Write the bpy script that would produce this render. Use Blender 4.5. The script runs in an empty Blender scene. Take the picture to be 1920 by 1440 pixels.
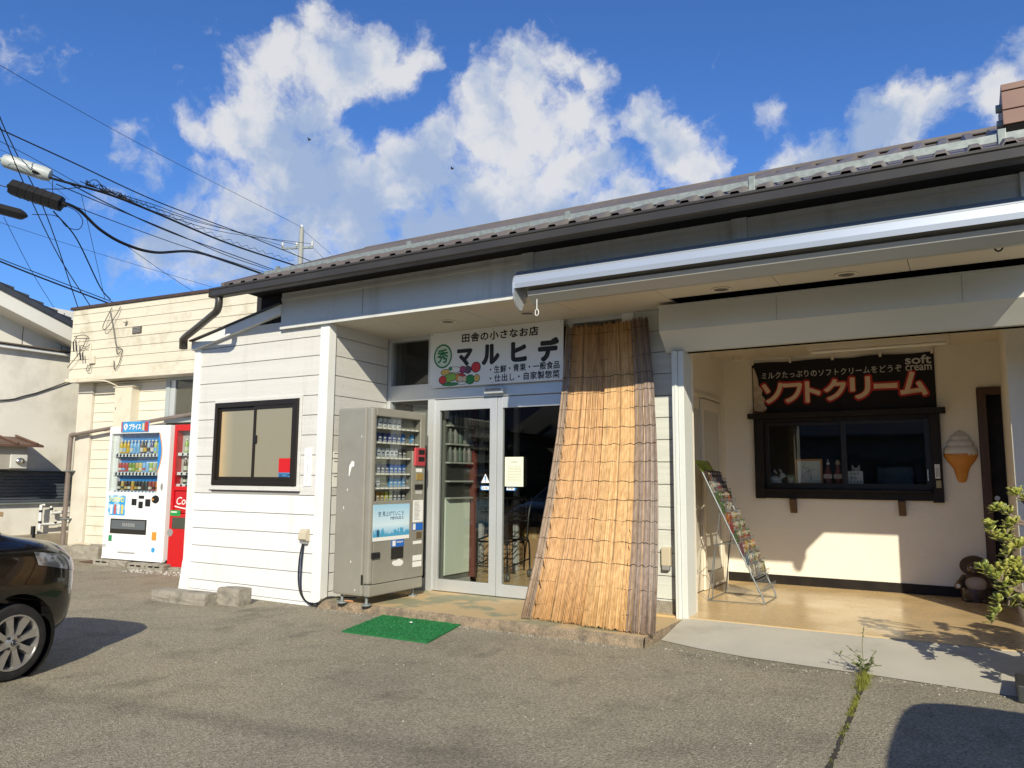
import bpy, bmesh, math, random
from mathutils import Vector, Matrix
R = math.radians
rnd = random.Random(7)
scene = bpy.context.scene
col = scene.collection

# ------------------------------------------------------------------ camera, sky, sun, exposure
EYE = Vector((0.0, 0.0, 1.26))
YAW, PITCH, ROLL, FPX = 0.537106, 0.1207855, -0.00705307, 1437.555
fwd = Vector((-math.sin(YAW)*math.cos(PITCH), math.cos(YAW)*math.cos(PITCH), math.sin(PITCH)))
rgt0 = Vector((math.cos(YAW), math.sin(YAW), 0.0)); dwn0 = fwd.cross(rgt0)
rgt = rgt0*math.cos(ROLL) + dwn0*math.sin(ROLL); dwn = dwn0*math.cos(ROLL) - rgt0*math.sin(ROLL)
cd = bpy.data.cameras.new('camera'); cam = bpy.data.objects.new('camera', cd); col.objects.link(cam)
cd.sensor_width = 36.0; cd.lens = 36.0*FPX/1920.0; cd.clip_start = 0.05; cd.clip_end = 2000.0
cam.matrix_world = Matrix.Translation(EYE) @ Matrix((rgt, -dwn, -fwd)).transposed().to_4x4()
scene.camera = cam
def spot(u, v, d):            # a measured direction and a distance give a place in the world
    return EYE + (rgt*((u-960.0)/FPX) + dwn*((v-720.0)/FPX) + fwd)*d

SUN = Vector((0.63, -1.0, 0.66)).normalized()
SUN_EL = math.asin(SUN.z); SUN_AZ = math.atan2(SUN.x, SUN.y)
ld = bpy.data.lights.new('sun', 'SUN'); sun = bpy.data.objects.new('sun', ld); col.objects.link(sun)
ld.energy = 5.0; ld.angle = R(0.53); ld.color = (1.0, 0.92, 0.725)
sun.rotation_euler = (-SUN).to_track_quat('-Z', 'Y').to_euler()

world = bpy.data.worlds.new('World'); scene.world = world; world.use_nodes = True
def build_sky():
    nt = world.node_tree; nt.nodes.clear(); N, L = nt.nodes, nt.links
    def mth(op, a, b=None, c=None, clamp=False):
        n = N.new('ShaderNodeMath'); n.operation = op; n.use_clamp = clamp
        for i, x in enumerate((a, b, c)):
            if x is None: continue
            if isinstance(x, (int, float)): n.inputs[i].default_value = x
            else: L.new(x, n.inputs[i])
        return n.outputs[0]
    out = N.new('ShaderNodeOutputWorld'); bg = N.new('ShaderNodeBackground')
    sky = N.new('ShaderNodeTexSky'); sky.sky_type = 'NISHITA'; sky.sun_disc = False
    sky.sun_elevation = SUN_EL; sky.sun_rotation = SUN_AZ; sky.altitude = 300; sky.air_density = 1.0; sky.dust_density = 0.35; sky.ozone_density = 2.6
    tc = N.new('ShaderNodeTexCoord'); sep = N.new('ShaderNodeSeparateXYZ'); L.new(tc.outputs['Generated'], sep.inputs[0])
    # billowing offset of the direction, so cloud edges curl
    wn = N.new('ShaderNodeTexNoise'); wn.inputs['Scale'].default_value = 7.0; wn.inputs['Detail'].default_value = 7; wn.inputs['Roughness'].default_value = 0.6
    L.new(tc.outputs['Generated'], wn.inputs['Vector'])
    vs = N.new('ShaderNodeVectorMath'); vs.operation = 'SUBTRACT'; L.new(wn.outputs['Color'], vs.inputs[0]); vs.inputs[1].default_value = (0.5, 0.5, 0.5)
    vm = N.new('ShaderNodeVectorMath'); vm.operation = 'SCALE'; L.new(vs.outputs[0], vm.inputs[0]); vm.inputs['Scale'].default_value = 0.10
    va = N.new('ShaderNodeVectorMath'); va.operation = 'ADD'; L.new(tc.outputs['Generated'], va.inputs[0]); L.new(vm.outputs[0], va.inputs[1])
    # cumulus heaps: world directions with an angular size and a weight
    heaps = [tuple(float(q) for q in h.split(',')) for h in '575,15,45,8;500,85,50,9;520,130,40,7;560,95,45,8;620,110,70,10;680,80,50,9;720,115,55,9;600,150,45,8;770,110,25,6;660,195,60,5;735,200,30,4;450,165,60,9;425,205,50,9;530,195,65,9;430,240,60,9;500,260,90,10;600,270,70,9;350,245,40,6;925,75,28,8;950,110,45,9;1020,90,55,9;1080,110,42,8;880,155,60,9;960,160,80,10;1020,185,70,9;800,240,70,9;900,240,100,10;1000,240,70,9;700,270,60,8;760,300,90,10;850,320,120,10;650,320,100,10;560,330,90,10;480,310,80,9;960,320,100,10;1050,290,60,9;1020,360,80,9;1110,265,50,8;1150,335,48,9;920,390,110,9;780,380,110,9;640,400,110,9;520,390,90,9;420,350,80,9;330,330,60,8;430,430,90,8;560,450,100,8;330,400,70,8;235,320,65,7;200,285,45,6;260,430,75,7;1110,215,28,6;1185,205,45,9;1235,240,60,10;1285,285,42,9;1440,275,45,8;1510,262,62,9;1590,225,65,10;1670,205,65,9;1560,290,70,7;1470,310,60,7;1710,245,60,6;1770,168,48,8;1850,155,55,9;1900,100,38,9;1850,95,30,6;1415,175,26,5;50,90,85,4;330,75,60,3'.split(';')]
    dens = None
    for (u, v, r, w) in heaps:
        d = (spot(u+30, v+26, 1.0) - EYE).normalized(); w = w*.1; rr = 1.5*r/FPX
        n = N.new('ShaderNodeVectorMath'); n.operation = 'DISTANCE'; L.new(va.outputs[0], n.inputs[0]); n.inputs[1].default_value = d
        f_ = mth('MULTIPLY_ADD', n.outputs['Value'], -w/rr, w*1.15)
        dens = f_ if dens is None else mth('SMOOTH_MAX', dens, f_, .18)
    dens = mth('MAXIMUM', dens, 0.0)
    # the same kind of cloud goes on over the rest of the sky
    den2 = mth('MAXIMUM', sep.outputs['Z'], 0.0); den2 = mth('ADD', den2, 0.25)
    dv = N.new('ShaderNodeVectorMath'); dv.operation = 'DIVIDE'; L.new(va.outputs[0], dv.inputs[0])
    cmb = N.new('ShaderNodeCombineXYZ')
    for i in range(3): L.new(den2, cmb.inputs[i])
    L.new(cmb.outputs[0], dv.inputs[1])
    far = N.new('ShaderNodeTexNoise'); far.inputs['Scale'].default_value = 1.1; far.inputs['Detail'].default_value = 3; L.new(dv.outputs[0], far.inputs['Vector'])
    fr = N.new('ShaderNodeMapRange'); L.new(far.outputs['Fac'], fr.inputs['Value']); fr.inputs['From Min'].default_value = 0.47; fr.inputs['From Max'].default_value = 0.68; fr.inputs['To Max'].default_value = 0.9
    dot = N.new('ShaderNodeVectorMath'); dot.operation = 'DOT_PRODUCT'; L.new(tc.outputs['Generated'], dot.inputs[0]); dot.inputs[1].default_value = fwd
    away = N.new('ShaderNodeMapRange'); L.new(dot.outputs['Value'], away.inputs['Value']); away.inputs['From Min'].default_value = 0.80; away.inputs['From Max'].default_value = 0.55
    dens = mth('ADD', dens, mth('MULTIPLY', fr.outputs[0], away.outputs[0]))
    fb = N.new('ShaderNodeTexNoise'); fb.inputs['Scale'].default_value = 14.0; fb.inputs['Detail'].default_value = 8; fb.inputs['Roughness'].default_value = 0.6; L.new(va.outputs[0], fb.inputs['Vector'])
    d2 = mth('ADD', dens, mth('MULTIPLY', mth('SUBTRACT', fb.outputs['Fac'], 0.5), 2.0))
    al = N.new('ShaderNodeMapRange'); al.interpolation_type = 'SMOOTHSTEP'; L.new(d2, al.inputs['Value']); al.inputs['From Min'].default_value = 0.33; al.inputs['From Max'].default_value = 0.86; al.inputs['To Max'].default_value = 0.93
    # thick parts turn blue grey, thin rims and billows stay white
    sh = N.new('ShaderNodeTexNoise'); sh.inputs['Scale'].default_value = 8.5; sh.inputs['Detail'].default_value = 7; sh.inputs['Roughness'].default_value = 0.55
    so = N.new('ShaderNodeVectorMath'); so.operation = 'ADD'; L.new(va.outputs[0], so.inputs[0]); so.inputs[1].default_value = (0.35, 0.1, 0.62); L.new(so.outputs[0], sh.inputs['Vector'])
    lo = N.new('ShaderNodeMapRange'); L.new(sep.outputs['Z'], lo.inputs['Value']); lo.inputs['From Min'].default_value = 0.52; lo.inputs['From Max'].default_value = 0.22; lo.inputs['To Min'].default_value = -0.12; lo.inputs['To Max'].default_value = 0.14
    sf = mth('ADD', mth('ADD', sh.outputs['Fac'], lo.outputs[0]), mth('MULTIPLY', mth('MINIMUM', dens, 1.0), .22))
    sf2 = N.new('ShaderNodeMapRange'); sf2.interpolation_type = 'SMOOTHSTEP'; L.new(sf, sf2.inputs['Value']); sf2.inputs['From Min'].default_value = 0.55; sf2.inputs['From Max'].default_value = 0.76
    cc = N.new('ShaderNodeMix'); cc.data_type = 'RGBA'; L.new(sf2.outputs[0], cc.inputs['Factor']); cc.inputs['A'].default_value = (11.6, 11.7, 11.9, 1); cc.inputs['B'].default_value = (5.6, 7.2, 10.2, 1)
    mx = N.new('ShaderNodeMix'); mx.data_type = 'RGBA'; L.new(al.outputs[0], mx.inputs['Factor']); tn = N.new('ShaderNodeMix'); tn.data_type = 'RGBA'; tn.blend_type = 'MULTIPLY'; tn.inputs['Factor'].default_value = 1.0; L.new(sky.outputs[0], tn.inputs['A']); tn.inputs['B'].default_value = (.92, 1.50, 2.35, 1); L.new(tn.outputs['Result'], mx.inputs['A']); L.new(cc.outputs['Result'], mx.inputs['B'])
    L.new(mx.outputs['Result'], bg.inputs['Color']); bg.inputs['Strength'].default_value = 0.057
    L.new(bg.outputs[0], out.inputs['Surface'])
build_sky()
world.cycles.sampling_method = 'MANUAL'; world.cycles.sample_map_resolution = 256
vs_ = scene.view_settings; vs_.view_transform = 'Standard'; vs_.look = 'None'; vs_.gamma = 1.0; vs_.exposure = 0.22; vs_.use_curve_mapping = False
scene.cycles.max_bounces = 8; scene.cycles.transparent_max_bounces = 16; scene.cycles.use_denoising = True
scene.cycles.sample_clamp_indirect = 4.0

# ------------------------------------------------------------------ materials
MATS = {}
def _noise(nt, co, scale, detail=4, rough=0.55):
    n = nt.nodes.new('ShaderNodeTexNoise'); n.inputs['Scale'].default_value = scale; n.inputs['Detail'].default_value = detail; n.inputs['Roughness'].default_value = rough
    nt.links.new(co, n.inputs['Vector']); return n.outputs['Fac']
def surf(name, c, c2=None, scale=6.0, lo=0.35, hi=0.65, rough=0.6, metal=0.0, bump=0.0, bscale=60.0, stretch=(1,1,1), dirt=None, dscale=1.2, dlo=0.55, dhi=0.75, dstretch=(1,1,1), spec=0.5, rvar=0.0, coat=0.0, attr=None, emit=None, fine=None):
    if name in MATS: return MATS[name]
    m = bpy.data.materials.new(name); m.use_nodes = True; nt = m.node_tree; N, L = nt.nodes, nt.links
    p = N['Principled BSDF']; p.inputs['Roughness'].default_value = rough; p.inputs['Metallic'].default_value = metal; p.inputs['Specular IOR Level'].default_value = spec
    p.inputs['Coat Weight'].default_value = coat
    geo = N.new('ShaderNodeNewGeometry'); mp = N.new('ShaderNodeMapping'); L.new(geo.outputs['Position'], mp.inputs['Vector']); mp.inputs['Scale'].default_value = stretch
    co = mp.outputs[0]
    def ramp(src, a, b):
        r = N.new('ShaderNodeMapRange'); L.new(src, r.inputs['Value']); r.inputs['From Min'].default_value = a; r.inputs['From Max'].default_value = b; return r.outputs[0]
    def mix(f, a, b, mode='MIX'):
        x = N.new('ShaderNodeMix'); x.data_type = 'RGBA'; x.blend_type = mode
        if isinstance(f, float): x.inputs['Factor'].default_value = f
        else: L.new(f, x.inputs['Factor'])
        for k, v in (('A', a), ('B', b)):
            if isinstance(v, tuple): x.inputs[k].default_value = (*v[:3], 1)
            else: L.new(v, x.inputs[k])
        return x.outputs['Result']
    cur = c
    if attr:
        at = N.new('ShaderNodeAttribute'); at.attribute_name = attr; cur = at.outputs['Color']
    if c2: cur = mix(ramp(_noise(nt, co, scale), lo, hi), cur, c2)
    if fine: cur = mix(ramp(_noise(nt, co, fine[0], 3), 0.35, 0.65), cur, mix(1.0, cur, fine[1], 'MULTIPLY'))
    if dirt:
        mp3 = N.new('ShaderNodeMapping'); L.new(geo.outputs['Position'], mp3.inputs['Vector']); mp3.inputs['Scale'].default_value = dstretch
        cur = mix(ramp(_noise(nt, mp3.outputs[0], dscale, 6, 0.65), dlo, dhi), cur, dirt)
    if isinstance(cur, tuple): p.inputs['Base Color'].default_value = (*cur[:3], 1)
    else: L.new(cur, p.inputs['Base Color'])
    if rvar:
        rr = N.new('ShaderNodeMapRange'); L.new(_noise(nt, geo.outputs['Position'], 3.0, 6), rr.inputs['Value']); rr.inputs['From Min'].default_value = .3; rr.inputs['From Max'].default_value = .7
        rr.inputs['To Min'].default_value = rough-rvar; rr.inputs['To Max'].default_value = rough+rvar; L.new(rr.outputs[0], p.inputs['Roughness'])
    if bump:
        b = N.new('ShaderNodeBump'); b.inputs['Strength'].default_value = bump; b.inputs['Distance'].default_value = 0.02; L.new(_noise(nt, co, bscale, 3), b.inputs['Height']); L.new(b.outputs[0], p.inputs['Normal'])
    if emit:
        p.inputs['Emission Color'].default_value = (*emit[:3], 1); p.inputs['Emission Strength'].default_value = emit[3]
    MATS[name] = m; return m
def glass(name, tint=(0.9, 0.93, 0.91), ior=1.5, rough=0.0):
    if name in MATS: return MATS[name]
    m = bpy.data.materials.new(name); m.use_nodes = True; nt = m.node_tree; N, L = nt.nodes, nt.links; N.remove(N['Principled BSDF'])
    t = N.new('ShaderNodeBsdfTransparent'); t.inputs[0].default_value = (*tint, 1); g = N.new('ShaderNodeBsdfGlossy'); g.inputs['Roughness'].default_value = rough
    lw = N.new('ShaderNodeLayerWeight'); lw.inputs['Blend'].default_value = .5; pw = N.new('ShaderNodeMath'); pw.operation = 'POWER'; L.new(lw.outputs['Facing'], pw.inputs[0]); pw.inputs[1].default_value = 4.0
    f = N.new('ShaderNodeMath'); f.operation = 'MULTIPLY_ADD'; L.new(pw.outputs[0], f.inputs[0]); f.inputs[1].default_value = .9; f.inputs[2].default_value = .045; x = N.new('ShaderNodeMixShader')
    L.new(f.outputs[0], x.inputs[0]); L.new(t.outputs[0], x.inputs[1]); L.new(g.outputs[0], x.inputs[2]); L.new(x.outputs[0], N['Material Output'].inputs['Surface'])
    MATS[name] = m; return m
def flat(name, c, rough=0.55, metal=0.0, **k): return surf(name, c, rough=rough, metal=metal, **k)

M_SIDING = surf('siding_aged_white', (.655,.645,.62), (.61,.60,.575), scale=3, rough=.55, bump=.35, bscale=45, stretch=(.25,.25,6), dirt=(.52,.50,.46), dscale=1.6, dlo=.55, dhi=.85, dstretch=(3.5,3.5,.35))
M_SIDING2 = surf('siding_new_white', (.76,.76,.755), (.72,.72,.715), scale=2.5, rough=.5, bump=.25, bscale=70, stretch=(.6,.6,2), dirt=(.58,.56,.51), dscale=1.5, dlo=.56, dhi=.85, dstretch=(3.5,3.5,.5))
M_SIDING3 = surf('siding_green_white', (.62,.64,.60), (.56,.58,.54), scale=3, rough=.55, bump=.35, bscale=45, stretch=(.25,.25,6))
M_GROOVE = flat('siding_joint', (.26,.25,.235), .8)
M_TRIM = surf('white_trim', (.76,.77,.76), (.70,.71,.70), scale=1.5, rough=.4, dirt=(.56,.54,.48), dscale=2.5, dlo=.56, dhi=.85, dstretch=(3,3,.5))
M_FASCIA = surf('fascia_metal', (.62,.63,.61), (.57,.58,.56), scale=1.2, rough=.38, dirt=(.40,.40,.37), dscale=2.2, dlo=.52, dhi=.85, dstretch=(3,3,.4))
M_SOFFIT = surf('soffit_board', (.62,.57,.48), (.57,.52,.43), scale=1.0, rough=.7)
M_BROWNMETAL = surf('brown_metal', (.045,.040,.034), (.036,.032,.027), scale=2, rough=.35, rvar=.08)
M_ROOF = surf('brown_roof', (.145,.122,.11), (.115,.098,.09), scale=1.3, rough=.42, rvar=.1, dirt=(.20,.165,.14), dscale=3, dlo=.6, dhi=.8)
M_GALV = surf('galvanised', (.30,.33,.32), (.21,.24,.235), scale=25, rough=.55, metal=.35)
M_ALU = surf('door_aluminium', (.60,.62,.63), (.55,.57,.58), scale=2, rough=.38, metal=.45)
M_ALUDK = surf('shade_aluminium', (.33,.34,.34), rough=.4, metal=.5)
M_BRONZE = flat('dark_bronze', (.018,.014,.011), .35, spec=.35)
M_BLACKWOOD = surf('black_wood', (.010,.008,.007), (.018,.014,.011), scale=8, rough=.55, spec=.25)
M_DARKWOOD = surf('brown_wood', (.06,.03,.016), (.09,.045,.022), scale=7, rough=.5, stretch=(1,1,.15), bump=.2, bscale=40)
M_CREAMWALL = surf('cream_stucco', (.80,.75,.645), (.77,.72,.615), scale=1.5, rough=.85, bump=.35, bscale=130)
M_CREAMPAINT = surf('cream_paint', (.70,.64,.53), (.66,.60,.5), scale=1.5, rough=.5)
M_SHUTTER = surf('shutter_metal', (.60,.60,.55), (.55,.55,.50), scale=1, rough=.4)
M_TILE = surf('tan_floor', (.58,.415,.21), (.555,.395,.20), scale=1.2, rough=.26, rvar=.08, dirt=(.52,.385,.215), dscale=1.0, dlo=.5, dhi=.8)
M_CONC = surf('pale_concrete', (.48,.45,.38), (.43,.405,.345), scale=2, rough=.85, bump=.25, bscale=150, dirt=(.33,.31,.27), dscale=2.5, dlo=.55, dhi=.8)
M_BLOCK = surf('weathered_block', (.36,.33,.275), (.27,.245,.20), scale=11, rough=.95, bump=.8, bscale=90, dirt=(.13,.12,.095), dscale=6, dlo=.52, dhi=.75)
M_WHITE = flat('white_enamel', (.80,.81,.82), .28, spec=.5)
M_PAPER = flat('paper', (.74,.74,.70), .8)
M_BLACK = flat('black_plastic', (.012,.012,.013), .4)
M_DARK = flat('dark_void', (.008,.0075,.007), .9, spec=.1)
M_INK = flat('black_ink', (.012,.012,.014), .6)
M_GREY = flat('mid_grey', (.25,.25,.25), .5)
M_RUBBER = surf('tyre_rubber', (.020,.019,.018), (.03,.028,.026), scale=20, rough=.8, spec=.2)
M_STEEL = flat('chrome_steel', (.6,.6,.6), .25, 1.0)
M_WIRE = flat('cable_black', (.012,.012,.013), .55, spec=.2)
M_GLASS = glass('clear_glass', (.90,.92,.91))
M_GLASSDK = glass('smoky_glass', (.30,.30,.28))

def asphalt():
    m = bpy.data.materials.new('asphalt'); m.use_nodes = True; nt = m.node_tree; N, L = nt.nodes, nt.links
    p = N['Principled BSDF']; p.inputs['Roughness'].default_value = .9; p.inputs['Specular IOR Level'].default_value = .25
    g = N.new('ShaderNodeNewGeometry'); P = g.outputs['Position']
    def ramp(src, stops):
        r = N.new('ShaderNodeValToRGB'); L.new(src, r.inputs[0]); e = r.color_ramp.elements
        e[0].position, e[0].color = stops[0][0], (*stops[0][1], 1); e[1].position, e[1].color = stops[-1][0], (*stops[-1][1], 1)
        for s in stops[1:-1]:
            q = e.new(s[0]); q.color = (*s[1], 1)
        return r.outputs[0]
    def mix(f, a, b, mode='MIX'):
        x = N.new('ShaderNodeMix'); x.data_type = 'RGBA'; x.blend_type = mode
        if isinstance(f, float): x.inputs['Factor'].default_value = f
        else: L.new(f, x.inputs['Factor'])
        for k, v in (('A', a), ('B', b)):
            if isinstance(v, tuple): x.inputs[k].default_value = (*v, 1)
            else: L.new(v, x.inputs[k])
        return x.outputs['Result']
    vo = N.new('ShaderNodeTexVoronoi'); vo.inputs['Scale'].default_value = 105; L.new(P, vo.inputs['Vector'])
    stone = ramp(vo.outputs['Color'], [(0, (.28,.248,.182)), (.45, (.41,.367,.273)), (.8, (.52,.468,.355)), (1, (.68,.62,.48))])
    fine = _noise(nt, P, 210, 4, .7)
    c = mix(ramp(fine, [(.38, (0,0,0)), (.62, (1,1,1))]), mix(1.0, stone, (.55,.54,.53), 'MULTIPLY'), stone)
    pits = ramp(_noise(nt, P, 60, 5, .7), [(.37, (.56,.555,.54)), (.50, (1,1,1))])
    c = mix(1.0, c, pits, 'MULTIPLY')
    big = ramp(_noise(nt, P, .55, 6, .6), [(.30, (.74,.74,.76)), (.5, (1,1,1)), (.7, (1.13,1.10,1.03))])
    c = mix(1.0, c, big, 'MULTIPLY')
    med = ramp(_noise(nt, P, 2.6, 6, .65), [(.30, (.74,.74,.74)), (.48, (1,1,1))])
    c = mix(1.0, c, med, 'MULTIPLY')
    mp = N.new('ShaderNodeMapping'); L.new(P, mp.inputs['Vector']); mp.inputs['Scale'].default_value = (1.1, .5, 1); mp.inputs['Rotation'].default_value = (0, 0, R(25))
    oil = ramp(_noise(nt, mp.outputs[0], 1.7, 5, .6), [(.60, (1,1,1)), (.74, (.55,.55,.56))])
    c = mix(1.0, c, oil, 'MULTIPLY')
    vs2 = N.new('ShaderNodeTexVoronoi'); vs2.inputs['Scale'].default_value = .85; vs2.inputs['Randomness'].default_value = 1.0; wv2 = N.new('ShaderNodeVectorMath'); wv2.operation = 'ADD'; L.new(P, wv2.inputs[0]); nz_ = N.new('ShaderNodeTexNoise'); nz_.inputs['Scale'].default_value = 9; L.new(P, nz_.inputs['Vector']); sc3 = N.new('ShaderNodeVectorMath'); sc3.operation = 'SCALE'; L.new(nz_.outputs['Color'], sc3.inputs[0]); sc3.inputs['Scale'].default_value = .12; L.new(sc3.outputs[0], wv2.inputs[1]); L.new(wv2.outputs[0], vs2.inputs['Vector'])
    c = mix(1.0, c, ramp(vs2.outputs['Distance'], [(.03, (.50,.48,.46)), (.065, (1,1,1))]), 'MULTIPLY')
    # soft wavering dark streak crossing the lot
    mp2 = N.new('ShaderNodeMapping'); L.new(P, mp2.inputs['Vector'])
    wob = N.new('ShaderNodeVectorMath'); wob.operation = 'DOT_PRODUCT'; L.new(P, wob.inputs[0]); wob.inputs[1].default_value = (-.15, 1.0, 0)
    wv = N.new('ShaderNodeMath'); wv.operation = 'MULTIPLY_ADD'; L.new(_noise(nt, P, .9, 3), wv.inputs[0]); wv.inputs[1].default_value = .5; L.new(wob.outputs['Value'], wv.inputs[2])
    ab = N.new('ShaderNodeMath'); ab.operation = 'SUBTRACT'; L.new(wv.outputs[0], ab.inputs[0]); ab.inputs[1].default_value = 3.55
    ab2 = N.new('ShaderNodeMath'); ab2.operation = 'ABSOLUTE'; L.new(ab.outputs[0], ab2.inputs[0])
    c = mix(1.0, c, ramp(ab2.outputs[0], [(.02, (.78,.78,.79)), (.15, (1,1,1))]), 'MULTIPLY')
    L.new(c, p.inputs['Base Color'])
    h = N.new('ShaderNodeMath'); h.operation = 'ADD'; L.new(vo.outputs['Distance'], h.inputs[0]); L.new(fine, h.inputs[1])
    b = N.new('ShaderNodeBump'); b.inputs['Strength'].default_value = .75; b.inputs['Distance'].default_value = .008; L.new(h.outputs[0], b.inputs['Height']); L.new(b.outputs[0], p.inputs['Normal'])
    return m
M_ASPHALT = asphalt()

# ------------------------------------------------------------------ mesh helpers
class MB:
    def __init__(s): s.v = []; s.f = []; s.c = []
    def add(s, vs, fs, colr=None):
        o = len(s.v); s.v += [tuple(x) for x in vs]; s.f += [tuple(i+o for i in f) for f in fs]; s.c += [colr]*len(fs); return s
    def box(s, x0, x1, y0, y1, z0, z1, c=0.0, colr=None):
        if x0 > x1: x0, x1 = x1, x0
        if y0 > y1: y0, y1 = y1, y0
        if z0 > z1: z0, z1 = z1, z0
        if c <= 0:
            return s.add([(x,y,z) for z in (z0,z1) for y in (y0,y1) for x in (x0,x1)], [(0,2,3,1),(4,5,7,6),(0,1,5,4),(2,6,7,3),(0,4,6,2),(1,3,7,5)], colr)
        c = min(c, .45*min(x1-x0, y1-y0, z1-z0)); bm = bmesh.new(); bmesh.ops.create_cube(bm, size=1)
        for v in bm.verts: v.co = Vector((x0 if v.co.x < 0 else x1, y0 if v.co.y < 0 else y1, z0 if v.co.z < 0 else z1))
        bmesh.ops.bevel(bm, geom=bm.edges[:], offset=c, segments=2, profile=.6, affect='EDGES')
        bm.verts.index_update(); s.add([v.co for v in bm.verts], [[v.index for v in f.verts] for f in bm.faces], colr); bm.free(); return s
    def quad(s, a, b, c, d, colr=None): return s.add([a,b,c,d], [(0,1,2,3)], colr)
    def prism(s, prof, axis, a, b, colr=None):        # closed 2-D profile swept along an axis
        n = len(prof); vs = []
        for t in (a, b):
            for (p, q) in prof: vs.append({'x': (t,p,q), 'y': (p,t,q), 'z': (p,q,t)}[axis])
        fs = [(i, (i+1)%n, n+(i+1)%n, n+i) for i in range(n)] + [tuple(range(n))[::-1], tuple(range(n, 2*n))]
        return s.add(vs, fs, colr)
    def tube(s, pts, r, n=6, colr=None, cap=True):
        pts = [Vector(p) for p in pts]; rs = r if isinstance(r, (list, tuple)) else [r]*len(pts); vs = []; fs = []; nrm = None
        for i, p in enumerate(pts):
            t = (pts[min(i+1, len(pts)-1)] - pts[max(i-1, 0)]);  t = t.normalized() if t.length > 1e-9 else Vector((0,0,1))
            if nrm is None: nrm = t.orthogonal().normalized()
            else:
                nrm = nrm - t*nrm.dot(t); nrm = nrm.normalized() if nrm.length > 1e-6 else t.orthogonal().normalized()
            bi = t.cross(nrm)
            for k in range(n):
                a = 2*math.pi*k/n; vs.append(p + (nrm*math.cos(a) + bi*math.sin(a))*rs[i])
        for i in range(len(pts)-1):
            for k in range(n): fs.append((i*n+k, i*n+(k+1)%n, (i+1)*n+(k+1)%n, (i+1)*n+k))
        if cap: fs += [tuple(range(n))[::-1], tuple(range((len(pts)-1)*n, len(pts)*n))]
        return s.add(vs, fs, colr)
    def lathe(s, prof, cen=(0,0,0), axis='z', n=16, colr=None, sx=1.0, sy=1.0, cap=True):
        vs = []; fs = []; m = len(prof)
        for k in range(n):
            a = 2*math.pi*k/n
            for (r, h) in prof:
                p, q = r*math.cos(a)*sx, r*math.sin(a)*sy
                w = {'z': (p,q,h), 'y': (p,h,q), 'x': (h,p,q)}[axis]; vs.append((w[0]+cen[0], w[1]+cen[1], w[2]+cen[2]))
        for k in range(n):
            for j in range(m-1):
                a, b = k*m+j, ((k+1)%n)*m+j; fs.append((a, b, b+1, a+1))
        if cap and prof[0][0] > 1e-5: fs.append(tuple(k*m for k in range(n))[::-1])
        if cap and prof[-1][0] > 1e-5: fs.append(tuple(k*m+m-1 for k in range(n)))
        return s.add(vs, fs, colr)
    def sphere(s, cen, r, n=14, m=8, colr=None, sc=(1,1,1)):
        prof = [(max(r*math.sin(math.pi*j/m), 0), -r*math.cos(math.pi*j/m)) for j in range(m+1)]
        o = len(s.v); s.lathe(prof, (0,0,0), 'z', n, colr)
        for i in range(o, len(s.v)):
            x, y, z = s.v[i]; s.v[i] = (x*sc[0]+cen[0], y*sc[1]+cen[1], z*sc[2]+cen[2])
        return s
    def build(s, name, mat, parent=None, smooth=False, org=None, **props):
        me = bpy.data.meshes.new(name); o3 = Vector(org) if org is not None else (Vector(parent['_o']) if parent is not None and '_o' in parent else Vector((0,0,0)))
        me.from_pydata([(x-o3.x, y-o3.y, z-o3.z) for x, y, z in s.v], [], s.f)
        bm = bmesh.new(); bm.from_mesh(me); bmesh.ops.remove_doubles(bm, verts=bm.verts, dist=1e-5) if len(s.v) < 4000 else None
        if len(bm.faces) < 40000: bmesh.ops.recalc_face_normals(bm, faces=bm.faces)
        nf = len(bm.faces) == len(s.f); bm.to_mesh(me); bm.free()
        if any(c is not None for c in s.c) and nf:
            at = me.color_attributes.new('Col', 'FLOAT_COLOR', 'CORNER'); i = 0
            for pi, pol in enumerate(me.polygons):
                cc = s.c[pi] or (.5,.5,.5)
                for _ in pol.loop_indices: at.data[i].color = (*cc[:3], 1); i += 1
        if smooth:
            for pl in me.polygons: pl.use_smooth = True
            if smooth != 'all':
                try: me.set_sharp_from_angle(angle=R(40))
                except Exception: pass
        for mm in (mat if isinstance(mat, (list, tuple)) else [mat]): me.materials.append(mm)
        ob = bpy.data.objects.new(name, me); col.objects.link(ob)
        if parent is not None: ob.parent = parent; ob['_o'] = tuple(o3)
        elif org is not None: ob.location = o3; ob['_o'] = tuple(o3)
        for k, v in props.items(): ob[k] = v
        return ob
def box(*a, **k): return MB().box(*a, **k)
def thing(name, label, cat, loc=(0,0,0), rotz=0.0, group=None, local=False):
    o = bpy.data.objects.new(name, None); col.objects.link(o); o.location = loc; o.rotation_euler = (0,0,rotz); o.empty_display_size = .1
    o['_o'] = (0,0,0) if (local or rotz) else tuple(loc); o['label'] = label; o['category'] = cat
    if group: o['group'] = group
    return o
def tag(o, label, cat, group=None):
    o['label'] = label; o['category'] = cat
    if group: o['group'] = group
    return o
def dup(o, parent=None, keep=()):
    c = o.copy(); col.objects.link(c); c.parent = parent
    for ch in o.children: dup(ch, c)
    return c
BX = Vector((1,0,0)); BY = Vector((0,1,0)); BZ = Vector((0,0,1))
def text_mesh(s, space=1.0):
    cu = bpy.data.curves.new('t', 'FONT'); cu.body = s; cu.size = 1.0; cu.space_character = space; cu.resolution_u = 4
    ob = bpy.data.objects.new('t', cu); col.objects.link(ob); bpy.context.view_layer.update()
    me = bpy.data.meshes.new_from_object(ob.evaluated_get(bpy.context.evaluated_depsgraph_get())); bpy.data.objects.remove(ob); bpy.data.curves.remove(cu); return me
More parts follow.
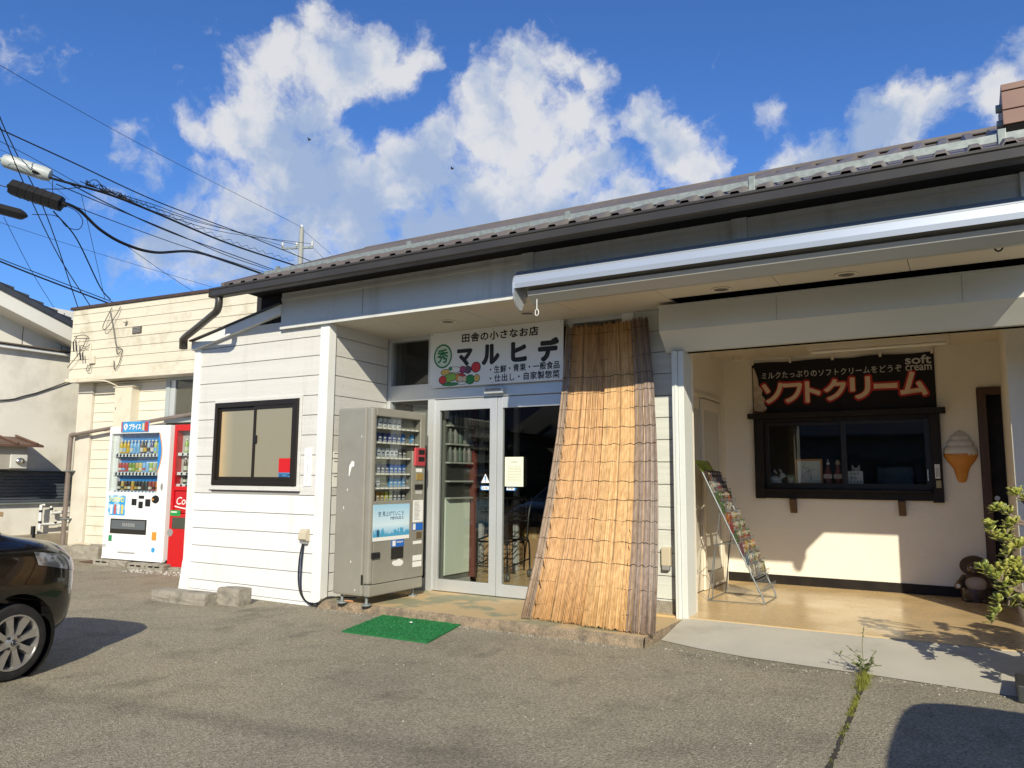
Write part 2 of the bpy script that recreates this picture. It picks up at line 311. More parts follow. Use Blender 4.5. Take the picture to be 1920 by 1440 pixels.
def text(s, org, w, h, mat, parent, name='lettering', u=BX, v=BZ, bold=0.0, space=1.0, shear=0.0):
    """lettering fitted into a w x h field whose lower left corner is org; bold thickens the strokes by overlaying shifted copies"""
    me = text_mesh(s, space); vs = [p.co.copy() for p in me.vertices]; fs = [tuple(p.vertices) for p in me.polygons]; bpy.data.meshes.remove(me)
    if not vs: return None
    x0 = min(p.x for p in vs); x1 = max(p.x for p in vs); y0 = min(p.y for p in vs); y1 = max(p.y for p in vs); org = Vector(org); nrm = v.cross(u)*-1
    m = MB(); nb = 1 if bold <= 0 else (8 if bold < .05 else 16); sx = (w-2*bold*h*.9)/max(x1-x0, 1e-6) if bold else w/max(x1-x0, 1e-6); sy = (h-2*bold*h*.9)/max(y1-y0, 1e-6) if bold else h/max(y1-y0, 1e-6)
    for k in range(nb + (1 if bold > 0 else 0)):
        a_ = 2*math.pi*k/max(nb, 1); dx, dy = (0.0, 0.0) if (bold <= 0 or k == nb) else (bold*h*.9*math.cos(a_), bold*h*.9*math.sin(a_)); off = bold*h*.9
        m.add([org + u*((q.x-x0)*sx+off+dx + shear*((q.y-y0)*sy)) + v*((q.y-y0)*sy+off+dy) + nrm*(.00006*k) for q in vs], fs)
    me2 = bpy.data.meshes.new(name); o3 = Vector(parent['_o']); me2.from_pydata([Vector(p)-o3 for p in m.v], [], m.f); me2.materials.append(mat); ob = bpy.data.objects.new(name, me2); col.objects.link(ob); ob.parent = parent; ob['_o'] = tuple(o3); return ob
def decal(pts2, org, mat, parent, name, u=BX, v=BZ, th=0.0015, nrm=None):
    """thin flat shape (print, sticker) in the u-v plane"""
    org = Vector(org); nrm = nrm or v.cross(u) * -1; n = len(pts2); m = MB()
    fr = [org + u*a + v*b + nrm*th for a, b in pts2]; bk = [org + u*a + v*b for a, b in pts2]
    m.add(fr+bk, [tuple(range(n))] + [(i, (i+1)%n, n+(i+1)%n, n+i) for i in range(n)]); return m.build(name, mat, parent)
def rect(x0, y0, x1, y1): return [(x0,y0),(x1,y0),(x1,y1),(x0,y1)]
def ell(cx, cy, rx, ry, n=24, a0=0.0): return [(cx+rx*math.cos(2*math.pi*i/n+a0), cy+ry*math.sin(2*math.pi*i/n+a0)) for i in range(n)]
def catmull(pts, n=8):
    P = [Vector(p) for p in pts]; P = [P[0]*2-P[1]] + P + [P[-1]*2-P[-2]]; out = []
    for i in range(1, len(P)-2):
        for k in range(n):
            t = k/n; a, b, c, d = P[i-1], P[i], P[i+1], P[i+2]
            out.append(.5*((2*b) + (c-a)*t + (2*a-5*b+4*c-d)*t*t + (3*b-a-3*c+d)*t**3))
    out.append(P[-2]); return out

# ------------------------------------------------------------------ the setting: ground, step, apron, floor
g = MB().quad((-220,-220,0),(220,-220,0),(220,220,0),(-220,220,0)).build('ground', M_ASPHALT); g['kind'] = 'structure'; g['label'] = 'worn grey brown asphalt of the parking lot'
def step_material():
    return surf('step_top', (.52,.375,.20), (.27,.265,.17), scale=2.2, lo=.50, hi=.56, rough=.6, rvar=.12, dirt=(.40,.33,.22), dscale=7, dlo=.55, dhi=.68, bump=.1, bscale=80)
M_STEP = step_material()
m = MB()   # concrete step, its broken front edge uneven
xs = [-5.46 + i*(3.30/44) for i in range(45)]
jit = [rnd.uniform(-.012,.012) for _ in xs]; jz = [rnd.uniform(-.012,0) for _ in xs]
for i in range(44):
    a, b = xs[i], xs[i+1]
    ya, yb_, za, zb = 5.575+jit[i], 5.575+jit[i+1], .08+jz[i]*.5, .08+jz[i+1]*.5
    m.add([(a,ya-.02,-.02),(b,yb_-.02,-.02),(b,yb_-.006,zb-.018),(a,ya-.006,za-.018),(a,ya+.02,.08),(b,yb_+.02,.08)], [(0,1,2,3),(3,2,5,4)])
M_RISER = surf('step_riser', (.36,.27,.18), (.22,.175,.12), scale=14, rough=.95, bump=1.0, bscale=70, dirt=(.13,.11,.085), dscale=8, dlo=.5, dhi=.72)
top = MB(); top.add([(-5.46,5.595,.0795)] + [(x,5.595+jit[i],.08) for i, x in enumerate(xs)][1:] + [(-2.16,6.70,.08),(-5.46,6.70,.08)], [tuple(range(47))])
s = top.build('entrance_step', M_STEP); s['kind'] = 'structure'; s['label'] = 'low concrete step with flaking tan paint at the shop entrance'
r_ = m.build('riser', M_RISER, s)
MB().add([(-2.16,5.57,-.02),(-2.16,6.72,-.02),(-2.16,6.72,.0795),(-2.16,5.60,.0795),(-2.06,6.55,0),(-2.10,5.75,0)],[(0,1,2,3)]).build('end_face', M_RISER, s)
ap = MB()   # concrete apron sloping from the alcove floor down to the asphalt
pr = [(-2.155,5.94),(-1.80,5.80),(-1.444,5.715),(-1.05,5.68),(-.673,5.657),(-.13,5.592),(.142,5.56),(.9,5.5),(1.8,5.45)]
for i in range(len(pr)-1):
    (a, ya), (b, yb_) = pr[i], pr[i+1]
    ap.add([(a,ya-.02,.004),(b,yb_-.02,.004),(b,6.49,.088),(a,6.49,.088)], [(0,1,2,3)])
o = ap.build('concrete_apron', M_CONC); o['kind'] = 'structure'; o['label'] = 'pale concrete apron sloping up to the alcove floor'
fl = MB().box(-2.47,2.6,6.49,9.3,-.05,.095); o = fl.build('alcove_floor', M_TILE); o['kind'] = 'structure'; o['label'] = 'shiny tan painted floor of the soft serve alcove'
fl = MB().box(-6.80,-2.50,6.70,11.0,-.05,.082); o = fl.build('shop_floor', M_TILE); o['kind'] = 'structure'; o['label'] = 'tan floor inside the shop behind the glass doors'

# ------------------------------------------------------------------ the shop building
B = thing('shop_building', 'single storey white sided shop with brown corrugated roof and deep eaves', 'building', (-3.0,6.6,0))
def board(parent, x0, x1, z0, z1, y, mat, gap=.0036, th=.012):
    return box(x0,x1,y-th,y+.002,z0+gap,z1-gap,c=.003).build('board', mat, parent)
# bay: front wall, side wall
ZL = [.03,.13,.31,.495,.683,.872,1.062,1.263,1.465,1.667,1.868,2.068,2.272,2.474,2.672,2.87]
bw = MB(); bw.add([(-7.54,5.612,0),(-5.50,5.612,0),(-5.50,5.612,2.97),(-6.14,5.612,2.97),(-7.54,5.612,2.70),(-7.54,6.9,0),(-5.60,6.9,0),(-5.60,6.9,2.97),(-6.14,6.9,2.97),(-7.54,6.9,2.70)],
    [(0,1,2,3,4),(5,9,8,7,6),(0,4,9,5),(3,2,7,8),(4,3,8,9),(1,6,7,2)])
bay = bw.build('bay_wall', M_GROOVE, B)
WX0, WX1, WZ0, WZ1 = -7.125,-5.855,1.153,2.045
for i in range(len(ZL)-1):
    z0, z1 = ZL[i], ZL[i+1]; mt = M_SIDING2 if z1 < 1.1 else M_SIDING
    if z0 >= 2.66:
        m = MB(); y = 5.612
        pts = [(-7.45,z0+.0045),(-5.59,z0+.0045),(-5.59,z1-.0045),(-6.62,z1-.0045),(-7.45,z0+.03)]
        m.prism([(p[0],p[1]) for p in pts], 'y', y-.014, y+.002)
        m.v = [(a,b,c) for (a,b,c) in m.v]; m.build('board', mt, bay)
    elif z1 > 1.1 and z0 < 2.04 and z0 > 1.0:
        board(bay, -7.45, WX0-.040, z0, z1, 5.612, mt); board(bay, WX1+.040, -5.59, z0, z1, 5.612, mt)
    else: board(bay, -7.45, -5.59, z0, z1, 5.612, mt)
    # side wall of the bay beside the entrance
    if z0 > 0: 
        m = MB(); xa, xb = -5.488, -5.545; e = .0045; q = .006
        m.add([(xa,5.69,z0+e),(xb,6.585,z0+e),(xb,6.585,z1-e),(xa,5.69,z1-e),(xa-.03,5.69,z0+e),(xb-.03,6.585,z0+e),(xb-.03,6.585,z1-e),(xa-.03,5.69,z1-e)], [(0,1,2,3),(4,7,6,5),(0,4,5,1),(3,2,6,7),(0,3,7,4),(1,5,6,2)])
        m.build('board', mt, bay)
MB().add([(-5.494,5.62,.0),(-5.56,6.6,.0),(-5.56,6.6,2.79),(-5.494,5.62,2.79)], [(0,1,2,3)]).build('joint_backing', M_GROOVE, bay)
box(-5.59,-5.47,5.584,5.69,.035,2.79,c=.006).build('corner_trim', M_TRIM, bay)
box(-7.55,-7.448,5.584,5.72,.32,2.72,c=.006).build('corner_trim', M_TRIM, bay)
MB().add([(-7.585,5.57,0),(-7.46,5.578,0),(-7.448,5.582,.325),(-7.55,5.582,.325),(-7.585,5.7,0),(-7.46,5.7,0),(-7.448,5.7,.325),(-7.55,5.7,.325)], [(0,1,2,3),(0,3,7,4),(1,5,6,2),(3,2,6,7)]).build('corner_trim', M_TRIM, bay)
box(-7.46,-5.60,5.592,5.612,.0,.028).build('base_flashing', M_TRIM, bay)
m = MB(); m.prism([(-7.56,2.665),(-6.135,2.945),(-6.135,3.045),(-7.56,2.765)], 'y', 5.545, 5.60); m.build('sloped_trim', M_TRIM, bay)
m = MB(); m.prism([(-7.575,2.767),(-6.135,3.049),(-6.135,3.062),(-7.575,2.782)], 'y', 5.52, 6.9); m.build('flashing', M_BROWNMETAL, bay)
# bay window
w = MB()
for a in ((WX0,WX0+.045,WZ0,WZ1),(WX1-.045,WX1,WZ0,WZ1)): w.box(a[0],a[1],5.565,5.64,a[2],a[3],c=.004)
w.box(WX0+.045,WX1-.045,5.567,5.64,WZ0,WZ0+.055,c=.004); w.box(WX0+.045,WX1-.045,5.567,5.64,WZ1-.055,WZ1,c=.004)
win = w.build('window', M_BRONZE, B)
t_ = MB()
for a in ((WX0-.036,WX0-.002,WZ0-.045,WZ1+.036),(WX1+.002,WX1+.036,WZ0-.045,WZ1+.036)): t_.box(a[0],a[1],5.59,5.62,a[2],a[3],c=.003)
t_.box(WX0-.002,WX1+.002,5.591,5.62,WZ1+.002,WZ1+.036,c=.003); t_.box(WX0-.06,WX1+.06,5.578,5.62,WZ0-.05,WZ0-.004,c=.003)
t_.build('window_trim', M_SIDING, win)
XM = -6.485
def sash(parent, x0, x1, z0, z1, y, wd=.035, mat=M_BRONZE):
    q = MB(); q.box(x0,x0+wd,y,y+.028,z0,z1,c=.003); q.box(x1-wd,x1,y,y+.028,z0,z1,c=.003); q.box(x0+wd,x1-wd,y+.001,y+.027,z0,z0+wd,c=.003); q.box(x0+wd,x1-wd,y+.001,y+.027,z1-wd,z1,c=.003); return q.build('sash', mat, parent)
def frosted():
    m = bpy.data.materials.new('frosted_pane'); m.use_nodes = True; nt = m.node_tree; N, L = nt.nodes, nt.links; p = N['Principled BSDF']; p.inputs['Roughness'].default_value = .22; p.inputs['Specular IOR Level'].default_value = .5
    g_ = N.new('ShaderNodeNewGeometry'); sx = N.new('ShaderNodeSeparateXYZ'); L.new(g_.outputs['Position'], sx.inputs[0])
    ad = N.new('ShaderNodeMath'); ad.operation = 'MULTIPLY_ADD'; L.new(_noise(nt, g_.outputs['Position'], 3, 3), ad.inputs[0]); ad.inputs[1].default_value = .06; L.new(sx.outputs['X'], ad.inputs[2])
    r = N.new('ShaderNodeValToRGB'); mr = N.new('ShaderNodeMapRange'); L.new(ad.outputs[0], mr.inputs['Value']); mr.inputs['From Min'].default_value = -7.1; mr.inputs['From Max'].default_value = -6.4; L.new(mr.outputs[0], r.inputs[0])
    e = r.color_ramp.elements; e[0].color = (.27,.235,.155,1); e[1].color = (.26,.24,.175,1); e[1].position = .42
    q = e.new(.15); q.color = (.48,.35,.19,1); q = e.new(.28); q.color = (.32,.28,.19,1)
    L.new(r.outputs[0], p.inputs['Base Color']); b = N.new('ShaderNodeBump'); b.inputs['Strength'].default_value = .12; L.new(_noise(nt, g_.outputs['Position'], 160, 2), b.inputs['Height']); L.new(b.outputs[0], p.inputs['Normal']); return m
M_FROST = frosted()
sash(win, WX0+.045, XM+.02, WZ0+.055, WZ1-.055, 5.590); sash(win, XM-.02, WX1-.045, WZ0+.055, WZ1-.055, 5.572)
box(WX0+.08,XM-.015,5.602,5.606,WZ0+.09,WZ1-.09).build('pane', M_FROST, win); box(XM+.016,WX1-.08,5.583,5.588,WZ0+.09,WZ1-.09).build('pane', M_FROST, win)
box(XM+.022,XM+.05,5.560,5.572,1.60,1.68,c=.003).build('latch', M_BLACK, win)
# eaves: fascia, soffit, gutter, roof
XE = .60
fa = box(-6.14,XE,5.56,5.60,2.785,3.165).build('fascia', M_FASCIA, B)
box(-6.14,XE,5.552,5.560,3.085,3.12,c=.003).build('fascia_rail', M_FASCIA, fa); box(-6.145,XE,5.548,5.561,2.778,2.822,c=.003).build('fascia_edge', M_FASCIA, fa)
for x in (-3.155,-1.365,.42): box(x-.057,x+.057,5.538,5.56,2.823,3.165,c=.003).build('joint_cover', M_FASCIA, fa)
box(-5.02,-5.012,5.5585,5.562,2.823,3.08).build('joint', M_GROOVE, fa)
sf = box(-5.60,XE-.01,5.60,6.70,2.806,2.86).build('soffit', M_DARK, B)
jx = [-5.56,-4.88,-3.97,-3.06,-2.15,-1.22,-.30,XE]
for a, b_ in zip(jx[:-1], jx[1:]): box(a+.0025,b_-.0025,5.603,6.69 if b_ < -2.1 else 6.23,2.79,2.808).build('soffit_panel', M_SOFFIT, sf)  # panels stop short at right; near-black backing is painted shade of a recess
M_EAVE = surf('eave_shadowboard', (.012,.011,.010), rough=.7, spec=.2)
rf = MB(); S_ = .44; ry0, rz0, ry1 = 5.16, 3.205, 7.33
rz = lambda y: rz0 + S_*(y-ry0)
rf.prism([(ry0+.015,rz(ry0+.015)-.03),(ry0+.015,rz(ry0+.015)-.004),(ry1,rz(ry1)-.004),(10.4,rz(ry1)-.04-S_*(10.4-ry1)),(10.4,2.87),(5.60,2.87),(5.60,3.166),(5.205,3.18)], 'x', -6.50, XE-.02)
roof = rf.build('roof', M_EAVE, B)
per = .178; rib = MB()   # one rib of the folded sheet, shared by all
prof = [(0,0),(.055,0),(.078,.038),(.128,.038),(.151,0),(per,0)]
for k in range(len(prof)-1):
    (a, h0), (b_, h1) = prof[k], prof[k+1]
    for th in (0,):
        rib.quad((a,0,h0),(b_,0,h1),(b_,ry1-ry0,h1+S_*(ry1-ry0)),(a,ry1-ry0,h0+S_*(ry1-ry0)))
        rib.quad((a,0,h0-.012),(b_,0,h1-.012),(b_,0,h1),(a,0,h0))
first = None; n = int(round((XE+6.56)/per))
for i in range(n):
    x = -6.56 + i*per
    if first is None: first = rib.build('roof_sheet', M_ROOF, roof, org=(0,0,0)); ob = first
    else:
        ob = first.copy(); col.objects.link(ob); ob.parent = roof
    ob.location = Vector((x, ry0, rz0)) - Vector(B.location)
box(-6.58,XE+.02,ry1-.04,ry1+.12,rz(ry1)+.0,rz(ry1)+.042,c=.01).build('ridge_cap', M_ROOF, roof)
m = MB(); m.prism([(-6.60,0),(-6.555,0),(-6.555,.07),(-6.60,.07)], 'y', 0, 1); m.v = [(a, ry0-.01 + b*(ry1-ry0), rz0-.03 + c + S_*b*(ry1-ry0)) for a, b, c in m.v]; m.build('verge_trim', M_ROOF, roof)
# snow guard: an angle rail on brackets
yg = 5.40; zg = rz(yg)+.022
sg = MB(); sg.prism([(yg,zg),(yg+.006,zg),(yg+.006,zg+.044),(yg+.045,zg+.046),(yg+.045,zg+.050),(yg,zg+.050)], 'x', -6.25, XE+.1); sgo = sg.build('snow_guard', M_GALV, roof)
for x in (-6.05,-4.33,-2.70,-1.23,.28): box(x-.022,x+.022,yg-.012,yg+.02,zg-.03,zg+.075,c=.003).build('bracket', M_GALV, roof)
gu = MB(); gp = [(5.095,3.105),(5.11,3.092),(5.185,3.092),(5.205,3.11),(5.205,3.175),(5.197,3.175),(5.195,3.115),(5.18,3.102),(5.115,3.102),(5.105,3.11),(5.101,3.172),(5.105,3.185),(5.085,3.185),(5.083,3.168),(5.093,3.16)]
gu.prism(gp, 'x', -6.70, XE+.08); gut = gu.build('gutter', M_BROWNMETAL, B)
for x in (-6.708,XE+.08): box(x,x+.008,5.085,5.205,3.092,3.185).build('gutter_end', M_BROWNMETAL, gut)
gm = MB(); gm.tube(catmull([(-6.62,5.15,3.10),(-6.62,5.15,3.02),(-6.66,5.16,2.955),(-6.80,5.20,2.92),(-7.30,5.36,2.835),(-7.52,5.43,2.80),(-7.60,5.46,2.77),(-7.64,5.50,2.72)], 6), .038, 12); gm.build('downpipe', M_BROWNMETAL, gut, smooth=True)
gm = MB(); gm.tube([(-7.62,5.48,2.80),(-7.655,5.51,2.69)], .046, 12); gm.build('pipe_collar', M_BROWNMETAL, gut, smooth=True)
M_BROWNDK = surf('dark_gable', (.022,.017,.014), rough=.6)
box(-6.98,-6.08,5.95,6.1,2.8,3.42).build('gable_recess', M_BROWNDK, B)
# entrance wall in the door plane
YD = 6.60
en = MB()
en.box(-5.56,-2.69,YD,YD+.09,2.078,2.254,c=.004); en.box(-5.56,-2.69,YD+.002,YD+.09,2.745,2.792)
en.box(-5.565,-5.50,YD-.004,YD+.085,.08,2.745,c=.003); en.box(-4.98,-4.893,YD-.003,YD+.085,.08,2.078,c=.003); en.box(-4.99,-4.94,YD+.003,YD+.08,2.254,2.745,c=.003)
en.box(-3.30,-3.235,YD-.003,YD+.085,.08,2.078,c=.003); en.box(-5.50,-4.98,YD+.01,YD+.08,.08,.20,c=.003); en.box(-3.30,-3.25,YD+.004,YD+.085,2.254,2.745,c=.003)
ent = en.build('entrance_frame', M_ALU, B)
box(-2.73,-2.61,YD-.018,YD+.09,.08,2.79,c=.003).build('white_post', M_TRIM, ent)
for (a,b_,c_,d_) in ((-5.50,-4.99,2.254,2.745),(-5.50,-4.98,.20,2.078),(-3.25,-2.73,2.254,2.745),(-3.235,-2.73,.09,2.078),(-4.94,-3.30,2.254,2.745)): box(a,b_,YD+.04,YD+.046,c_,d_).build('pane', M_GLASS, ent)
for (x0,x1,yy) in ((-4.893,-4.116,YD+.012),(-4.110,-3.30,YD+.014)):
    d = MB(); d.box(x0,x0+.062,yy,yy+.045,.088,2.072,c=.004); d.box(x1-.082 if x0 < -4.5 else x1-.062,x1,yy,yy+.045,.088,2.072,c=.004)
    xr = x1-.082 if x0 < -4.5 else x1-.062
    d.box(x0+.062,xr,yy+.001,yy+.044,.088,.205,c=.004); d.box(x0+.062,xr,yy+.001,yy+.044,1.957,2.072,c=.004)
    dd = d.build('sliding_door', M_ALU, B); box(x0+.062,xr,yy+.018,yy+.024,.205,1.957).build('pane', M_GLASS, dd)
    if x0 < -4.5:
        M_STB = flat('sticker_blue', (.03,.20,.52), .4); M_STW = flat('sticker_white', (.78,.78,.78), .4)
        decal([(-4.305,1.20),(-4.203,1.20),(-4.254,1.292)], (0,yy+.016,0), M_STW, dd, 'warning_triangle'); decal(rect(-4.261,1.228,-4.247,1.27), (0,yy+.014,0), M_STB, dd, 'print'); decal(ell(-4.254,1.216,.008,.007,10), (0,yy+.014,0), M_STB, dd, 'print')
        decal([(-4.318,1.147),(-4.30,1.17),(-4.205,1.17),(-4.205,1.125),(-4.30,1.125)], (0,yy+.016,0), M_STB, dd, 'arrow_sticker'); decal(rect(-4.297,1.131,-4.21,1.164), (0,yy+.0144,0), M_STW, dd, 'print'); text('自 動', (-4.285,yy+.0125,1.137), .06,.020, M_INK, dd, 'print')
    else:
        decal([(-4.005,1.125),(-4.005,1.17),(-3.905,1.17),(-3.885,1.147),(-3.905,1.125)], (0,yy+.016,0), M_STB, dd, 'arrow_sticker'); decal(rect(-4.0,1.131,-3.91,1.164), (0,yy+.0144,0), M_STW, dd, 'print'); text('自 動', (-3.985,yy+.0125,1.137), .06,.020, M_INK, dd, 'print')
# siding right of the reed screen, aluminium post of the alcove opening
rw = box(-2.61,-2.20,YD,YD+.30,.08,2.80).build('side_wall', M_GROOVE, B)
zz = [.10,.212] + [.212+.1985*i for i in range(1,14)]
for a, b_ in zip(zz[:-1], zz[1:]): board(rw, -2.605, -2.225, a, b_, YD, M_SIDING3)
box(-2.605,-2.225,YD-.02,YD,.081,.198).build('plinth', M_BLOCK, rw)
po = MB(); po.box(-2.215,-2.165,6.465,6.60,.03,2.372,c=.004); po.box(-2.163,-2.112,6.475,6.70,.03,2.372,c=.004); po.box(-2.19,-2.175,6.458,6.466,.03,2.372); post = po.build('opening_post', surf('post_white', (.62,.64,.61), (.58,.60,.57), scale=2, rough=.45), B)
# alcove walls
aw = MB(); aw.box(-2.60,-2.13,6.72,6.80,.095,2.66); aw.box(-2.62,-2.47,6.80,7.42,.09,2.66); aw.box(-2.62,-2.47,8.84,9.08,.09,2.66); aw.box(-2.62,-2.47,7.42,8.84,2.17,2.66); aw.box(-2.72,-2.62,6.8,9.3,.09,2.8)
KX0,KX1,KZ0,KZ1 = -2.02,-.34,1.15,1.93
aw.box(-2.47,KX0,9.08,9.22,.195,2.66); aw.box(KX1,.09,9.08,9.22,.195,2.66); aw.box(KX0,KX1,9.08,9.22,.195,KZ0); aw.box(KX0,KX1,9.08,9.22,KZ1,2.66); aw.box(.09,.306,9.08,9.22,2.20,2.66)
aw.box(.306,2.6,7.50,11.0,.09,2.66); aw.box(.875,2.6,6.60,6.90,.09,2.70); alc = aw.build('alcove_wall', M_CREAMWALL, B)
box(-2.47,.09,9.068,9.22,.095,.195).build('skirting', M_BLACKWOOD, alc)
ce = box(-2.62,2.6,6.62,9.3,2.672,2.80).build('alcove_ceiling', M_GROOVE, B)
for a, b_ in ((-2.6,-1.93),(-1.93,-1.02),(-1.02,-.11),(-.11,.80),(.8,2.6)): box(a+.002,b_-.002,6.63,9.08,2.655,2.673).build('ceiling_panel', M_CREAMPAINT, ce)
# sliding side door on the alcove's left wall
sd = MB(); sd.box(-2.50,-2.44,7.42,7.46,.095,2.17,c=.003); sd.box(-2.50,-2.44,8.80,8.84,.095,2.17,c=.003); sd.box(-2.50,-2.44,7.46,8.80,2.13,2.17,c=.003); sd.box(-2.505,-2.47,7.46,8.8,2.115,2.13)
sdo = sd.build('side_door', M_CREAMPAINT, B)
for (y0,y1,xx) in ((7.46,8.16,-2.50),(8.10,8.80,-2.470)):
    q = MB(); q.box(xx,xx+.026,y0,y0+.06,.10,2.115,c=.003); q.box(xx,xx+.026,y1-.06,y1,.10,2.115,c=.003); q.box(xx+.001,xx+.025,y0+.06,y1-.06,.10,.27,c=.003); q.box(xx+.001,xx+.025,y0+.06,y1-.06,2.0,2.115,c=.003); q.build('door_leaf', M_CREAMPAINT, sdo)
    box(xx+.010,xx+.015,y0+.06,y1-.06,.27,2.0).build('pane', surf('milky_pane', (.50,.47,.40), rough=.08, spec=.6), sdo)
# wooden door at the right end of the alcove
fd = MB(); fd.box(.095,.172,9.05,9.24,.095,2.195,c=.004); fd.box(.172,.40,9.052,9.24,2.12,2.195,c=.004); do = fd.build('wooden_door', M_DARKWOOD, B)
box(.172,.60,9.17,9.22,.095,2.12).build('door_leaf', M_BLACKWOOD, do)
hm = MB(); hm.lathe([(0,0),(.024,0),(.026,.012),(0,.016)], (.215,9.168,1.083), 'y', 16); hm.tube([(.215,9.165,1.005),(.215,9.12,1.005),(.32,9.115,1.005)], .011, 8); hm.lathe([(0,0),(.026,0),(.026,.01),(0,.012)], (.215,9.163,1.005), 'y', 16); hm.build('handle', M_STEEL, do, smooth=True)
# inside shell of shop and kitchen
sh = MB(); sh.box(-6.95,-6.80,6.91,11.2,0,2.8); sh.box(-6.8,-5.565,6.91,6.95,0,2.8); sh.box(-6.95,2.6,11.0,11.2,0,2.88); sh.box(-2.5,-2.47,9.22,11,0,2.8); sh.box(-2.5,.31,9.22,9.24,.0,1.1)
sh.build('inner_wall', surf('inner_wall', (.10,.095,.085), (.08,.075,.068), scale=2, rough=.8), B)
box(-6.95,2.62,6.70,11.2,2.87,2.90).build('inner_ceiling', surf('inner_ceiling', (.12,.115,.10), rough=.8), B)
# roller shutter housing over the alcove opening
sb = MB(); sb.prism([(6.335,2.742),(6.335,2.535),(6.515,2.372),(6.64,2.372),(6.64,2.742)], 'x', -2.278, 2.2); sbo = sb.build('shutter_housing', M_SHUTTER, B)
box(-2.282,2.2,6.322,6.64,2.743,2.762,c=.002).build('housing_lip', M_SHUTTER, sbo)
for x in (-1.28,.02): box(x-.0015,x+.0015,6.333,6.336,2.54,2.74).build('joint', M_GREY, sbo)
box(-2.10,2.2,6.575,6.60,2.362,2.375).build('shutter_slot', M_DARK, sbo)

# ------------------------------------------------------------------ things on the shop front
M_AWN = surf('awning_white', (.60,.65,.72), (.57,.62,.69), scale=1, rough=.38, metal=.62); M_FABRIC = surf('awning_fabric', (.20,.19,.165), rough=.85)
A = thing('retractable_awning', 'long white retractable awning cassette under the eaves', 'awning', (-1.3,5.45,2.7))
a_ = MB(); a_.prism([(5.34,2.812),(5.334,2.85),(5.342,2.905),(5.352,2.912),(5.354,2.918),(5.362,2.92),(5.364,2.927),(5.40,2.962),(5.47,2.985),(5.545,2.99),(5.545,2.97),(5.44,2.94),(5.37,2.88),(5.355,2.82)], 'x', -3.165, .60); fb_ = a_.build('front_bar', M_AWN, A)
a_ = MB(); a_.lathe([(0,-3.10),(.062,-3.10),(.062,.58),(0,.58)], (0,0,0), 'x', 16); a_.v = [(x, y+5.455, z+2.865) for x, y, z in a_.v]; a_.build('fabric_roll', M_FABRIC, A, smooth=True)
a_ = MB(); a_.prism([(5.405,2.79),(5.42,2.755),(5.50,2.70),(5.545,2.70),(5.545,2.73),(5.50,2.745),(5.43,2.80)], 'x', -3.08, .58); a_.build('lower_arm_cover', surf('awning_grey', (.40,.40,.37), rough=.35, metal=.2), A)
for x in (-3.18,.60):
    pts = [(5.545,2.995),(5.46,2.99),(5.385,2.955),(5.345,2.90),(5.33,2.84),(5.335,2.775),(5.36,2.715),(5.40,2.67),(5.44,2.645),(5.47,2.65),(5.49,2.69),(5.545,2.73)]
    e_ = MB(); e_.prism(pts, 'x', x, x+.016); e_.build('end_cap', M_AWN, A)
cr = MB(); cr.tube([(-3.00,5.43,2.72),(-3.00,5.43,2.635)], .0035, 6); cr.tube([(-3.00+.016*math.sin(t),5.43,2.608+.027*math.cos(t)) for t in [i*math.pi/8 for i in range(17)]], .0035, 6); cr.build('crank_loop', M_TRIM, A, smooth=True)

def downlight(x, y, which):
    d = thing('downlight', which, 'downlight', (x,y,2.79), group='round downlights in the soffit')
    MB().lathe([(.060,-.0005),(.078,-.0005),(.08,-.006),(.066,-.010),(.060,-.008),(.058,.003)], (x,y,2.789), 'z', 24).build('trim_ring', M_CREAMPAINT, d, smooth=True); MB().lathe([(0,-.001),(.058,-.001),(.058,-.0035),(0,-.0035)], (x,y,2.7885), 'z', 20).build('lamp_glass', surf('lamp_glass', (.10,.085,.06), rough=.25), d)
downlight(-4.37,6.09,'round recessed downlight nearest the white bay, left of the shop name board'); downlight(-3.49,6.13,'round recessed downlight above the shop name board by the awning end')
downlight(-1.66,6.10,'round recessed downlight above the left part of the shutter housing'); downlight(-.72,6.10,'rightmost round recessed downlight above the shutter housing')
hk = MB(); hk.lathe([(0,0),(.035,0),(.03,-.008),(0,-.008)], (.235,5.72,2.79), 'z', 12); hk.tube([(.235+.022*math.sin(t),5.72,2.752+.026*math.cos(t)) for t in [i*math.pi/8 for i in range(17)]], .006, 6)
tag(hk.build('ceiling_hook', M_BLACK, None, True, (.235,5.72,2.79)), 'small dark hook with a ring under the soffit at far right', 'hook')

# shop name board
S = thing('shop_sign', 'white shop name board with black and green lettering above the glass doors', 'sign', (-4.12,6.55,2.2))
YS = 6.55
sp = box(-4.925,-3.325,YS,YS+.012,2.197,2.788).build('sign_panel', flat('sign_white', (.74,.75,.74), .35), S)
M_GREEN = flat('sign_green', (.012,.16,.05), .4)
yt = YS-.0015
text('田舎の小さなお店', (-4.515,yt,2.655), .915,.095, M_INK, sp, bold=.035, space=1.12)
def kat(strokes, sx, sz, name='lettering', mat=M_INK, par=sp, y=yt):   # heavy block lettering from outlined strokes
    m = MB()
    for pl in strokes:
        n = len(pl); m.add([(x*sx[1]+sx[0], y, z*sz[1]+sz[0]) for x, z in pl], [tuple(range(n))])
    return m.build(name, mat, par)
text('マ', (-4.575,yt,2.405), .195,.185, M_INK, sp, bold=.075); text('ル', (-4.265,yt,2.398), .215,.215, M_INK, sp, bold=.075)
text('ヒ', (-3.915,yt,2.405), .185,.205, M_INK, sp, bold=.075); text('デ', (-3.605,yt,2.385), .235,.235, M_INK, sp, bold=.075)
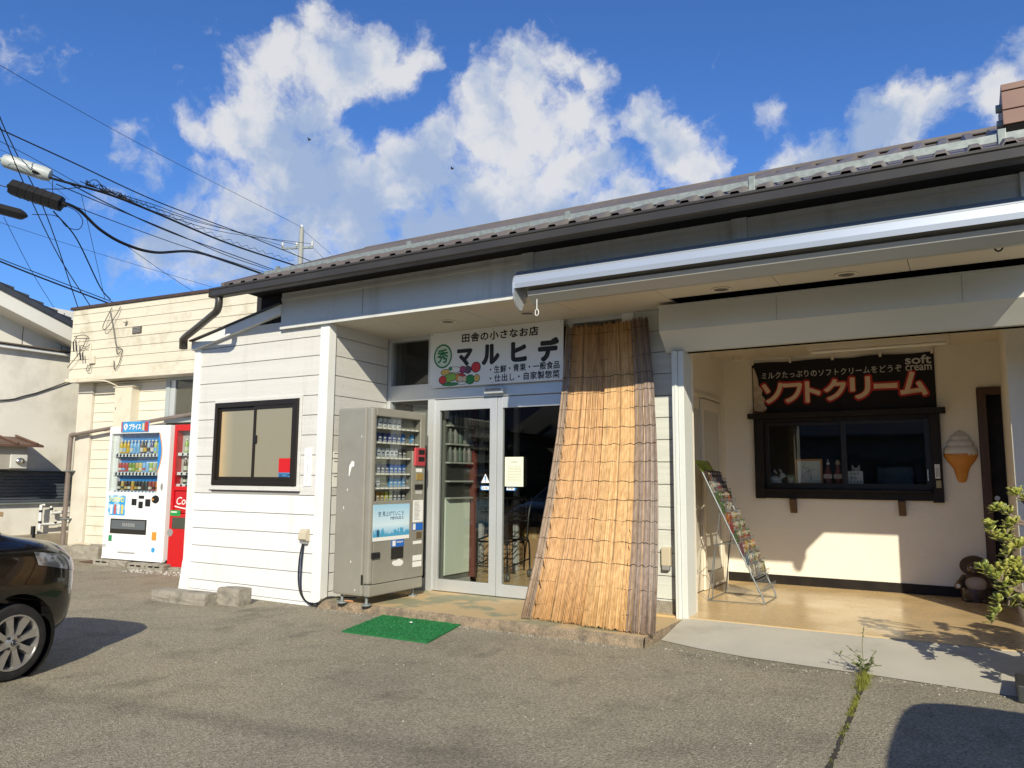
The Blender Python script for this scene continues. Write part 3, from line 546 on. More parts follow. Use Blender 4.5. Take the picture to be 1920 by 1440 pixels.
text('・生鮮・青果・一般食品', (-4.165,yt,2.308), .80,.078, M_INK, sp, bold=.022, space=1.05); text('・仕出し・自家製惣菜', (-4.165,yt,2.218), .80,.078, M_INK, sp, bold=.022, space=1.1)
rg = MB(); ro = ell(-4.758,2.53,.118,.130,40); ri = ell(-4.758,2.53,.100,.112,40)
for i in range(40): rg.add([(ro[i][0],yt,ro[i][1]),(ro[(i+1)%40][0],yt,ro[(i+1)%40][1]),(ri[(i+1)%40][0],yt,ri[(i+1)%40][1]),(ri[i][0],yt,ri[i][1])], [(0,1,2,3)])
rg.build('emblem_ring', M_GREEN, sp); decal(ell(-4.758,2.53,.100,.112,40), (0,YS,0), flat('pale_green', (.55,.66,.55), .4), sp, 'emblem_field', th=.0006); text('秀', (-4.83,yt-.0008,2.455), .143,.152, M_GREEN, sp, 'emblem', bold=.03)
def blob(cx, cz, rx, rz_, c, k, name='vegetable_print'):
    mk = flat('print_%d_%d_%d' % tuple(int(99*q) for q in c), c, .45); decal(ell(cx,cz,rx*1.10+.002,rz_*1.10+.002,20), (0,YS-.0004*k,0), M_INK, sp, name, th=.0008); return decal(ell(cx,cz,rx,rz_,20), (0,YS-.0004*k,0), mk, sp, name, th=.0011)
RED, YEL, GRN, LGR, PUR, ORG, WHT = (.55,.03,.03),(.62,.42,.10),(.02,.22,.05),(.22,.42,.06),(.30,.04,.12),(.65,.25,.04),(.72,.72,.68)
for k, (cx,cz,rx,rz_,c) in enumerate([(-4.72,2.355,.055,.030,YEL),(-4.60,2.375,.075,.030,WHT),(-4.655,2.388,.022,.020,GRN),(-4.50,2.37,.040,.034,PUR),(-4.435,2.365,.04,.036,(.10,.06,.09)),(-4.335,2.385,.052,.050,RED),(-4.545,2.305,.075,.026,RED),(-4.68,2.290,.045,.042,LGR),(-4.63,2.300,.045,.040,LGR),
        (-4.565,2.290,.022,.04,ORG),(-4.755,2.275,.045,.040,RED),(-4.53,2.275,.03,.032,(.62,.48,.34)),(-4.475,2.272,.03,.030,(.62,.48,.34)),(-4.405,2.262,.052,.045,GRN),(-4.322,2.270,.032,.036,YEL),(-4.655,2.225,.10,.016,GRN),(-4.505,2.228,.05,.013,WHT)]): blob(cx,cz,rx,rz_,c,k*.3+1)
for x,z in ((-4.90,2.77),(-3.35,2.77),(-4.90,2.215),(-3.38,2.215),(-4.13,2.772),(-4.13,2.212)): decal(ell(x,z,.006,.006,10), (0,YS,0), M_GREY, sp, 'screw')
sn = thing('door_sensor', 'small grey motion sensor box below the shop name board', 'sensor', (-4.12,6.56,2.10)); box(-4.235,-4.01,6.545,6.60,2.103,2.165,c=.006).build('housing', M_ALU, sn); box(-4.215,-4.03,6.540,6.546,2.125,2.155).build('lens', M_GREY, sn)
# notice taped to the right door
nt_ = thing('paper_notice', 'pale printed notice taped to the right glass door', 'notice', (-3.90,6.61,1.19)); box(-4.008,-3.795,6.603,6.6045,1.167,1.459).build('sheet', flat('cream_paper', (.72,.74,.58), .8), nt_)
tm = MB()
for i in range(10):
    z = 1.36-.0155*i
    x = -3.975
    while x < -3.83:
        l = rnd.uniform(.006,.02); tm.quad((x,6.6025,z),(x+l,6.6025,z),(x+l,6.6025,z+.0045),(x,6.6025,z+.0045)); x += l+rnd.uniform(.003,.008)
tm.quad((-3.935,6.6025,1.405),(-3.865,6.6025,1.405),(-3.865,6.6025,1.412),(-3.935,6.6025,1.412)); tm.build('print', flat('grey_ink', (.22,.22,.20), .8), nt_, kind='stuff')

# reed screen leaning on the wall: three overlapping lengths of reed tied with twine
RS = thing('reed_screen', 'tall woven reed screen leaning against the wall right of the doors', 'reed screen', (-2.65,5.9,.08))
M_REED = surf('reed', (.5,.33,.15), rough=.55, attr='Col', fine=(35,(.72,.68,.62)), bump=.15, bscale=60, stretch=(1,1,.12)); M_TWINE = flat('twine', (.035,.022,.012), .9)
def reed_top(f): return Vector((-3.30+.86*f, 6.555-.012*math.sin(f*9), 2.700-.02*f))
def reed_at(f, t): a, b = reed_bot(f), reed_top(f); p = a.lerp(b, t); p.y = a.y+(b.y-a.y)*(1-(1-t)**1.6); return p
def reed_bot(f): return Vector((-3.305+1.205*f, 5.735+.012*math.sin(f*14)-.03*f, .082))
def reeds(f0, f1, n, dy, pal, dark, zt=0.0, zb=0.0):
    m = MB(); tw = []
    rows = [.045,.115,.185,.25,.315,.38,.44,.505,.565,.625,.69,.75,.81,.87,.925,.972]
    for i in range(n):
        f = f0 + (f1-f0)*(i+.5)/n + rnd.uniform(-.4,.4)/n*(f1-f0); bul = dy - .006*math.sin((f-f0)/(f1-f0)*math.pi) + rnd.uniform(-.003,.003)
        a, b = reed_bot(f) + Vector((0,bul-rnd.uniform(0,.01),zb+rnd.uniform(0,.022))), reed_top(f) + Vector((0,bul,zt+rnd.uniform(-.015,.025)))
        dz_ = Vector((0,bul,0)); wob_ = rnd.uniform(-.003,.003); c = Vector(pal[rnd.randrange(len(pal))])*rnd.uniform(.84,1.12)
        if rnd.random() < dark: c = c*.55
        r = rnd.uniform(.0032,.0042)*(1.05)
        m.tube([a]+[reed_at(f,t)+dz_+Vector((wob_*math.sin(t*6),0,0)) for t in (.2,.4,.6,.8)]+[b], [r*1.1,r*1.06,r,r*.95,r*.9,r*.82], 5, tuple(c))
    p = m.build('reed_panel', M_REED, RS, smooth='all'); p['kind'] = 'stuff'
    for j, t in enumerate(rows):
        pts = []; ph = rnd.uniform(0,6); k = max(6, int(26*(f1-f0)))
        for q in range(k+1):
            f = f0+(f1-f0)*q/k; w = reed_at(f, t); pts.append(w + Vector((0, dy-.014, (zb*(1-t)+zt*t)+.006*math.sin(q*1.7+ph)+rnd.uniform(-.004,.004))))
        MB().tube(pts, .0021, 5).build('twine', M_TWINE, p)
    return p
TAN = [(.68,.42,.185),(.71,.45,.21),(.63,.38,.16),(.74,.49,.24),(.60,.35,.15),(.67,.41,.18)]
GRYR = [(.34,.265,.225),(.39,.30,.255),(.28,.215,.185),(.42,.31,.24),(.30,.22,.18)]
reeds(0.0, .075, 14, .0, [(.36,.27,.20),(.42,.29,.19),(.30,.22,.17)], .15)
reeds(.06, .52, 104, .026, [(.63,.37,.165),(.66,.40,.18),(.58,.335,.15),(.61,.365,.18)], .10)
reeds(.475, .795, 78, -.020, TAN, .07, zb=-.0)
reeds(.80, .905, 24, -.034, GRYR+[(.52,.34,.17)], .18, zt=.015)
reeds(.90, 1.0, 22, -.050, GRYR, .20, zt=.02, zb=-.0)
kn = MB()
for j in range(15):   # loose twine ends along the left edge and the centre right seam
    t = .06+.06*j; w = reed_at(.085, t)+Vector((0,-.03,0)); kn.tube([w, w+Vector((rnd.uniform(.0,.012),-.008,-.02)), w+Vector((rnd.uniform(0,.02),-.004,-.05-rnd.uniform(0,.02)))], .0028, 4)
    if j < 6: w = reed_at(.775, .04+.05*j)+Vector((0,-.035,0)); kn.tube([w, w+Vector((rnd.uniform(-.01,.01),-.006,-.03)), w+Vector((rnd.uniform(-.012,.012),0,-.06))], .0026, 4)
kn.build('twine_ends', M_TWINE, RS, kind='stuff')

# green mat
G = thing('door_mat', 'bright green artificial turf mat on the asphalt before the step', 'mat', (-4.15,5.2,0))
cz = [(-4.455,4.815),(-4.66,5.575),(-3.815,5.60),(-3.615,4.845)]
def mp(u, v): 
    a = Vector((*cz[0],0)).lerp(Vector((*cz[3],0)), u); b = Vector((*cz[1],0)).lerp(Vector((*cz[2],0)), u); return a.lerp(b, v)
mb = MB(); P4 = [mp(0,0),mp(1,0),mp(1,1),mp(0,1)]; mb.add([p+Vector((0,0,.001)) for p in P4]+[p+Vector((0,0,.012)) for p in P4], [(0,1,2,3),(4,5,6,7),(0,1,5,4),(1,2,6,5),(2,3,7,6),(3,0,4,7)]); mb.build('backing', flat('mat_backing', (.010,.14,.038), .8), G)
tu = MB()
for i in range(9000):
    p = mp(min(max(rnd.random(),.002),.998), min(max(rnd.random(),.002),.998)); a = rnd.uniform(0,6.28); l = rnd.uniform(.005,.010); d = Vector((math.cos(a),math.sin(a),0)); s_ = Vector((-d.y,d.x,0))*.0030; k = rnd.uniform(.85,1.15); b0 = p+Vector((0,0,.011))
    tu.add([b0-s_, b0+s_, b0+d*.006+Vector((0,0,l))], [(0,1,2)], (.010*k,.165*k,.042*k))
tf = tu.build('turf', surf('mat_turf', (0,.2,.05), rough=.5, attr='Col'), G); tf['kind'] = 'stuff'
sc_ = MB().sphere((-4.17,5.35,.026),.012,8,5,sc=(1.2,1,.5)); tag(sc_.build('paper_scrap', M_PAPER, None, True, (-4.17,5.35,.02)), 'tiny white scrap lying on the green mat', 'scrap')

# cigarette vending machine, facing right along the wall
CM = thing('cigarette_machine', 'tall grey metal cigarette vending machine standing beside the white bay', 'vending machine', (-4.98,5.88,.08))
M_CIG = surf('machine_grey', (.37,.35,.295), (.34,.32,.27), scale=2, rough=.38, metal=.35, dirt=(.30,.28,.235), dscale=3, dlo=.55, dhi=.8, fine=(9,(.95,.95,.95)))
box(-5.205,-4.845,5.478,6.285,.165,1.903,c=.02).build('cabinet', M_CIG, CM)
box(-4.84,-4.77,5.49,6.285,.165,.27,c=.012).build('kick_plate', M_CIG, CM)
XF = -4.765; Y0, Y1, Zb, Zt = 5.475, 6.285, .275, 1.903
cy = lambda a: Y0+(Y1-Y0)*a
czz = lambda b: .165+(1.903-.165)*b
dr = MB(); da0, da1, db0, db1 = .075,.90,.495,.955       # front door with a display opening
DX = -4.842
dr.box(DX,XF,Y0,cy(da0),Zb,Zt,c=.022); dr.box(DX,XF,cy(da1),Y1,Zb,Zt,c=.008); dr.box(DX,XF-.0008,cy(da0)-.004,cy(da1)+.004,Zb,czz(db0),c=.003); dr.box(DX,XF-.0008,cy(da0)-.004,cy(da1)+.004,czz(db1),Zt,c=.008)
dr.box(DX,XF-.0006,cy(.745),cy(da1)+.002,czz(db0)-.002,czz(.775),c=.004)
cdoor = dr.build('machine_door', M_CIG, CM)
box(DX-.03,DX-.02,cy(da0)-.01,cy(da1)+.01,czz(db0)-.01,czz(db1)+.01).build('display_back', flat('display_back', (.20,.19,.165), .5), CM)
NAVY,BLU,SKY,WHP,SIL,GLD,YLW,CHR,OLV = (.012,.03,.13),(.02,.12,.45),(.05,.28,.62),(.72,.73,.74),(.46,.48,.50),(.35,.22,.03),(.55,.48,.05),(.03,.03,.035),(.28,.30,.06)
rowsb = [.905,.825,.742,.655,.578,.503]
rowsc = [[SIL,WHP,WHP,WHP,WHP,WHP,None,None,None],[NAVY,NAVY,NAVY,(.02,.03,.22),(.02,.05,.25),NAVY,BLU,None,SKY],[WHP,WHP,SIL,WHP,WHP,WHP,CHR,CHR],[NAVY,NAVY,NAVY,NAVY,BLU,BLU,BLU,BLU],[SIL,WHP,None,None,SKY,SKY,SKY,SKY],[GLD,(.42,.22,.02),GLD,YLW,OLV,CHR,CHR,CHR]]
M_TRAY = flat('tray_grey', (.48,.47,.43), .45)
for bz, cl in zip(rowsb, rowsc):
    hi = .88 if len(cl) == 9 else .72; wcell = (hi-.09)/len(cl); z = czz(bz)
    tr = box(DX-.02,XF-.012,cy(da0)+.002,cy(hi+.01),z-.034,z-.012,c=.003).build('shelf', M_TRAY, CM)
    for k, c in enumerate(cl):
        a = .092+wcell*(k+.5)
        bt = MB().box(XF-.013,XF-.006,cy(a)-.022,cy(a)+.022,z-.031,z-.019,c=.002); bt.build('button', flat('button_grey', (.62,.60,.52), .4), tr)
        if c is None: continue
        mk = flat('pack_%d_%d_%d' % tuple(int(99*q) for q in c), c, .35); hw = .0245
        pk = box(DX-.012,DX+.012,cy(a)-hw,cy(a)+hw,z-.012,z+.074,c=.002).build('cigarette_pack', mk, CM)
        lc = (.78,.78,.78) if sum(c) < 1.2 else (.06,.08,.2); box(DX+.0121,DX+.0128,cy(a)-hw*.7,cy(a)+hw*.7,z+.022,z+.036).build('pack_print', flat('packprint_%d' % (sum(c) < 1.2), lc, .5), pk); 
        box(DX+.0121,DX+.0127,cy(a)-hw*.9,cy(a)+hw*.9,z-.008,z+.010).build('pack_print', flat('packwarn', (.55,.55,.53) if sum(c) < 1.2 else (.45,.46,.48), .5), pk)
box(XF-.010,XF-.007,cy(da0),cy(.745),czz(db0),czz(.775)).build('display_glass', M_GLASS, CM); box(XF-.010,XF-.007,cy(da0),cy(da1),czz(.775),czz(db1)).build('display_glass', M_GLASS, CM)
UY = BY
def cdecal(a0,b0,a1,b1,mat,name,th=.002,par=None,lift=0.0): return decal(rect(cy(a0),czz(b0),cy(a1),czz(b1)), (XF+lift,0,0), mat, par or CM, name, u=UY, v=BZ, th=th)
def poster_mat():
    m = bpy.data.materials.new('sky_poster'); m.use_nodes = True; nt = m.node_tree; N, L = nt.nodes, nt.links; p = N['Principled BSDF']; p.inputs['Roughness'].default_value = .25
    g_ = N.new('ShaderNodeNewGeometry'); sx = N.new('ShaderNodeSeparateXYZ'); L.new(g_.outputs['Position'], sx.inputs[0]); mr = N.new('ShaderNodeMapRange'); L.new(sx.outputs['Z'], mr.inputs['Value']); mr.inputs['From Min'].default_value = czz(.29); mr.inputs['From Max'].default_value = czz(.475)
    r = N.new('ShaderNodeValToRGB'); L.new(mr.outputs[0], r.inputs[0]); e = r.color_ramp.elements; e[0].color = (.10,.33,.52,1); e[1].color = (.34,.58,.75,1); q = e.new(.3); q.color = (.42,.62,.76,1); q = e.new(.42); q.color = (.62,.76,.82,1); L.new(r.outputs[0], p.inputs['Base Color']); return m
ps = cdecal(.045,.285,.705,.478,poster_mat(),'sky_poster',.003)
cdecal(.045,.285,.705,.305,M_PAPER,'poster_strip',.0012,ps,.003)
M_SKYL = flat('skyline_blue', (.07,.32,.52), .5); sk = [(.05,.306)]; a = .05
while a < .70:
    h_ = .318+.022*rnd.random()*(0.6+1.0*abs(math.sin(a*9))); sk += [(a,h_),(a+.018,h_)]; a += .02
sk.append((.70,.306)); decal([(cy(p),czz(q)) for p, q in sk], (XF+.003,0,0), M_SKYL, ps, 'skyline_print', u=UY, th=.001)
decal([(cy(.115),czz(.308)),(cy(.15),czz(.308)),(cy(.15),czz(.335)),(cy(.14),czz(.347)),(cy(.125),czz(.347)),(cy(.115),czz(.335))], (XF+.004,0,0), flat('figure_blue', (.02,.06,.12), .5), ps, 'figure_print', u=UY, th=.001)
M_PINK = flat('poster_ink', (.04,.08,.16), .5)
text('空 見上げていこう', (XF+.0048,cy(.13),czz(.415)), .37,.045, M_PINK, ps, 'lettering', u=UY, bold=.005, space=1.05); text('MEVIUS S', (XF+.0048,cy(.35),czz(.395)), .19,.026, M_PINK, ps, 'lettering', u=UY, bold=.01)
M_REDP = flat('reader_red', (.42,.05,.06), .35); M_DKP = flat('dark_slot', (.02,.018,.016), .35); M_BLUP = flat('label_blue', (.02,.13,.48), .4)
rd = box(XF-.004,XF+.022,cy(.775),cy(.975),czz(.690),czz(.795),c=.010).build('card_reader', M_REDP, CM)
for b0,b1 in ((.755,.783),(.715,.742)): decal(rect(cy(.83),czz(b0),cy(.95),czz(b1)), (XF+.022,0,0), M_DKP, rd, 'screen', u=UY)
cdecal(.82,.655,.94,.675,M_PAPER,'label'); cdecal(.83,.61,.955,.648,flat('note_gold', (.30,.20,.06), .4),'note_slot',.006); cdecal(.80,.555,.96,.585,M_DKP,'coin_slot',.004); cdecal(.82,.53,.95,.548,M_TRAY,'label')
cdecal(.775,.37,.975,.495,M_PAPER,'price_list',.002)
pl_ = MB()
for i in range(15):
    b = .385+.007*i; pl_.quad((XF+.0024,cy(.80),czz(b)),(XF+.0024,cy(.80+rnd.uniform(.04,.15)),czz(b)),(XF+.0024,cy(.80+.1),czz(b+.0025)),(XF+.0024,cy(.80),czz(b+.0025)))
pl_.build('print', M_GREY, CM, kind='stuff')
lb = cdecal(.77,.325,.975,.365,M_BLUP,'blue_label',.002); decal(rect(cy(.78),czz(.328),cy(.83),czz(.362)), (XF+.002,0,0), M_PAPER, lb, 'print', u=UY, th=.0008)
rt = box(XF-.03,XF+.004,cy(.85),cy(.955),czz(.278),czz(.315),c=.004).build('coin_return', flat('return_brown', (.12,.09,.05), .35), CM); cdecal(.79,.248,.96,.265,M_PAPER,'label'); cdecal(.79,.155,.965,.185,M_PAPER,'label'); cdecal(.79,.12,.965,.150,M_PAPER,'label')
tp = cdecal(.38,.245,.615,.283,M_BLUP,'card_label',.002); text('taspo', (XF+.0035,cy(.47),czz(.262)), .10,.025, M_PAPER, tp, u=UY, bold=.02); decal(rect(cy(.40),czz(.25),cy(.455),czz(.279)), (XF+.002,0,0), M_PAPER, tp, 'print', u=UY, th=.0008)
cdecal(.38,.18,.605,.243,M_DKP,'delivery_slot',.003); decal([(cy(.40),czz(.155)),(cy(.42),czz(.17)),(cy(.50),czz(.172)),(cy(.52),czz(.18)),(cy(.60),czz(.165)),(cy(.61),czz(.15)),(cy(.56),czz(.138)),(cy(.45),czz(.142))], (XF,0,0), M_PAPER, CM, 'torn_sticker', u=UY)
box(XF-.004,XF+.016,cy(.03),cy(.165),czz(.195),czz(.228),c=.007).build('lock', M_BLACK, CM)
box(-4.858,-4.838,5.474,5.4765,.27,.36).build('hinge_slot', M_DKP, CM)
for x,y in ((-5.14,5.54),(-4.84,5.54),(-4.84,6.22),(-5.14,6.22)):
    q = MB(); q.lathe([(.05,0),(.05,.012),(.014,.016),(.012,.09),(0,.09)], (x,y,.08), 'z', 12); q.build('foot', M_GALV, CM)
MB().add([(-5.045,5.4775,1.355),(-5.015,5.4775,1.40),(-4.985,5.4775,1.395),(-4.985,5.4775,1.35),(-5.015,5.4775,1.345),(-5.04,5.4775,1.26),(-5.05,5.4775,1.26)], [(0,1,2,3,4),(0,4,5,6)]).build('tape_scrap', M_PAPER, CM)
sl = MB()
for x,z in ((-4.93,.21),(-4.99,.46),(-5.06,1.12),(-4.90,1.62),(-5.1,.95)): sl.box(x-.003,x+.003,5.4768,5.4782,z,z+rnd.uniform(.015,.03))
sl.build('paint_chips', M_PAPER, CM, kind='stuff')

# ------------------------------------------------------------------ the soft serve alcove
YB = 9.08
BN = thing('banner', 'black soft serve banner with red edged cream lettering above the service window', 'banner', (-1.2,9.04,2.0))
def wave(x, z): return 9.055 - .008*math.sin(x*7.0+.6) - .004*math.sin(x*17+z*4)
bm_ = MB(); nx, nz = 40, 8; X0,X1,Z0,Z1 = -2.135,-.265,2.012,2.595
gv = [(X0+(X1-X0)*i/nx, wave(X0+(X1-X0)*i/nx, Z0+(Z1-Z0)*j/nz), Z0+(Z1-Z0)*j/nz + (.006*math.sin(i*.5) if j == nz else 0)) for j in range(nz+1) for i in range(nx+1)]
bm_.add(gv, [(j*(nx+1)+i, j*(nx+1)+i+1, (j+1)*(nx+1)+i+1, (j+1)*(nx+1)+i) for j in range(nz) for i in range(nx)])
cloth = bm_.build('cloth', surf('banner_black', (.010,.009,.011), rough=.75, spec=.3), BN, smooth='all')
def on_cloth(o, lift):
    if o is None: return
    o3 = Vector(BN['_o'])
    for v in o.data.vertices: v.co.y = wave(v.co.x+o3.x, v.co.z+o3.z) - lift - o3.y + (v.co.y+o3.y-9.0)
M_RIM = flat('banner_red', (.42,.022,.022), .7); M_CRM = flat('banner_cream', (.70,.52,.37), .7); M_GRYT = flat('banner_grey', (.50,.50,.50), .7)
BIG = 'ソフトクリーム'; big = [(-2.03,2.115,.245,.24),(-1.795,2.115,.22,.23),(-1.555,2.11,.17,.245),(-1.355,2.12,.235,.245),(-1.09,2.125,.215,.25),(-.85,2.225,.235,.065),(-.60,2.135,.265,.265)]
for ch, (x,z,w_,h_) in zip(BIG, big):
    on_cloth(text(ch, (x-.018,9.0,z-.018), w_+.036,h_+.036, M_RIM, cloth, 'lettering', bold=.10), .0025); on_cloth(text(ch, (x+.004,9.0,z+.004), w_-.008,h_-.008, M_CRM, cloth, 'lettering', bold=.05), .0045)
on_cloth(text('ミルクたっぷりのソフトクリームをどうぞ', (-2.02,9.0,2.405), 1.45,.075, M_GRYT, cloth, bold=.012, space=1.08), .003)
on_cloth(text('soft', (-.535,9.0,2.475), .245,.095, M_GRYT, cloth, bold=.035), .003); on_cloth(text('cream', (-.535,9.0,2.405), .245,.060, M_GRYT, cloth, bold=.03), .003)
sw = MB(); pp = [(-2.125,2.02),(-2.00,2.02),(-1.975,2.07),(-2.01,2.12),(-1.99,2.17),(-2.03,2.22),(-2.02,2.28),(-2.06,2.33),(-2.07,2.42),(-2.105,2.53),(-2.125,2.55)]
sw.add([(x,9.0,z) for x, z in pp], [tuple(range(len(pp)))]); on_cloth(sw.build('swirl_print', surf('swirl_print', (.52,.44,.36), (.36,.27,.2), scale=14, rough=.7), cloth), .003)
sw = MB(); pp = [(-2.125,2.02),(-2.0,2.02),(-1.99,2.045),(-2.06,2.055),(-2.125,2.04)]; sw.add([(x,9.0,z) for x, z in pp], [tuple(range(len(pp)))]); on_cloth(sw.build('cone_print', flat('cone_print', (.16,.06,.03), .7), cloth), .0036)
for x in (-2.12,-1.70,-1.25,-.77,-.28): box(x-.013,x+.013,9.035,9.055,2.575,2.635,c=.003).build('clip', M_CREAMPAINT, BN)

SW = thing('service_window', 'black framed service window with sliding panes in the alcove wall', 'window', (-1.18,9.05,1.0))
f_ = MB(); f_.box(-2.125,-2.02,9.02,9.20,1.04,1.945,c=.004); f_.box(-.345,-.245,9.02,9.20,1.03,1.945,c=.004); f_.box(-2.02,-.345,9.03,9.20,1.045,1.155,c=.004); f_.box(-2.02,-.345,9.032,9.20,1.90,1.945,c=.004); fr_ = f_.build('frame', M_BLACKWOOD, SW)
box(-2.185,-.19,8.985,9.09,1.945,2.005,c=.004).build('head_board', M_BLACKWOOD, SW); box(-2.02,-.345,8.955,9.05,1.125,1.15,c=.004).build('sill', M_BLACKWOOD, SW)
for (x0,x1,yy) in ((-2.02,-1.16,9.085),(-1.20,-.345,9.055)):
    q = MB(); q.box(x0,x0+.05,yy,yy+.028,1.156,1.899,c=.003); q.box(x1-.05,x1,yy,yy+.028,1.156,1.899,c=.003); q.box(x0+.05,x1-.05,yy+.001,yy+.027,1.156,1.215,c=.003); q.box(x0+.05,x1-.05,yy+.001,yy+.027,1.862,1.899,c=.003); sx_ = q.build('sash', M_BRONZE, SW); box(x0+.05,x1-.05,yy+.012,yy+.017,1.215,1.862).build('pane', M_GLASSDK if False else M_GLASS, sx_)
for x in (-1.72,-.635): 
    q = MB(); q.prism([(9.08,1.045),(8.99,1.045),(8.985,1.03),(9.035,.905),(9.055,.885),(9.08,.89)], 'x', x-.033, x+.033); q.build('bracket', M_DARKWOOD, SW)
st = box(-.315,-.27,9.0185,9.02,1.275,1.42).build('notice_sticker', M_PAPER, SW); text('開・閉', (-.30,9.0175,1.40), .02,.012, M_INK, st); 
for i in range(3): box(-.305+.012*i,-.301+.012*i,9.0178,9.0184,1.29,1.39).build('print', M_INK, st)
box(-.31,-.265,9.017,9.02,1.18,1.255).build('gold_sticker', flat('gold_sticker', (.34,.29,.16), .5), SW)
box(-.385,-.375,9.045,9.054,1.25,1.37,c=.003).build('pull', M_STEEL, SW)
box(-2.02,-.345,9.225,9.60,1.17,1.20).build('counter', surf('counter_dark', (.05,.045,.04), rough=.3), SW)
# things standing inside the service window
YI = 9.20; ZI = 1.20
rb = MB(); M_PORC = surf('porcelain', (.62,.60,.56), rough=.35)
rb.sphere((-1.95,YI+.03,ZI+.045),.06,14,8,sc=(1.35,.8,.78)); rb.sphere((-1.865,YI+.03,ZI+.10),.030,12,8,sc=(1.1,.9,1)); rb.sphere((-1.84,YI+.03,ZI+.092),.016,10,6); rb.tube([(-1.89,YI+.03,ZI+.06),(-1.87,YI+.03,ZI+.09)],.024,10)
rb.tube([(-1.872,YI+.04,ZI+.12),(-1.89,YI+.045,ZI+.16),(-1.905,YI+.045,ZI+.168)],[.008,.012,.005],8); rb.tube([(-1.93,YI+.05,ZI+.12),(-1.955,YI+.05,ZI+.155),(-1.96,YI+.05,ZI+.165)],[.007,.014,.006],8); rb.sphere((-2.01,YI+.03,ZI+.05),.018,10,6); rb.sphere((-1.89,YI,ZI+.012),.02,10,6,sc=(1.6,.8,.6))
tag(rb.build('rabbit_figurine', M_PORC, None, True, (-1.92,YI,ZI)), 'white rabbit figurine lying at left inside the service window', 'figurine')
cf = thing('framed_card', 'tiny framed card between the rabbit figurine and the autograph board', 'card', (-1.765,YI,ZI)); box(-1.81,-1.725,YI,YI+.012,ZI,ZI+.11,c=.002).build('frame', flat('card_frame', (.22,.26,.14), .6), cf); box(-1.80,-1.735,YI-.002,YI,ZI+.012,ZI+.098).build('card', flat('card_face', (.30,.34,.22), .6), cf)
q = MB(); q.sphere((-1.765,YI-.02,ZI+.052),.024,10,7,sc=(1.15,.7,.9)); q.sphere((-1.765,YI-.02,ZI+.018),.02,10,6,sc=(1,.7,1)); q.sphere((-1.785,YI-.02,ZI+.074),.008,8,5); q.sphere((-1.745,YI-.02,ZI+.074),.008,8,5); tag(q.build('toy_figure', M_PORC, None, True, (-1.765,YI-.02,ZI)), 'tiny white toy with round ears before the framed card', 'toy')
ab_ = thing('autograph_board', 'square white autograph board with orange border inside the service window', 'autograph board', (-1.57,YI,ZI)); box(-1.715,-1.425,YI,YI+.010,ZI,ZI+.285).build('border', flat('board_orange', (.52,.26,.10), .6), ab_); box(-1.693,-1.447,YI-.002,YI,ZI+.022,ZI+.263).build('face', flat('board_white', (.66,.68,.64), .6), ab_)
ik = MB()
for pts in ([(-1.60,.25),(-1.63,.20),(-1.60,.17),(-1.585,.19)],[(-1.57,.19),(-1.58,.12),(-1.55,.06),(-1.57,.04)],[(-1.65,.08),(-1.60,.14),(-1.53,.165),(-1.50,.16)],[(-1.56,.15),(-1.54,.10),(-1.55,.05)]): ik.tube([(x,YI-.004,ZI+z) for x, z in pts], .0022, 4)
for z in (.24,.21,.18,.15,.12,.09): ik.tube([(-1.475,YI-.004,ZI+z),(-1.46,YI-.004,ZI+z-.008),(-1.472,YI-.004,ZI+z-.014)], .0018, 4)
ik.tube([(-1.50,YI-.004,ZI+.05),(-1.48,YI-.004,ZI+.03),(-1.455,YI-.004,ZI+.05),(-1.46,YI-.004,ZI+.028)], .002, 4); ik.build('signature', M_INK, ab_, kind='stuff')
M_SAUCE = surf('strawberry_sauce', (.24,.075,.055), (.18,.05,.04), scale=12, rough=.3)
def bottle(x, capc, label):
    b = thing('sauce_bottle', label, 'bottle', (x,YI,ZI), group='sauce bottles in the service window')
    MB().lathe([(0,0),(.037,0),(.040,.01),(.040,.08),(.044,.10),(.040,.125),(.036,.15),(.020,.19),(.014,.21),(.014,.225),(0,.225)], (x,YI,ZI), 'z', 18).build('body', M_SAUCE, b, smooth=True)
    MB().lathe([(.017,0),(.018,.02),(.006,.028),(.004,.06),(0,.062)] if capc == 0 else [(.024,0),(.026,.02),(.02,.035),(.012,.05),(0,.052)], (x,YI,ZI+.222), 'z', 12).build('cap', M_WHITE if capc == 0 else flat('cap_cream', (.55,.40,.28), .5), b, smooth=True)
    lbm = MB(); lbm.box(x-.042,x+.042,YI-.0485,YI-.046,ZI+.07,ZI+.115); lo_ = lbm.build('label', flat('label_pink', (.60,.50,.46), .6), b); text('いちご', (x-.036,YI-.050,ZI+.078), .07,.028, flat('label_red', (.30,.05,.05), .6), lo_, bold=.02)
bottle(-1.365,0,'sauce bottle with white pump top right of the autograph board'); bottle(-1.262,1,'sauce bottle with cream cap beside the middle of the service window')
mn = thing('flavour_card', 'white handwritten flavour card in the middle of the service window', 'menu card', (-1.09,YI-.02,ZI)); box(-1.17,-1.01,YI-.03,YI-.024,ZI,ZI+.15).build('card', M_PAPER, mn)
for i, t in enumerate(('・ミルク','・モカ','・ミックス')): text(t, (-1.165,YI-.0318,ZI+.108-.046*i), (.12,.09,.145)[i], .032, M_INK, mn, bold=.02)
ct = MB(); ct.sphere((-1.085,YI+.03,ZI+.15),.042,14,9,sc=(1.15,.8,.95)); ct.sphere((-1.085,YI+.03,ZI+.07),.05,12,8,sc=(1,.8,1.3))
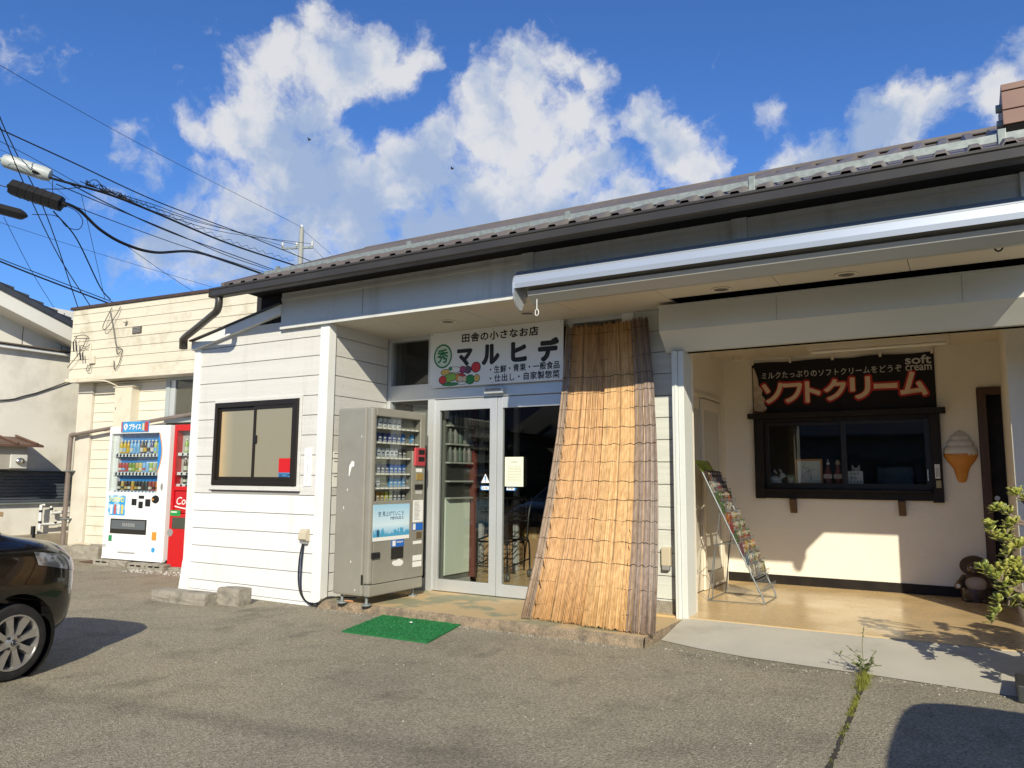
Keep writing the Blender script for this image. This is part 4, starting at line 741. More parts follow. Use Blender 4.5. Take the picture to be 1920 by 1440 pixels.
for sx_ in (-1,1): ct.add([(-1.085+sx_*.044,YI+.03,ZI+.165),(-1.085+sx_*.012,YI+.03,ZI+.188),(-1.085+sx_*.04,YI+.03,ZI+.225),(-1.085+sx_*.03,YI+.015,ZI+.17)], [(0,1,2),(0,3,2),(1,3,2),(0,1,3)])
co_ = ct.build('cat_figurine', M_PORC, None, True, (-1.085,YI+.03,ZI)); tag(co_, 'white cat figurine peeking over the flavour card', 'figurine')
for sx_ in (-1,1): MB().sphere((-1.085+sx_*.018,YI-.004,ZI+.152),.006,8,5).build('eye', M_INK, co_)
ki = MB(); ki.box(-.95,-.55,9.9,10.3,1.0,1.42,c=.02); tag(ki.build('soft_serve_machine', surf('machine_dark', (.06,.06,.06), rough=.3, metal=.6), None, False, (-.75,10.1,1.0)), 'dark soft serve machine deep inside the service window', 'machine')

# soft serve wall sign
SC = thing('soft_serve_sign', 'moulded soft serve cone wall sign with white swirl and orange cone', 'wall sign', (-.08,9.08,1.22))
cn = MB(); rings = [(.006,1.235),(.03,1.242),(.045,1.27),(.058,1.33),(.072,1.38),(.10,1.42),(.13,1.46),(.150,1.50),(.153,1.525),(.148,1.535)]
def half(m, rings, dep, cx=-.079, n=20):
    vs = []; k = len(rings)
    for (r, z) in rings:
        for i in range(n+1):
            a = math.pi*i/n; vs.append((cx-r*math.cos(a), 9.08-dep*r*math.sin(a)**.8, z))
    m.add(vs, [(j*(n+1)+i, j*(n+1)+i+1, (j+1)*(n+1)+i+1, (j+1)*(n+1)+i) for j in range(k-1) for i in range(n)])
half(cn, rings, .55); cn.build('cone', surf('cone_orange', (.60,.24,.03), (.54,.20,.025), scale=8, rough=.35), SC, smooth='all')
cn = MB(); half(cn, [(.147,1.528),(.150,1.545),(.148,1.575),(.135,1.598),(.122,1.603),(.121,1.612),(.122,1.635),(.108,1.662),(.093,1.668),(.091,1.676),(.090,1.695),(.072,1.715),(.055,1.722),(.05,1.735),(.035,1.748),(.022,1.757),(.01,1.768),(.002,1.77)], .62); cn.build('swirl', surf('swirl_white', (.60,.585,.53), rough=.35), SC, smooth='all')
dp = MB()
for x, l in ((-.005,.03),(.015,.022),(.035,.03),(.055,.018)): dp.sphere((x,9.08-.55*.15*math.sin(math.acos(min(1,abs(x+.079)/.153)))-.004,1.528),.012,8,6,sc=(.9,.5,l/.012*.7))
dp.build('drips', surf('swirl_white', (.6,.6,.55)), SC, smooth='all', kind='stuff')

# fluorescent fitting and smoke alarm
F = thing('fluorescent_light', 'unlit fluorescent batten on the alcove ceiling above the banner', 'light fitting', (-.75,8.45,2.65)); box(-1.41,-.095,8.43,8.50,2.60,2.655,c=.004).build('batten', M_CREAMPAINT, F); q = MB(); q.lathe([(0,-1.36),(.016,-1.36),(.016,-.14),(0,-.14)], (0,0,0), 'x', 12); q.v = [(x,y+8.465,z+2.583) for x, y, z in q.v]; q.build('tube', flat('tube_white', (.8,.78,.7), .3), F, smooth=True)
for x in (-1.37,-.135): box(x-.012,x+.012,8.45,8.48,2.565,2.602,c=.003).build('holder', M_CREAMPAINT, F)
K = thing('smoke_alarm', 'round cream smoke alarm at the left of the alcove ceiling', 'smoke alarm', (-2.25,8.83,2.65)); MB().lathe([(.055,0),(.058,-.012),(.05,-.022)], (-2.25,8.83,2.656), 'z', 20).build('base', M_CREAMPAINT, K, smooth=True); MB().lathe([(.05,0),(.05,-.018),(.035,-.028),(0,-.03)], (-2.25,8.83,2.632), 'z', 20).build('cover', M_CREAMPAINT, K, smooth=True)

# wire rack of seed packets, sloping face turned to the right
RK = thing('wire_rack', 'leaning wire display rack full of seed packets in the alcove', 'display rack', (-2.0,7.8,.095)); M_RK = flat('rack_steel', (.17,.19,.20), .45, .4)
RY0, RY1 = 7.52, 8.02
fa_ = lambda t: Vector((-1.735-.545*t, 0, .11+1.17*t))       # foot to head of the sloping face
fr2 = MB()
for y in (RY0, RY1):
    fr2.tube([(-1.72,y,.097),(-1.735,y,.16)] + [tuple(fa_(t)+Vector((0,y,.04))) for t in (.05,.5,1.0)], .008, 8)
    fr2.tube([tuple(fa_(.70)+Vector((0,y,.0))),(-2.235,y-.06 if y == RY0 else y+.04,.10)], .005, 6); fr2.tube([tuple(fa_(.46)+Vector((0,y,0))),(-2.17,y,.62),(-2.21,y,.10)], .005, 6)
fr2.tube([tuple(fa_(1)+Vector((0,RY0,.04))),tuple(fa_(1)+Vector((0,RY1,.04)))], .006, 6); fr2.tube([(-2.235,RY0-.06,.10),(-2.235,RY1+.04,.10)], .005, 6); fr2.tube([(-1.72,RY0,.10),(-2.235,RY0-.06,.10)], .004, 6); fr2.tube([(-1.72,RY1,.10),(-2.235,RY1+.04,.10)], .004, 6); fr2.tube([(-1.72,RY0,.10),(-1.72,RY1,.10)], .005, 6); fr2.tube([(-2.17,RY0,.62),(-2.17,RY1,.62)], .004, 6)
fr2.build('frame', M_RK, RK, smooth=True)
PK = [(.34,.06,.05),(.46,.33,.09),(.10,.17,.06),(.46,.43,.36),(.45,.18,.06),(.20,.08,.11),(.18,.25,.30),(.38,.13,.08),(.30,.33,.12),(.11,.07,.06)]
CN = ['red','yellow','green','white','orange','purple','blue','scarlet','lime','dark brown']
ORD = ['top','second','third','fourth','fifth','sixth','seventh','eighth','ninth','tenth','lowest']; POSN = ['nearest','second nearest','third nearest','third farthest from','second farthest from','farthest from']
tiers = [.94,.85,.765,.68,.60,.525,.45,.355,.27,.185,.08]
palette = [[9,5,9,5,9,5],[3,6,5,9,5,9],[2,2,9,3,7,2],[2,None,None,3,None,None],[4,0,3,1,6,3],[0,3,3,2,3,2],[2,3,2,4,3,2],[5,4,1,9,1,4],[6,3,6,2,3,9],[3,9,6,3,1,2],[None]*6]
pk_first = None
def packet_mesh(c):
    m = MB(); m.box(-.004,.004,-.042,.042,0,.115,c=.002,colr=PK[c]); return m
for ti, t in enumerate(tiers):
    b = fa_(t); bk_ = MB(); dxo = .05
    for y in [RY0+(RY1-RY0)*i/10 for i in range(11)]: bk_.tube([(b.x-.01,y,b.z+.10),(b.x,y,b.z),(b.x+dxo,y,b.z+.005),(b.x+dxo+.008,y,b.z+.055)], .0022, 4)
    for (ox,oz) in ((dxo+.008,.055),(dxo,.005),(0,0),(-.01,.10)): bk_.tube([(b.x+ox,RY0,b.z+oz),(b.x+ox,RY1,b.z+oz)], .0028, 4)
    bk_.build('wire_basket', M_RK, RK, smooth=True)
    for pi in range(6):
        c = palette[ti][pi]
        if c is None: continue
        y = RY0+.045+.082*pi
        m = MB()
        for k in range(3): 
            dx = .012*k+.004; sh_ = rnd.uniform(-.004,.004); cc = Vector(PK[c])*rnd.uniform(.8,1.1); m.box(dx,dx+.006,-.034+sh_,.034+sh_,.004,.112+rnd.uniform(-.008,.016)-k*.004,colr=tuple(cc))
        c3 = PK[(c+3+pi) % 10]; m.box(.0345,.0352,-.030,.030,.020,.060,colr=tuple(Vector(c3)*.6)); m.box(.0345,.0354,-.030,.030,.078,.094,colr=(.50,.48,.40)); m.box(.0353,.036,-.013,.016,.026,.048,colr=PK[(c+1+ti) % 10])
        o = m.build('seed_packets', surf('packet_print', (.5,.5,.5), rough=.4, attr='Col', fine=(75,(.30,.26,.22))), None, False, (0,0,0)); o.location = (b.x+.002,y,b.z+.008); o.rotation_euler = (0,R(-10),R(rnd.uniform(-5,5)))
        tag(o, '%s seed packets, %s tier of the wire rack, %s the camera' % (CN[c], ORD[ti], POSN[pi]), 'seed packets', 'seed packets on the wire rack')
hd = thing('rack_header_card', 'yellow green header card on top of the wire rack', 'header card', (-2.29,7.77,1.32)); q = MB(); q.add([(-2.285,7.55,1.315),(-2.285,7.99,1.315),(-2.35,7.97,1.44),(-2.35,7.50,1.44),(-2.288,7.55,1.314),(-2.288,7.99,1.314),(-2.353,7.97,1.439),(-2.353,7.50,1.439)], [(0,1,2,3),(4,7,6,5),(0,4,5,1),(1,5,6,2),(2,6,7,3),(3,7,4,0)]); q.build('card', surf('header_print', (.42,.45,.06), (.16,.24,.04), scale=14, lo=.45, hi=.55, rough=.5), hd)

# raccoon dog statue
T = thing('raccoon_dog_statue', 'brown ceramic raccoon dog statue with straw hat and pale belly by the door', 'statue', (-.02,8.86,.095)); M_CER = surf('ceramic_brown', (.045,.026,.016), (.085,.05,.03), scale=14, rough=.28); tx, ty = -.02, 8.86
MB().lathe([(0,0),(.12,0),(.13,.05),(.125,.10),(.115,.17),(.095,.23),(.06,.27),(0,.275)], (tx,ty,.095), 'z', 20, sy=.85).build('body', M_CER, T, smooth=True); MB().sphere((tx+.005,ty-.055,.265),.085,16,10,sc=(1.15,.72,.86)).build('belly', surf('ceramic_pale', (.42,.33,.27), (.36,.28,.22), scale=9, rough=.3), T, smooth='all')
q = MB(); q.sphere((tx,ty-.03,.405),.068,14,9,sc=(1.05,.95,.92)); q.sphere((tx,ty-.095,.39),.026,10,7); hd_ = q.build('head', M_CER, T, smooth='all')
for sx_ in (-1,1): MB().sphere((tx+sx_*.028,ty-.088,.425),.011,10,6).build('eye', M_PORC, hd_, smooth='all'); MB().sphere((tx+sx_*.028,ty-.098,.425),.006,8,5).build('pupil', M_INK, hd_)
q = MB(); q.lathe([(.0,.055),(.05,.04),(.10,.012),(.128,-.012),(.122,-.018),(.06,.01),(0,.02)], (0,0,0), 'z', 24); q.v = [(tx+x, ty+.02+y*math.cos(R(55))+z*math.sin(R(55))*.2, .44+z - y*-1*math.sin(R(55))*.9) for x, y, z in q.v]; q.build('straw_hat', surf('hat_brown', (.07,.045,.025), (.05,.03,.018), scale=30, rough=.5), T, smooth=True)
for sx_ in (-1,1): MB().tube([(tx+sx_*.085,ty-.01,.33),(tx+sx_*.125,ty-.05,.28),(tx+sx_*.115,ty-.085,.235)], [.028,.026,.022], 10).build('arm', M_CER, T, smooth=True)
for sx_ in (-1,1): MB().sphere((tx+sx_*.07,ty-.075,.118),.045,12,8,sc=(.85,1.2,.5)).build('foot', M_CER, T, smooth='all')
q = MB(); q.lathe([(0,-.03),(.028,-.03),(.036,0),(.022,.025),(.012,.035),(.014,.05),(0,.05)], (tx-.145,ty-.085,.245), 'z', 14); fl_ = q.build('sake_flask', surf('flask_brown', (.16,.09,.05), rough=.35), T, smooth=True); MB().lathe([(0,0),(.02,0),(.02,.003),(0,.003)], (tx-.145,ty-.122,.245), 'y', 14).build('flask_seal', M_PORC, fl_)

# ------------------------------------------------------------------ potted jade plant at the right edge
JP = thing('jade_plant', 'jade plant with drooping leafy branches reaching in from the right edge', 'plant', (.62,5.62,.0))
M_BARK = surf('jade_bark', (.20,.15,.11), (.13,.10,.075), scale=18, rough=.85, bump=.4, bscale=60)
pt = MB(); pt.lathe([(0,.0),(.20,.0),(.22,.03),(.27,.25),(.285,.27),(.285,.30),(.255,.30),(.25,.27),(0,.26)], (.55,5.78,.01), 'z', 28); tag(pt.build('flower_pot', surf('pot_dark', (.035,.034,.033), (.05,.048,.045), scale=8, rough=.55), None, True, (.55,5.78,.01)), 'dark glazed pot holding the jade plant', 'pot')
pr2 = random.Random(21); br = MB(); tips = []
def branch(p, d, l, r, lvl):
    pts = [p]; q = p.copy(); dd = d.copy(); k = 5
    for i in range(k):
        dd = (dd + Vector((pr2.uniform(-.28,.28), pr2.uniform(-.28,.28), pr2.uniform(-.16,.14) - .07*lvl))).normalized(); q = q + dd*(l/k); pts.append(q.copy())
        if lvl >= 1: tips.append((q.copy(), dd.copy(), lvl))
    br.tube(pts, [r*(1-.10*i) for i in range(k+1)], 6)
    if lvl < 3:
        for i in range(3 if lvl else 4): b = pts[pr2.randrange(2, k+1)]; branch(b, (dd + Vector((pr2.uniform(-1,1), pr2.uniform(-1,1), pr2.uniform(-.55,.6)))).normalized(), l*pr2.uniform(.5,.75), r*.55, lvl+1)
root = Vector((.55,5.78,.28))
for ang in range(8):
    a = -2.3+ang*.60; branch(root+Vector((.10,0,0)), Vector((math.cos(a)*.8, math.sin(a)*.6, .95)).normalized(), pr2.uniform(.36,.50), .018, 0)
# the branches that hang into the picture
for path in ([(.55,5.78,.55),(.42,5.68,.72),(.30,5.62,.74),(.20,5.60,.66)],[(.45,5.7,.9),(.30,5.62,.98),(.20,5.6,1.00),(.165,5.6,.93),(.17,5.6,.82)],[(.42,5.68,.85),(.24,5.60,.80),(.15,5.58,.74),(.11,5.57,.60),(.09,5.57,.48),(.055,5.57,.40)],
             [(.45,5.7,1.0),(.30,5.62,1.10),(.24,5.6,1.16),(.22,5.6,1.19)],[(.36,5.64,.62),(.22,5.58,.60),(.10,5.56,.67),(.045,5.56,.72),(.02,5.57,.735)],[(.42,5.66,.95),(.26,5.6,.90),(.13,5.58,.90),(.09,5.57,.95),(.075,5.57,.99)],[(.45,5.68,.5),(.34,5.62,.48),(.27,5.6,.52),(.22,5.59,.55)],[(.30,5.62,.98),(.16,5.59,1.07),(.12,5.58,1.08)],[(.40,5.66,.78),(.27,5.59,.86),(.20,5.57,.86),(.15,5.56,.80)],[(.40,5.66,.70),(.26,5.6,.68),(.17,5.57,.60),(.15,5.56,.52)],[(.44,5.7,1.05),(.34,5.63,1.15),(.28,5.6,1.14)],[(.38,5.64,.60),(.29,5.58,.62),(.23,5.56,.70)]):
    pts = catmull(path, 5); br.tube(pts, [.011*(1-.6*i/len(pts)) for i in range(len(pts))], 6)
    for i, q in enumerate(pts):
        if i > len(pts)*.35: tips.append((q, (pts[min(i+1,len(pts)-1)]-pts[max(i-1,0)]).normalized(), 3))
br.build('branches', M_BARK, JP, smooth=True)
M_LEAF = surf('jade_leaf', (.25,.265,.05), (.36,.34,.08), scale=11, rough=.36, fine=(40,(.85,.9,.8)), spec=.5); M_LEAF2 = surf('jade_leaf_dark', (.13,.17,.035), (.19,.215,.05), scale=9, rough=.36)
def leaf_mesh():
    m = MB(); rows = [(0,.12),(.22,.30),(.5,.66),(.75,.78),(.92,.56),(1.0,.12)]; vs = []
    for t, w in rows: vs += [(t,-w*.5,.22*t*t+.05*w),(t,0,.22*t*t+.02),(t,w*.5,.22*t*t+.05*w),(t,0,.22*t*t-.06)]
    fs = []
    for j in range(len(rows)-1):
        for k in range(4): fs.append((j*4+k, j*4+(k+1)%4, (j+1)*4+(k+1)%4, (j+1)*4+k))
    return m.add(vs, fs)
leaf_a = leaf_mesh().build('leaf', M_LEAF, JP, smooth='all', org=(0,0,0)); leaf_b = leaf_mesh().build('leaf', M_LEAF2, JP, smooth='all', org=(0,0,0)); lv = []
for (q, d, lvl) in tips:
    if lvl < 2 or pr2.random() < (.42 if lvl == 3 else .60): continue
    up_ = (d*.5 + Vector((pr2.uniform(-.4,.4), pr2.uniform(-.4,.4), .8))).normalized(); sx_ = up_.orthogonal().normalized(); sy_ = up_.cross(sx_); n_ = pr2.randrange(5, 9)
    for k in range(n_):
        a = 2*math.pi*k/n_ + pr2.uniform(-.3,.3); e = (sx_*math.cos(a) + sy_*math.sin(a) + up_*pr2.uniform(.15,.9)).normalized(); lv.append((q + e*.005, e, pr2.uniform(.036,.056)))
lv.sort(key=lambda t: t[0].x)
jo = Vector(JP.location); rest = MB(); basev = [v.co.copy() for v in leaf_a.data.vertices]; basef = [tuple(p.vertices) for p in leaf_a.data.polygons]
for i, (q, e, sz) in enumerate(lv):
    rot = e.to_track_quat('X', 'Z'); mt = Matrix.Translation(q) @ rot.to_matrix().to_4x4() @ Matrix.Scale(sz, 4)
    if i < 290:
        o = (leaf_a if pr2.random() < .72 else leaf_b)
        if i < 2: o = (leaf_a, leaf_b)[i]
        else: o = o.copy(); col.objects.link(o); o.parent = JP
        o.matrix_basis = Matrix.Translation(-jo) @ mt
    else: rest.add([mt @ v for v in basev], basef)
if rest.v: rest.build('foliage', M_LEAF, JP, smooth='all', kind='stuff')
tr_ = box(.16,.42,5.40,5.72,.0,.10,c=.01); tag(tr_.build('planter_tray', surf('tray_dark', (.03,.032,.03), rough=.6), None, False, (.3,5.56,0)), 'low dark tray at the right edge beside the apron', 'tray')

# weed growing out of the crack, moss and grass along it
cr_ = [(-.655,5.62),(-.645,5.3),(-.63,4.88),(-.62,4.5),(-.617,4.26),(-.61,4.0),(-.607,3.77),(-.60,3.3),(-.60,2.6)]
ck = MB(); cpts = catmull([(x,y,.002) for x,y in cr_], 10); cw = [rnd.uniform(.006,.016) for _ in cpts]
for i in range(len(cpts)-1): ck.quad(cpts[i]+Vector((-cw[i],0,.002)), cpts[i]+Vector((cw[i],0,.002)), cpts[i+1]+Vector((cw[i+1],0,.002)), cpts[i+1]+Vector((-cw[i+1],0,.002)))
o = ck.build('asphalt_crack', surf('crack_soil', (.05,.042,.03), (.03,.025,.02), scale=40, rough=1)); o['kind'] = 'structure'
ms = MB(); mr_ = random.Random(5)
for i in range(1500):
    y = mr_.uniform(3.75,5.6); 
    dens = (1.0 if y > 5.15 else .0) + (.75 if 4.60 < y < 5.05 else 0) + (.3 if 4.2 < y < 4.45 else 0) + .05
    if mr_.random() > dens: continue
    x = -.655 + (5.62-y)*.026 + mr_.gauss(0,.009 if y < 5.2 else .020); h = mr_.uniform(.006,.022) if y < 5.2 else mr_.uniform(.015,.05); a = mr_.uniform(0,6.28); s_ = Vector((math.cos(a),math.sin(a),0))*.003; k = mr_.uniform(.7,1.3); b0 = Vector((x,y,.002)); ms.add([b0-s_, b0+s_, b0+Vector((mr_.uniform(-.012,.012),mr_.uniform(-.012,.012),h))], [(0,1,2)], (.16*k,.17*k,.02*k))
o = ms.build('moss', surf('moss', (.1,.12,.02), rough=.8, attr='Col')); o['kind'] = 'stuff'; o['label'] = 'yellow green moss and grass along the asphalt crack'
WD = thing('weed', 'spindly green weed growing from the crack at the apron edge', 'weed', (-.66,5.63,.005)); wm = MB(); wl = MB()
for (tip, n_) in ((( .0,.02,.30),16),((-.10,-.02,.17),14),((.07,0,.16),12),((-.05,.03,.11),12),((.04,-.04,.10),12),((-.19,-.03,.13),8),((.10,-.02,.07),9),((-.08,-.05,.07),9)):
    p0 = Vector((-.66,5.63,.004)); t3 = p0+Vector(tip); pts = catmull([p0, p0.lerp(t3,.45)+Vector((rnd.uniform(-.02,.02),0,.02)), t3], 6); wm.tube(pts, .0022, 5)
    for i in range(n_):
        f = rnd.uniform(.12,1); b0 = pts[int(f*(len(pts)-1))]; a = rnd.uniform(0,6.28); l = rnd.uniform(.028,.062)*(1.15-f*.6); d = Vector((math.cos(a),math.sin(a),rnd.uniform(.1,.7))).normalized(); s_ = d.cross(BZ).normalized()*l*.22; wl.add([b0,b0+d*l*.5+s_,b0+d*l,b0+d*l*.5-s_], [(0,1,2,3)])
wm.build('stem', surf('weed_stem', (.12,.13,.04), rough=.6), WD); wl.build('leaves', surf('weed_leaf', (.09,.14,.035), (.14,.17,.04), scale=20, rough=.5), WD, kind='stuff')

# ------------------------------------------------------------------ small things along the bay and step
OB = thing('outdoor_outlet', 'beige weatherproof outlet box on the bay corner with black cable plugged in', 'outlet', (-5.70,5.59,.62)); q = MB(); q.prism([(5.598,.615),(5.56,.62),(5.535,.64),(5.545,.70),(5.57,.735),(5.598,.735)], 'x', -5.745, -5.645); q.build('cover', surf('outlet_beige', (.50,.44,.33), rough=.5), OB); box(-5.735,-5.655,5.565,5.596,.59,.615,c=.004).build('socket', M_GREY, OB)
q = MB(); q.tube(catmull([(-5.715,5.575,.60),(-5.735,5.56,.45),(-5.74,5.56,.25),(-5.70,5.555,.12),(-5.62,5.55,.055),(-5.52,5.55,.035),(-5.44,5.57,.06),(-5.38,5.60,.10),(-5.30,5.66,.10),(-5.15,5.75,.095)], 6), .007, 6); q.tube(catmull([(-5.70,5.575,.60),(-5.715,5.57,.40),(-5.71,5.565,.18),(-5.66,5.56,.08),(-5.56,5.545,.03),(-5.46,5.55,.03),(-5.40,5.58,.085),(-5.32,5.66,.10)], 6), .006, 6); tag(q.build('power_cable', M_WIRE, None, True, (-5.7,5.57,.3)), 'black power cable looping from the outlet down to the step', 'cable')
q = MB(); q.tube([(-5.16,5.56,.092),(-5.05,5.60,.092)], .010, 8); tag(q.build('cable_plug', surf('plug_orange', (.42,.20,.10), rough=.5), None, True, (-5.1,5.58,.09)), 'small orange connector lying under the cigarette machine', 'connector')
nb = thing('notice_board', 'narrow white thermometer plate on the bay right of its window', 'plate', (-5.68,5.59,1.2)); box(-5.755,-5.655,5.592,5.5985,1.155,1.535,c=.002).build('plate', M_WHITE, nb); q = MB(); q.tube([(-5.71,5.59,1.50),(-5.69,5.59,1.46),(-5.72,5.59,1.43),(-5.69,5.59,1.41)], .002, 4); q.build('print', M_GREY, nb); box(-5.712,-5.706,5.5915,5.592,1.19,1.37).build('scale', M_GREY, nb)
lbs = thing('posted_labels', 'white label strips posted on the bay side wall behind the cigarette machine', 'labels', (-5.49,5.76,1.2))
for z0,z1 in ((1.44,1.50),(1.29,1.42),(1.15,1.27)): box(-5.488,-5.4845,5.715,5.80,z0,z1).build('label_strip', M_PAPER, lbs); box(-5.4845,-5.484,5.735,5.79,z1-.022,z1-.014).build('print', M_INK, lbs)
SK = thing('security_sticker', 'red and blue security sticker on the bay window', 'sticker', (-6.03,5.58,1.25)); box(-6.105,-5.925,5.580,5.5825,1.29,1.435).build('red_field', flat('sticker_red', (.55,.012,.015), .35), SK); q = box(-6.105,-5.925,5.580,5.5825,1.235,1.288).build('blue_field', flat('sticker_cyan', (.08,.26,.50), .35), SK); text('SECOM', (-6.098,5.5792,1.242), .165,.038, flat('sticker_navy', (.005,.01,.06), .4), q, bold=.035)
OB2 = thing('wall_socket', 'small beige socket cover low on the wall right of the reed screen', 'socket', (-2.32,6.58,.55)); q = MB(); q.box(-2.37,-2.285,6.545,6.588,.50,.66,c=.01); q.build('cover', surf('outlet_beige', (.5,.44,.33)), OB2); box(-2.36,-2.295,6.535,6.58,.465,.505,c=.006).build('flap', M_GREY, OB2)
def rough_block(name, x0,x1,y0,y1,z0,z1,label,cat,group=None,rz_=0.0,slots=0,mat=None):
    bm = bmesh.new(); bmesh.ops.create_cube(bm, size=1); bmesh.ops.subdivide_edges(bm, edges=bm.edges[:], cuts=4, use_grid_fill=True); w_,d_,h_ = x1-x0,y1-y0,z1-z0; rr = random.Random(hash(label) % 999 if False else sum(map(ord,label)))
    for v in bm.verts:
        k = sum(abs(abs(c)-.5) < 1e-4 for c in v.co); sh_ = .0 if k < 2 else (.003 if k == 2 else .007)
        v.co = Vector((v.co.x*(w_-2*sh_)+rr.uniform(-.004,.004), v.co.y*(d_-2*sh_)+rr.uniform(-.004,.004), (v.co.z+.5)*(h_-sh_)+rr.uniform(-.003,.003)*(v.co.z > -.4)))
    me = bpy.data.meshes.new(name); bm.to_mesh(me); bm.free(); me.materials.append(mat or M_BLOCK); o = bpy.data.objects.new(name, me); col.objects.link(o); o.location = ((x0+x1)/2,(y0+y1)/2,z0); o.rotation_euler = (0,0,rz_); tag(o, label, cat, group); o['_o'] = (0,0,0)
    for i in range(slots): box(-w_*.3+i*w_*.36,-w_*.3+i*w_*.36+w_*.24,-d_/2-.008,-d_/2+.02,h_*.55,h_*.72).build('slot', M_DARK, o)
    return o
rough_block('kerb_block', -7.16,-6.42,4.98,5.16,0,.115,'long low weathered concrete wheel stop in front of the white bay','wheel stop','concrete blocks before the bay',R(5)); rough_block('kerb_block', -6.44,-6.14,5.17,5.34,0,.165,'short weathered stone block at the right end of the wheel stop','block','concrete blocks before the bay',R(4))
for x,z in ((-7.02,.0),(-6.95,.0)): pass
gt = MB(); gg = random.Random(31)
for i in range(900):
    k = gg.random()
    if k < .40: x = gg.uniform(-5.4,-2.2); y = 5.545-abs(gg.gauss(0,.05))
    elif k < .65: x = gg.uniform(-2.1,.3); y = 5.60+.25*max(0,-x-1.0)*.3-abs(gg.gauss(0,.07))
    elif k < .80: x = gg.uniform(-7.4,-5.5); y = 5.56-abs(gg.gauss(0,.05))
    else: x = gg.uniform(-6,0); y = gg.uniform(3.2,5.4)
    r = gg.uniform(.0025,.0065); c = gg.uniform(.12,.5); gt.sphere((x,y,r*.4), r, 5, 3, colr=(c,c*.93,c*.8), sc=(1,gg.uniform(.7,1.3),.7))
o = gt.build('grit', surf('gravel', (.4,.38,.33), rough=.9, attr='Col')); o['kind'] = 'stuff'; o['label'] = 'loose grit gathered along the step, apron and bay'
# ------------------------------------------------------------------ inside the shop, behind the glass
SH = thing('showcase', 'tall upright drinks showcase inside the left glass door', 'showcase', (-5.0,7.0,.08)); box(-5.30,-4.86,6.75,7.25,.16,2.05,c=.01).build('cabinet', surf('showcase_grey', (.14,.145,.13), rough=.4), SH); box(-4.86,-4.845,6.77,7.23,.22,1.02).build('lower_panel', surf('showcase_panel', (.62,.68,.58), rough=.45), SH); box(-4.858,-4.846,6.78,7.22,1.05,1.98).build('dark_interior', flat('showcase_inside', (.03,.032,.03), .6), SH)
for z in (1.02,1.20,1.40,1.60,1.80): box(-4.87,-4.80,6.77,7.23,z,z+.018,c=.003).build('shelf', surf('shelf_lip', (.35,.36,.33), rough=.4), SH)
for z in (1.42,1.62,1.82):
    for i in range(5): MB().lathe([(0,0),(.034,0),(.036,.02),(.036,.10),(.016,.14),(.014,.16),(0,.16)], (-4.835,6.82+.09*i,z), 'z', 10).build('bottle', flat('bottle_grey%d' % (i % 3), ((.10,.11,.10),(.15,.15,.14),(.07,.10,.08))[i % 3], .4), SH)
box(-5.30,-4.84,6.75,7.25,.082,.16).build('plinth', M_ALU, SH); box(-4.90,-4.80,7.26,7.30,.16,2.05).build('side_board', surf('redwood', (.12,.03,.02), rough=.5), SH)
IP = thing('inner_partition', 'aluminium framed inner partition behind the entrance doors', 'partition', (-4.0,8.6,.08))
for x in (-5.60,-5.06,-4.35,-3.4): box(x-.032,x+.032,8.6,8.66,.082,2.4,c=.003).build('post', M_ALU, IP)
box(-6.0,-2.75,8.602,8.658,2.40,2.46).build('head_rail', M_ALU, IP)
for (x0,x1,y0,y1,z0,z1,l) in ((-5.42,-5.18,8.9,9.2,.082,.86,'tall cardboard carton standing behind the shopping cart'),(-5.02,-4.74,8.78,9.1,.082,.62,'brown carton on the shop floor right of the inner post'),(-5.75,-5.50,8.85,9.1,.082,.5,'small brown carton left of the tall carton')):
    c = thing('carton', l, 'carton', (x0,y0,z0), group='cartons inside the shop'); box(x0,x1,y0,y1,z0,z1,c=.004).build('box', surf('cardboard', (.32,.20,.10), (.28,.17,.085), scale=5, rough=.8), c); box((x0+x1)/2-.03,(x0+x1)/2+.03,y0-.0015,y0,z1-.14,z1).build('tape', flat('tape', (.40,.30,.17), .3), c)
sc2 = thing('shop_counter', 'dark shop counter with white strips painted as shelf lights deep inside', 'counter', (-3.9,10.4,.08)); box(-5.4,-2.6,10.3,10.9,.082,1.05).build('base', flat('counter_base', (.035,.032,.03), .6), sc2)
for x0,x1,z in ((-5.2,-4.5,1.52),(-4.35,-3.75,1.50),(-3.6,-3.35,1.50),(-3.2,-2.75,1.50),(-4.35,-3.75,1.38)): box(x0,x1,10.25,10.32,z,z+.035).build('painted_light_bar', flat('light_bar_white', (.62,.64,.62), .5), sc2)  # white strips painted in place of shelf lights and their reflections
CT = thing('shopping_cart', 'black framed shopping cart with basket parked inside the glass doors', 'shopping cart', (-4.8,7.8,.082)); M_CT = flat('cart_black', (.014,.014,.015), .3, .2); cf_ = MB(); CX0,CX1,CY0,CY1 = -5.02,-4.56,7.58,8.10
for x in (CX0,CX1): cf_.tube(catmull([(x,CY0,.15),(x,CY0,.42),(x+.02*(1 if x<-4.8 else -1),CY0+.03,.50),(x,CY0+.12,.53),(x,CY1-.05,.53),(x,CY1,.15)], 5), .011, 8); cf_.tube([(x,CY0+.02,.24),(x,CY1-.02,.30)], .008, 6); cf_.tube(catmull([(x,CY1-.08,.50),(x,CY1-.02,.85),(x,CY1+.06,1.00)],5), .012, 8)
cf_.tube([(CX0,CY0+.05,.515),(CX1,CY0+.05,.515)], .011, 8); cf_.tube([(CX0,CY1-.05,.52),(CX1,CY1-.05,.52)], .010, 8); cf_.tube([(CX0,CY1+.06,1.0),(CX1,CY1+.06,1.0)], .014, 8); cf_.tube([(CX0,CY0,.24),(CX1,CY0,.24)], .008, 6); cf_.build('frame', M_CT, CT, smooth=True)
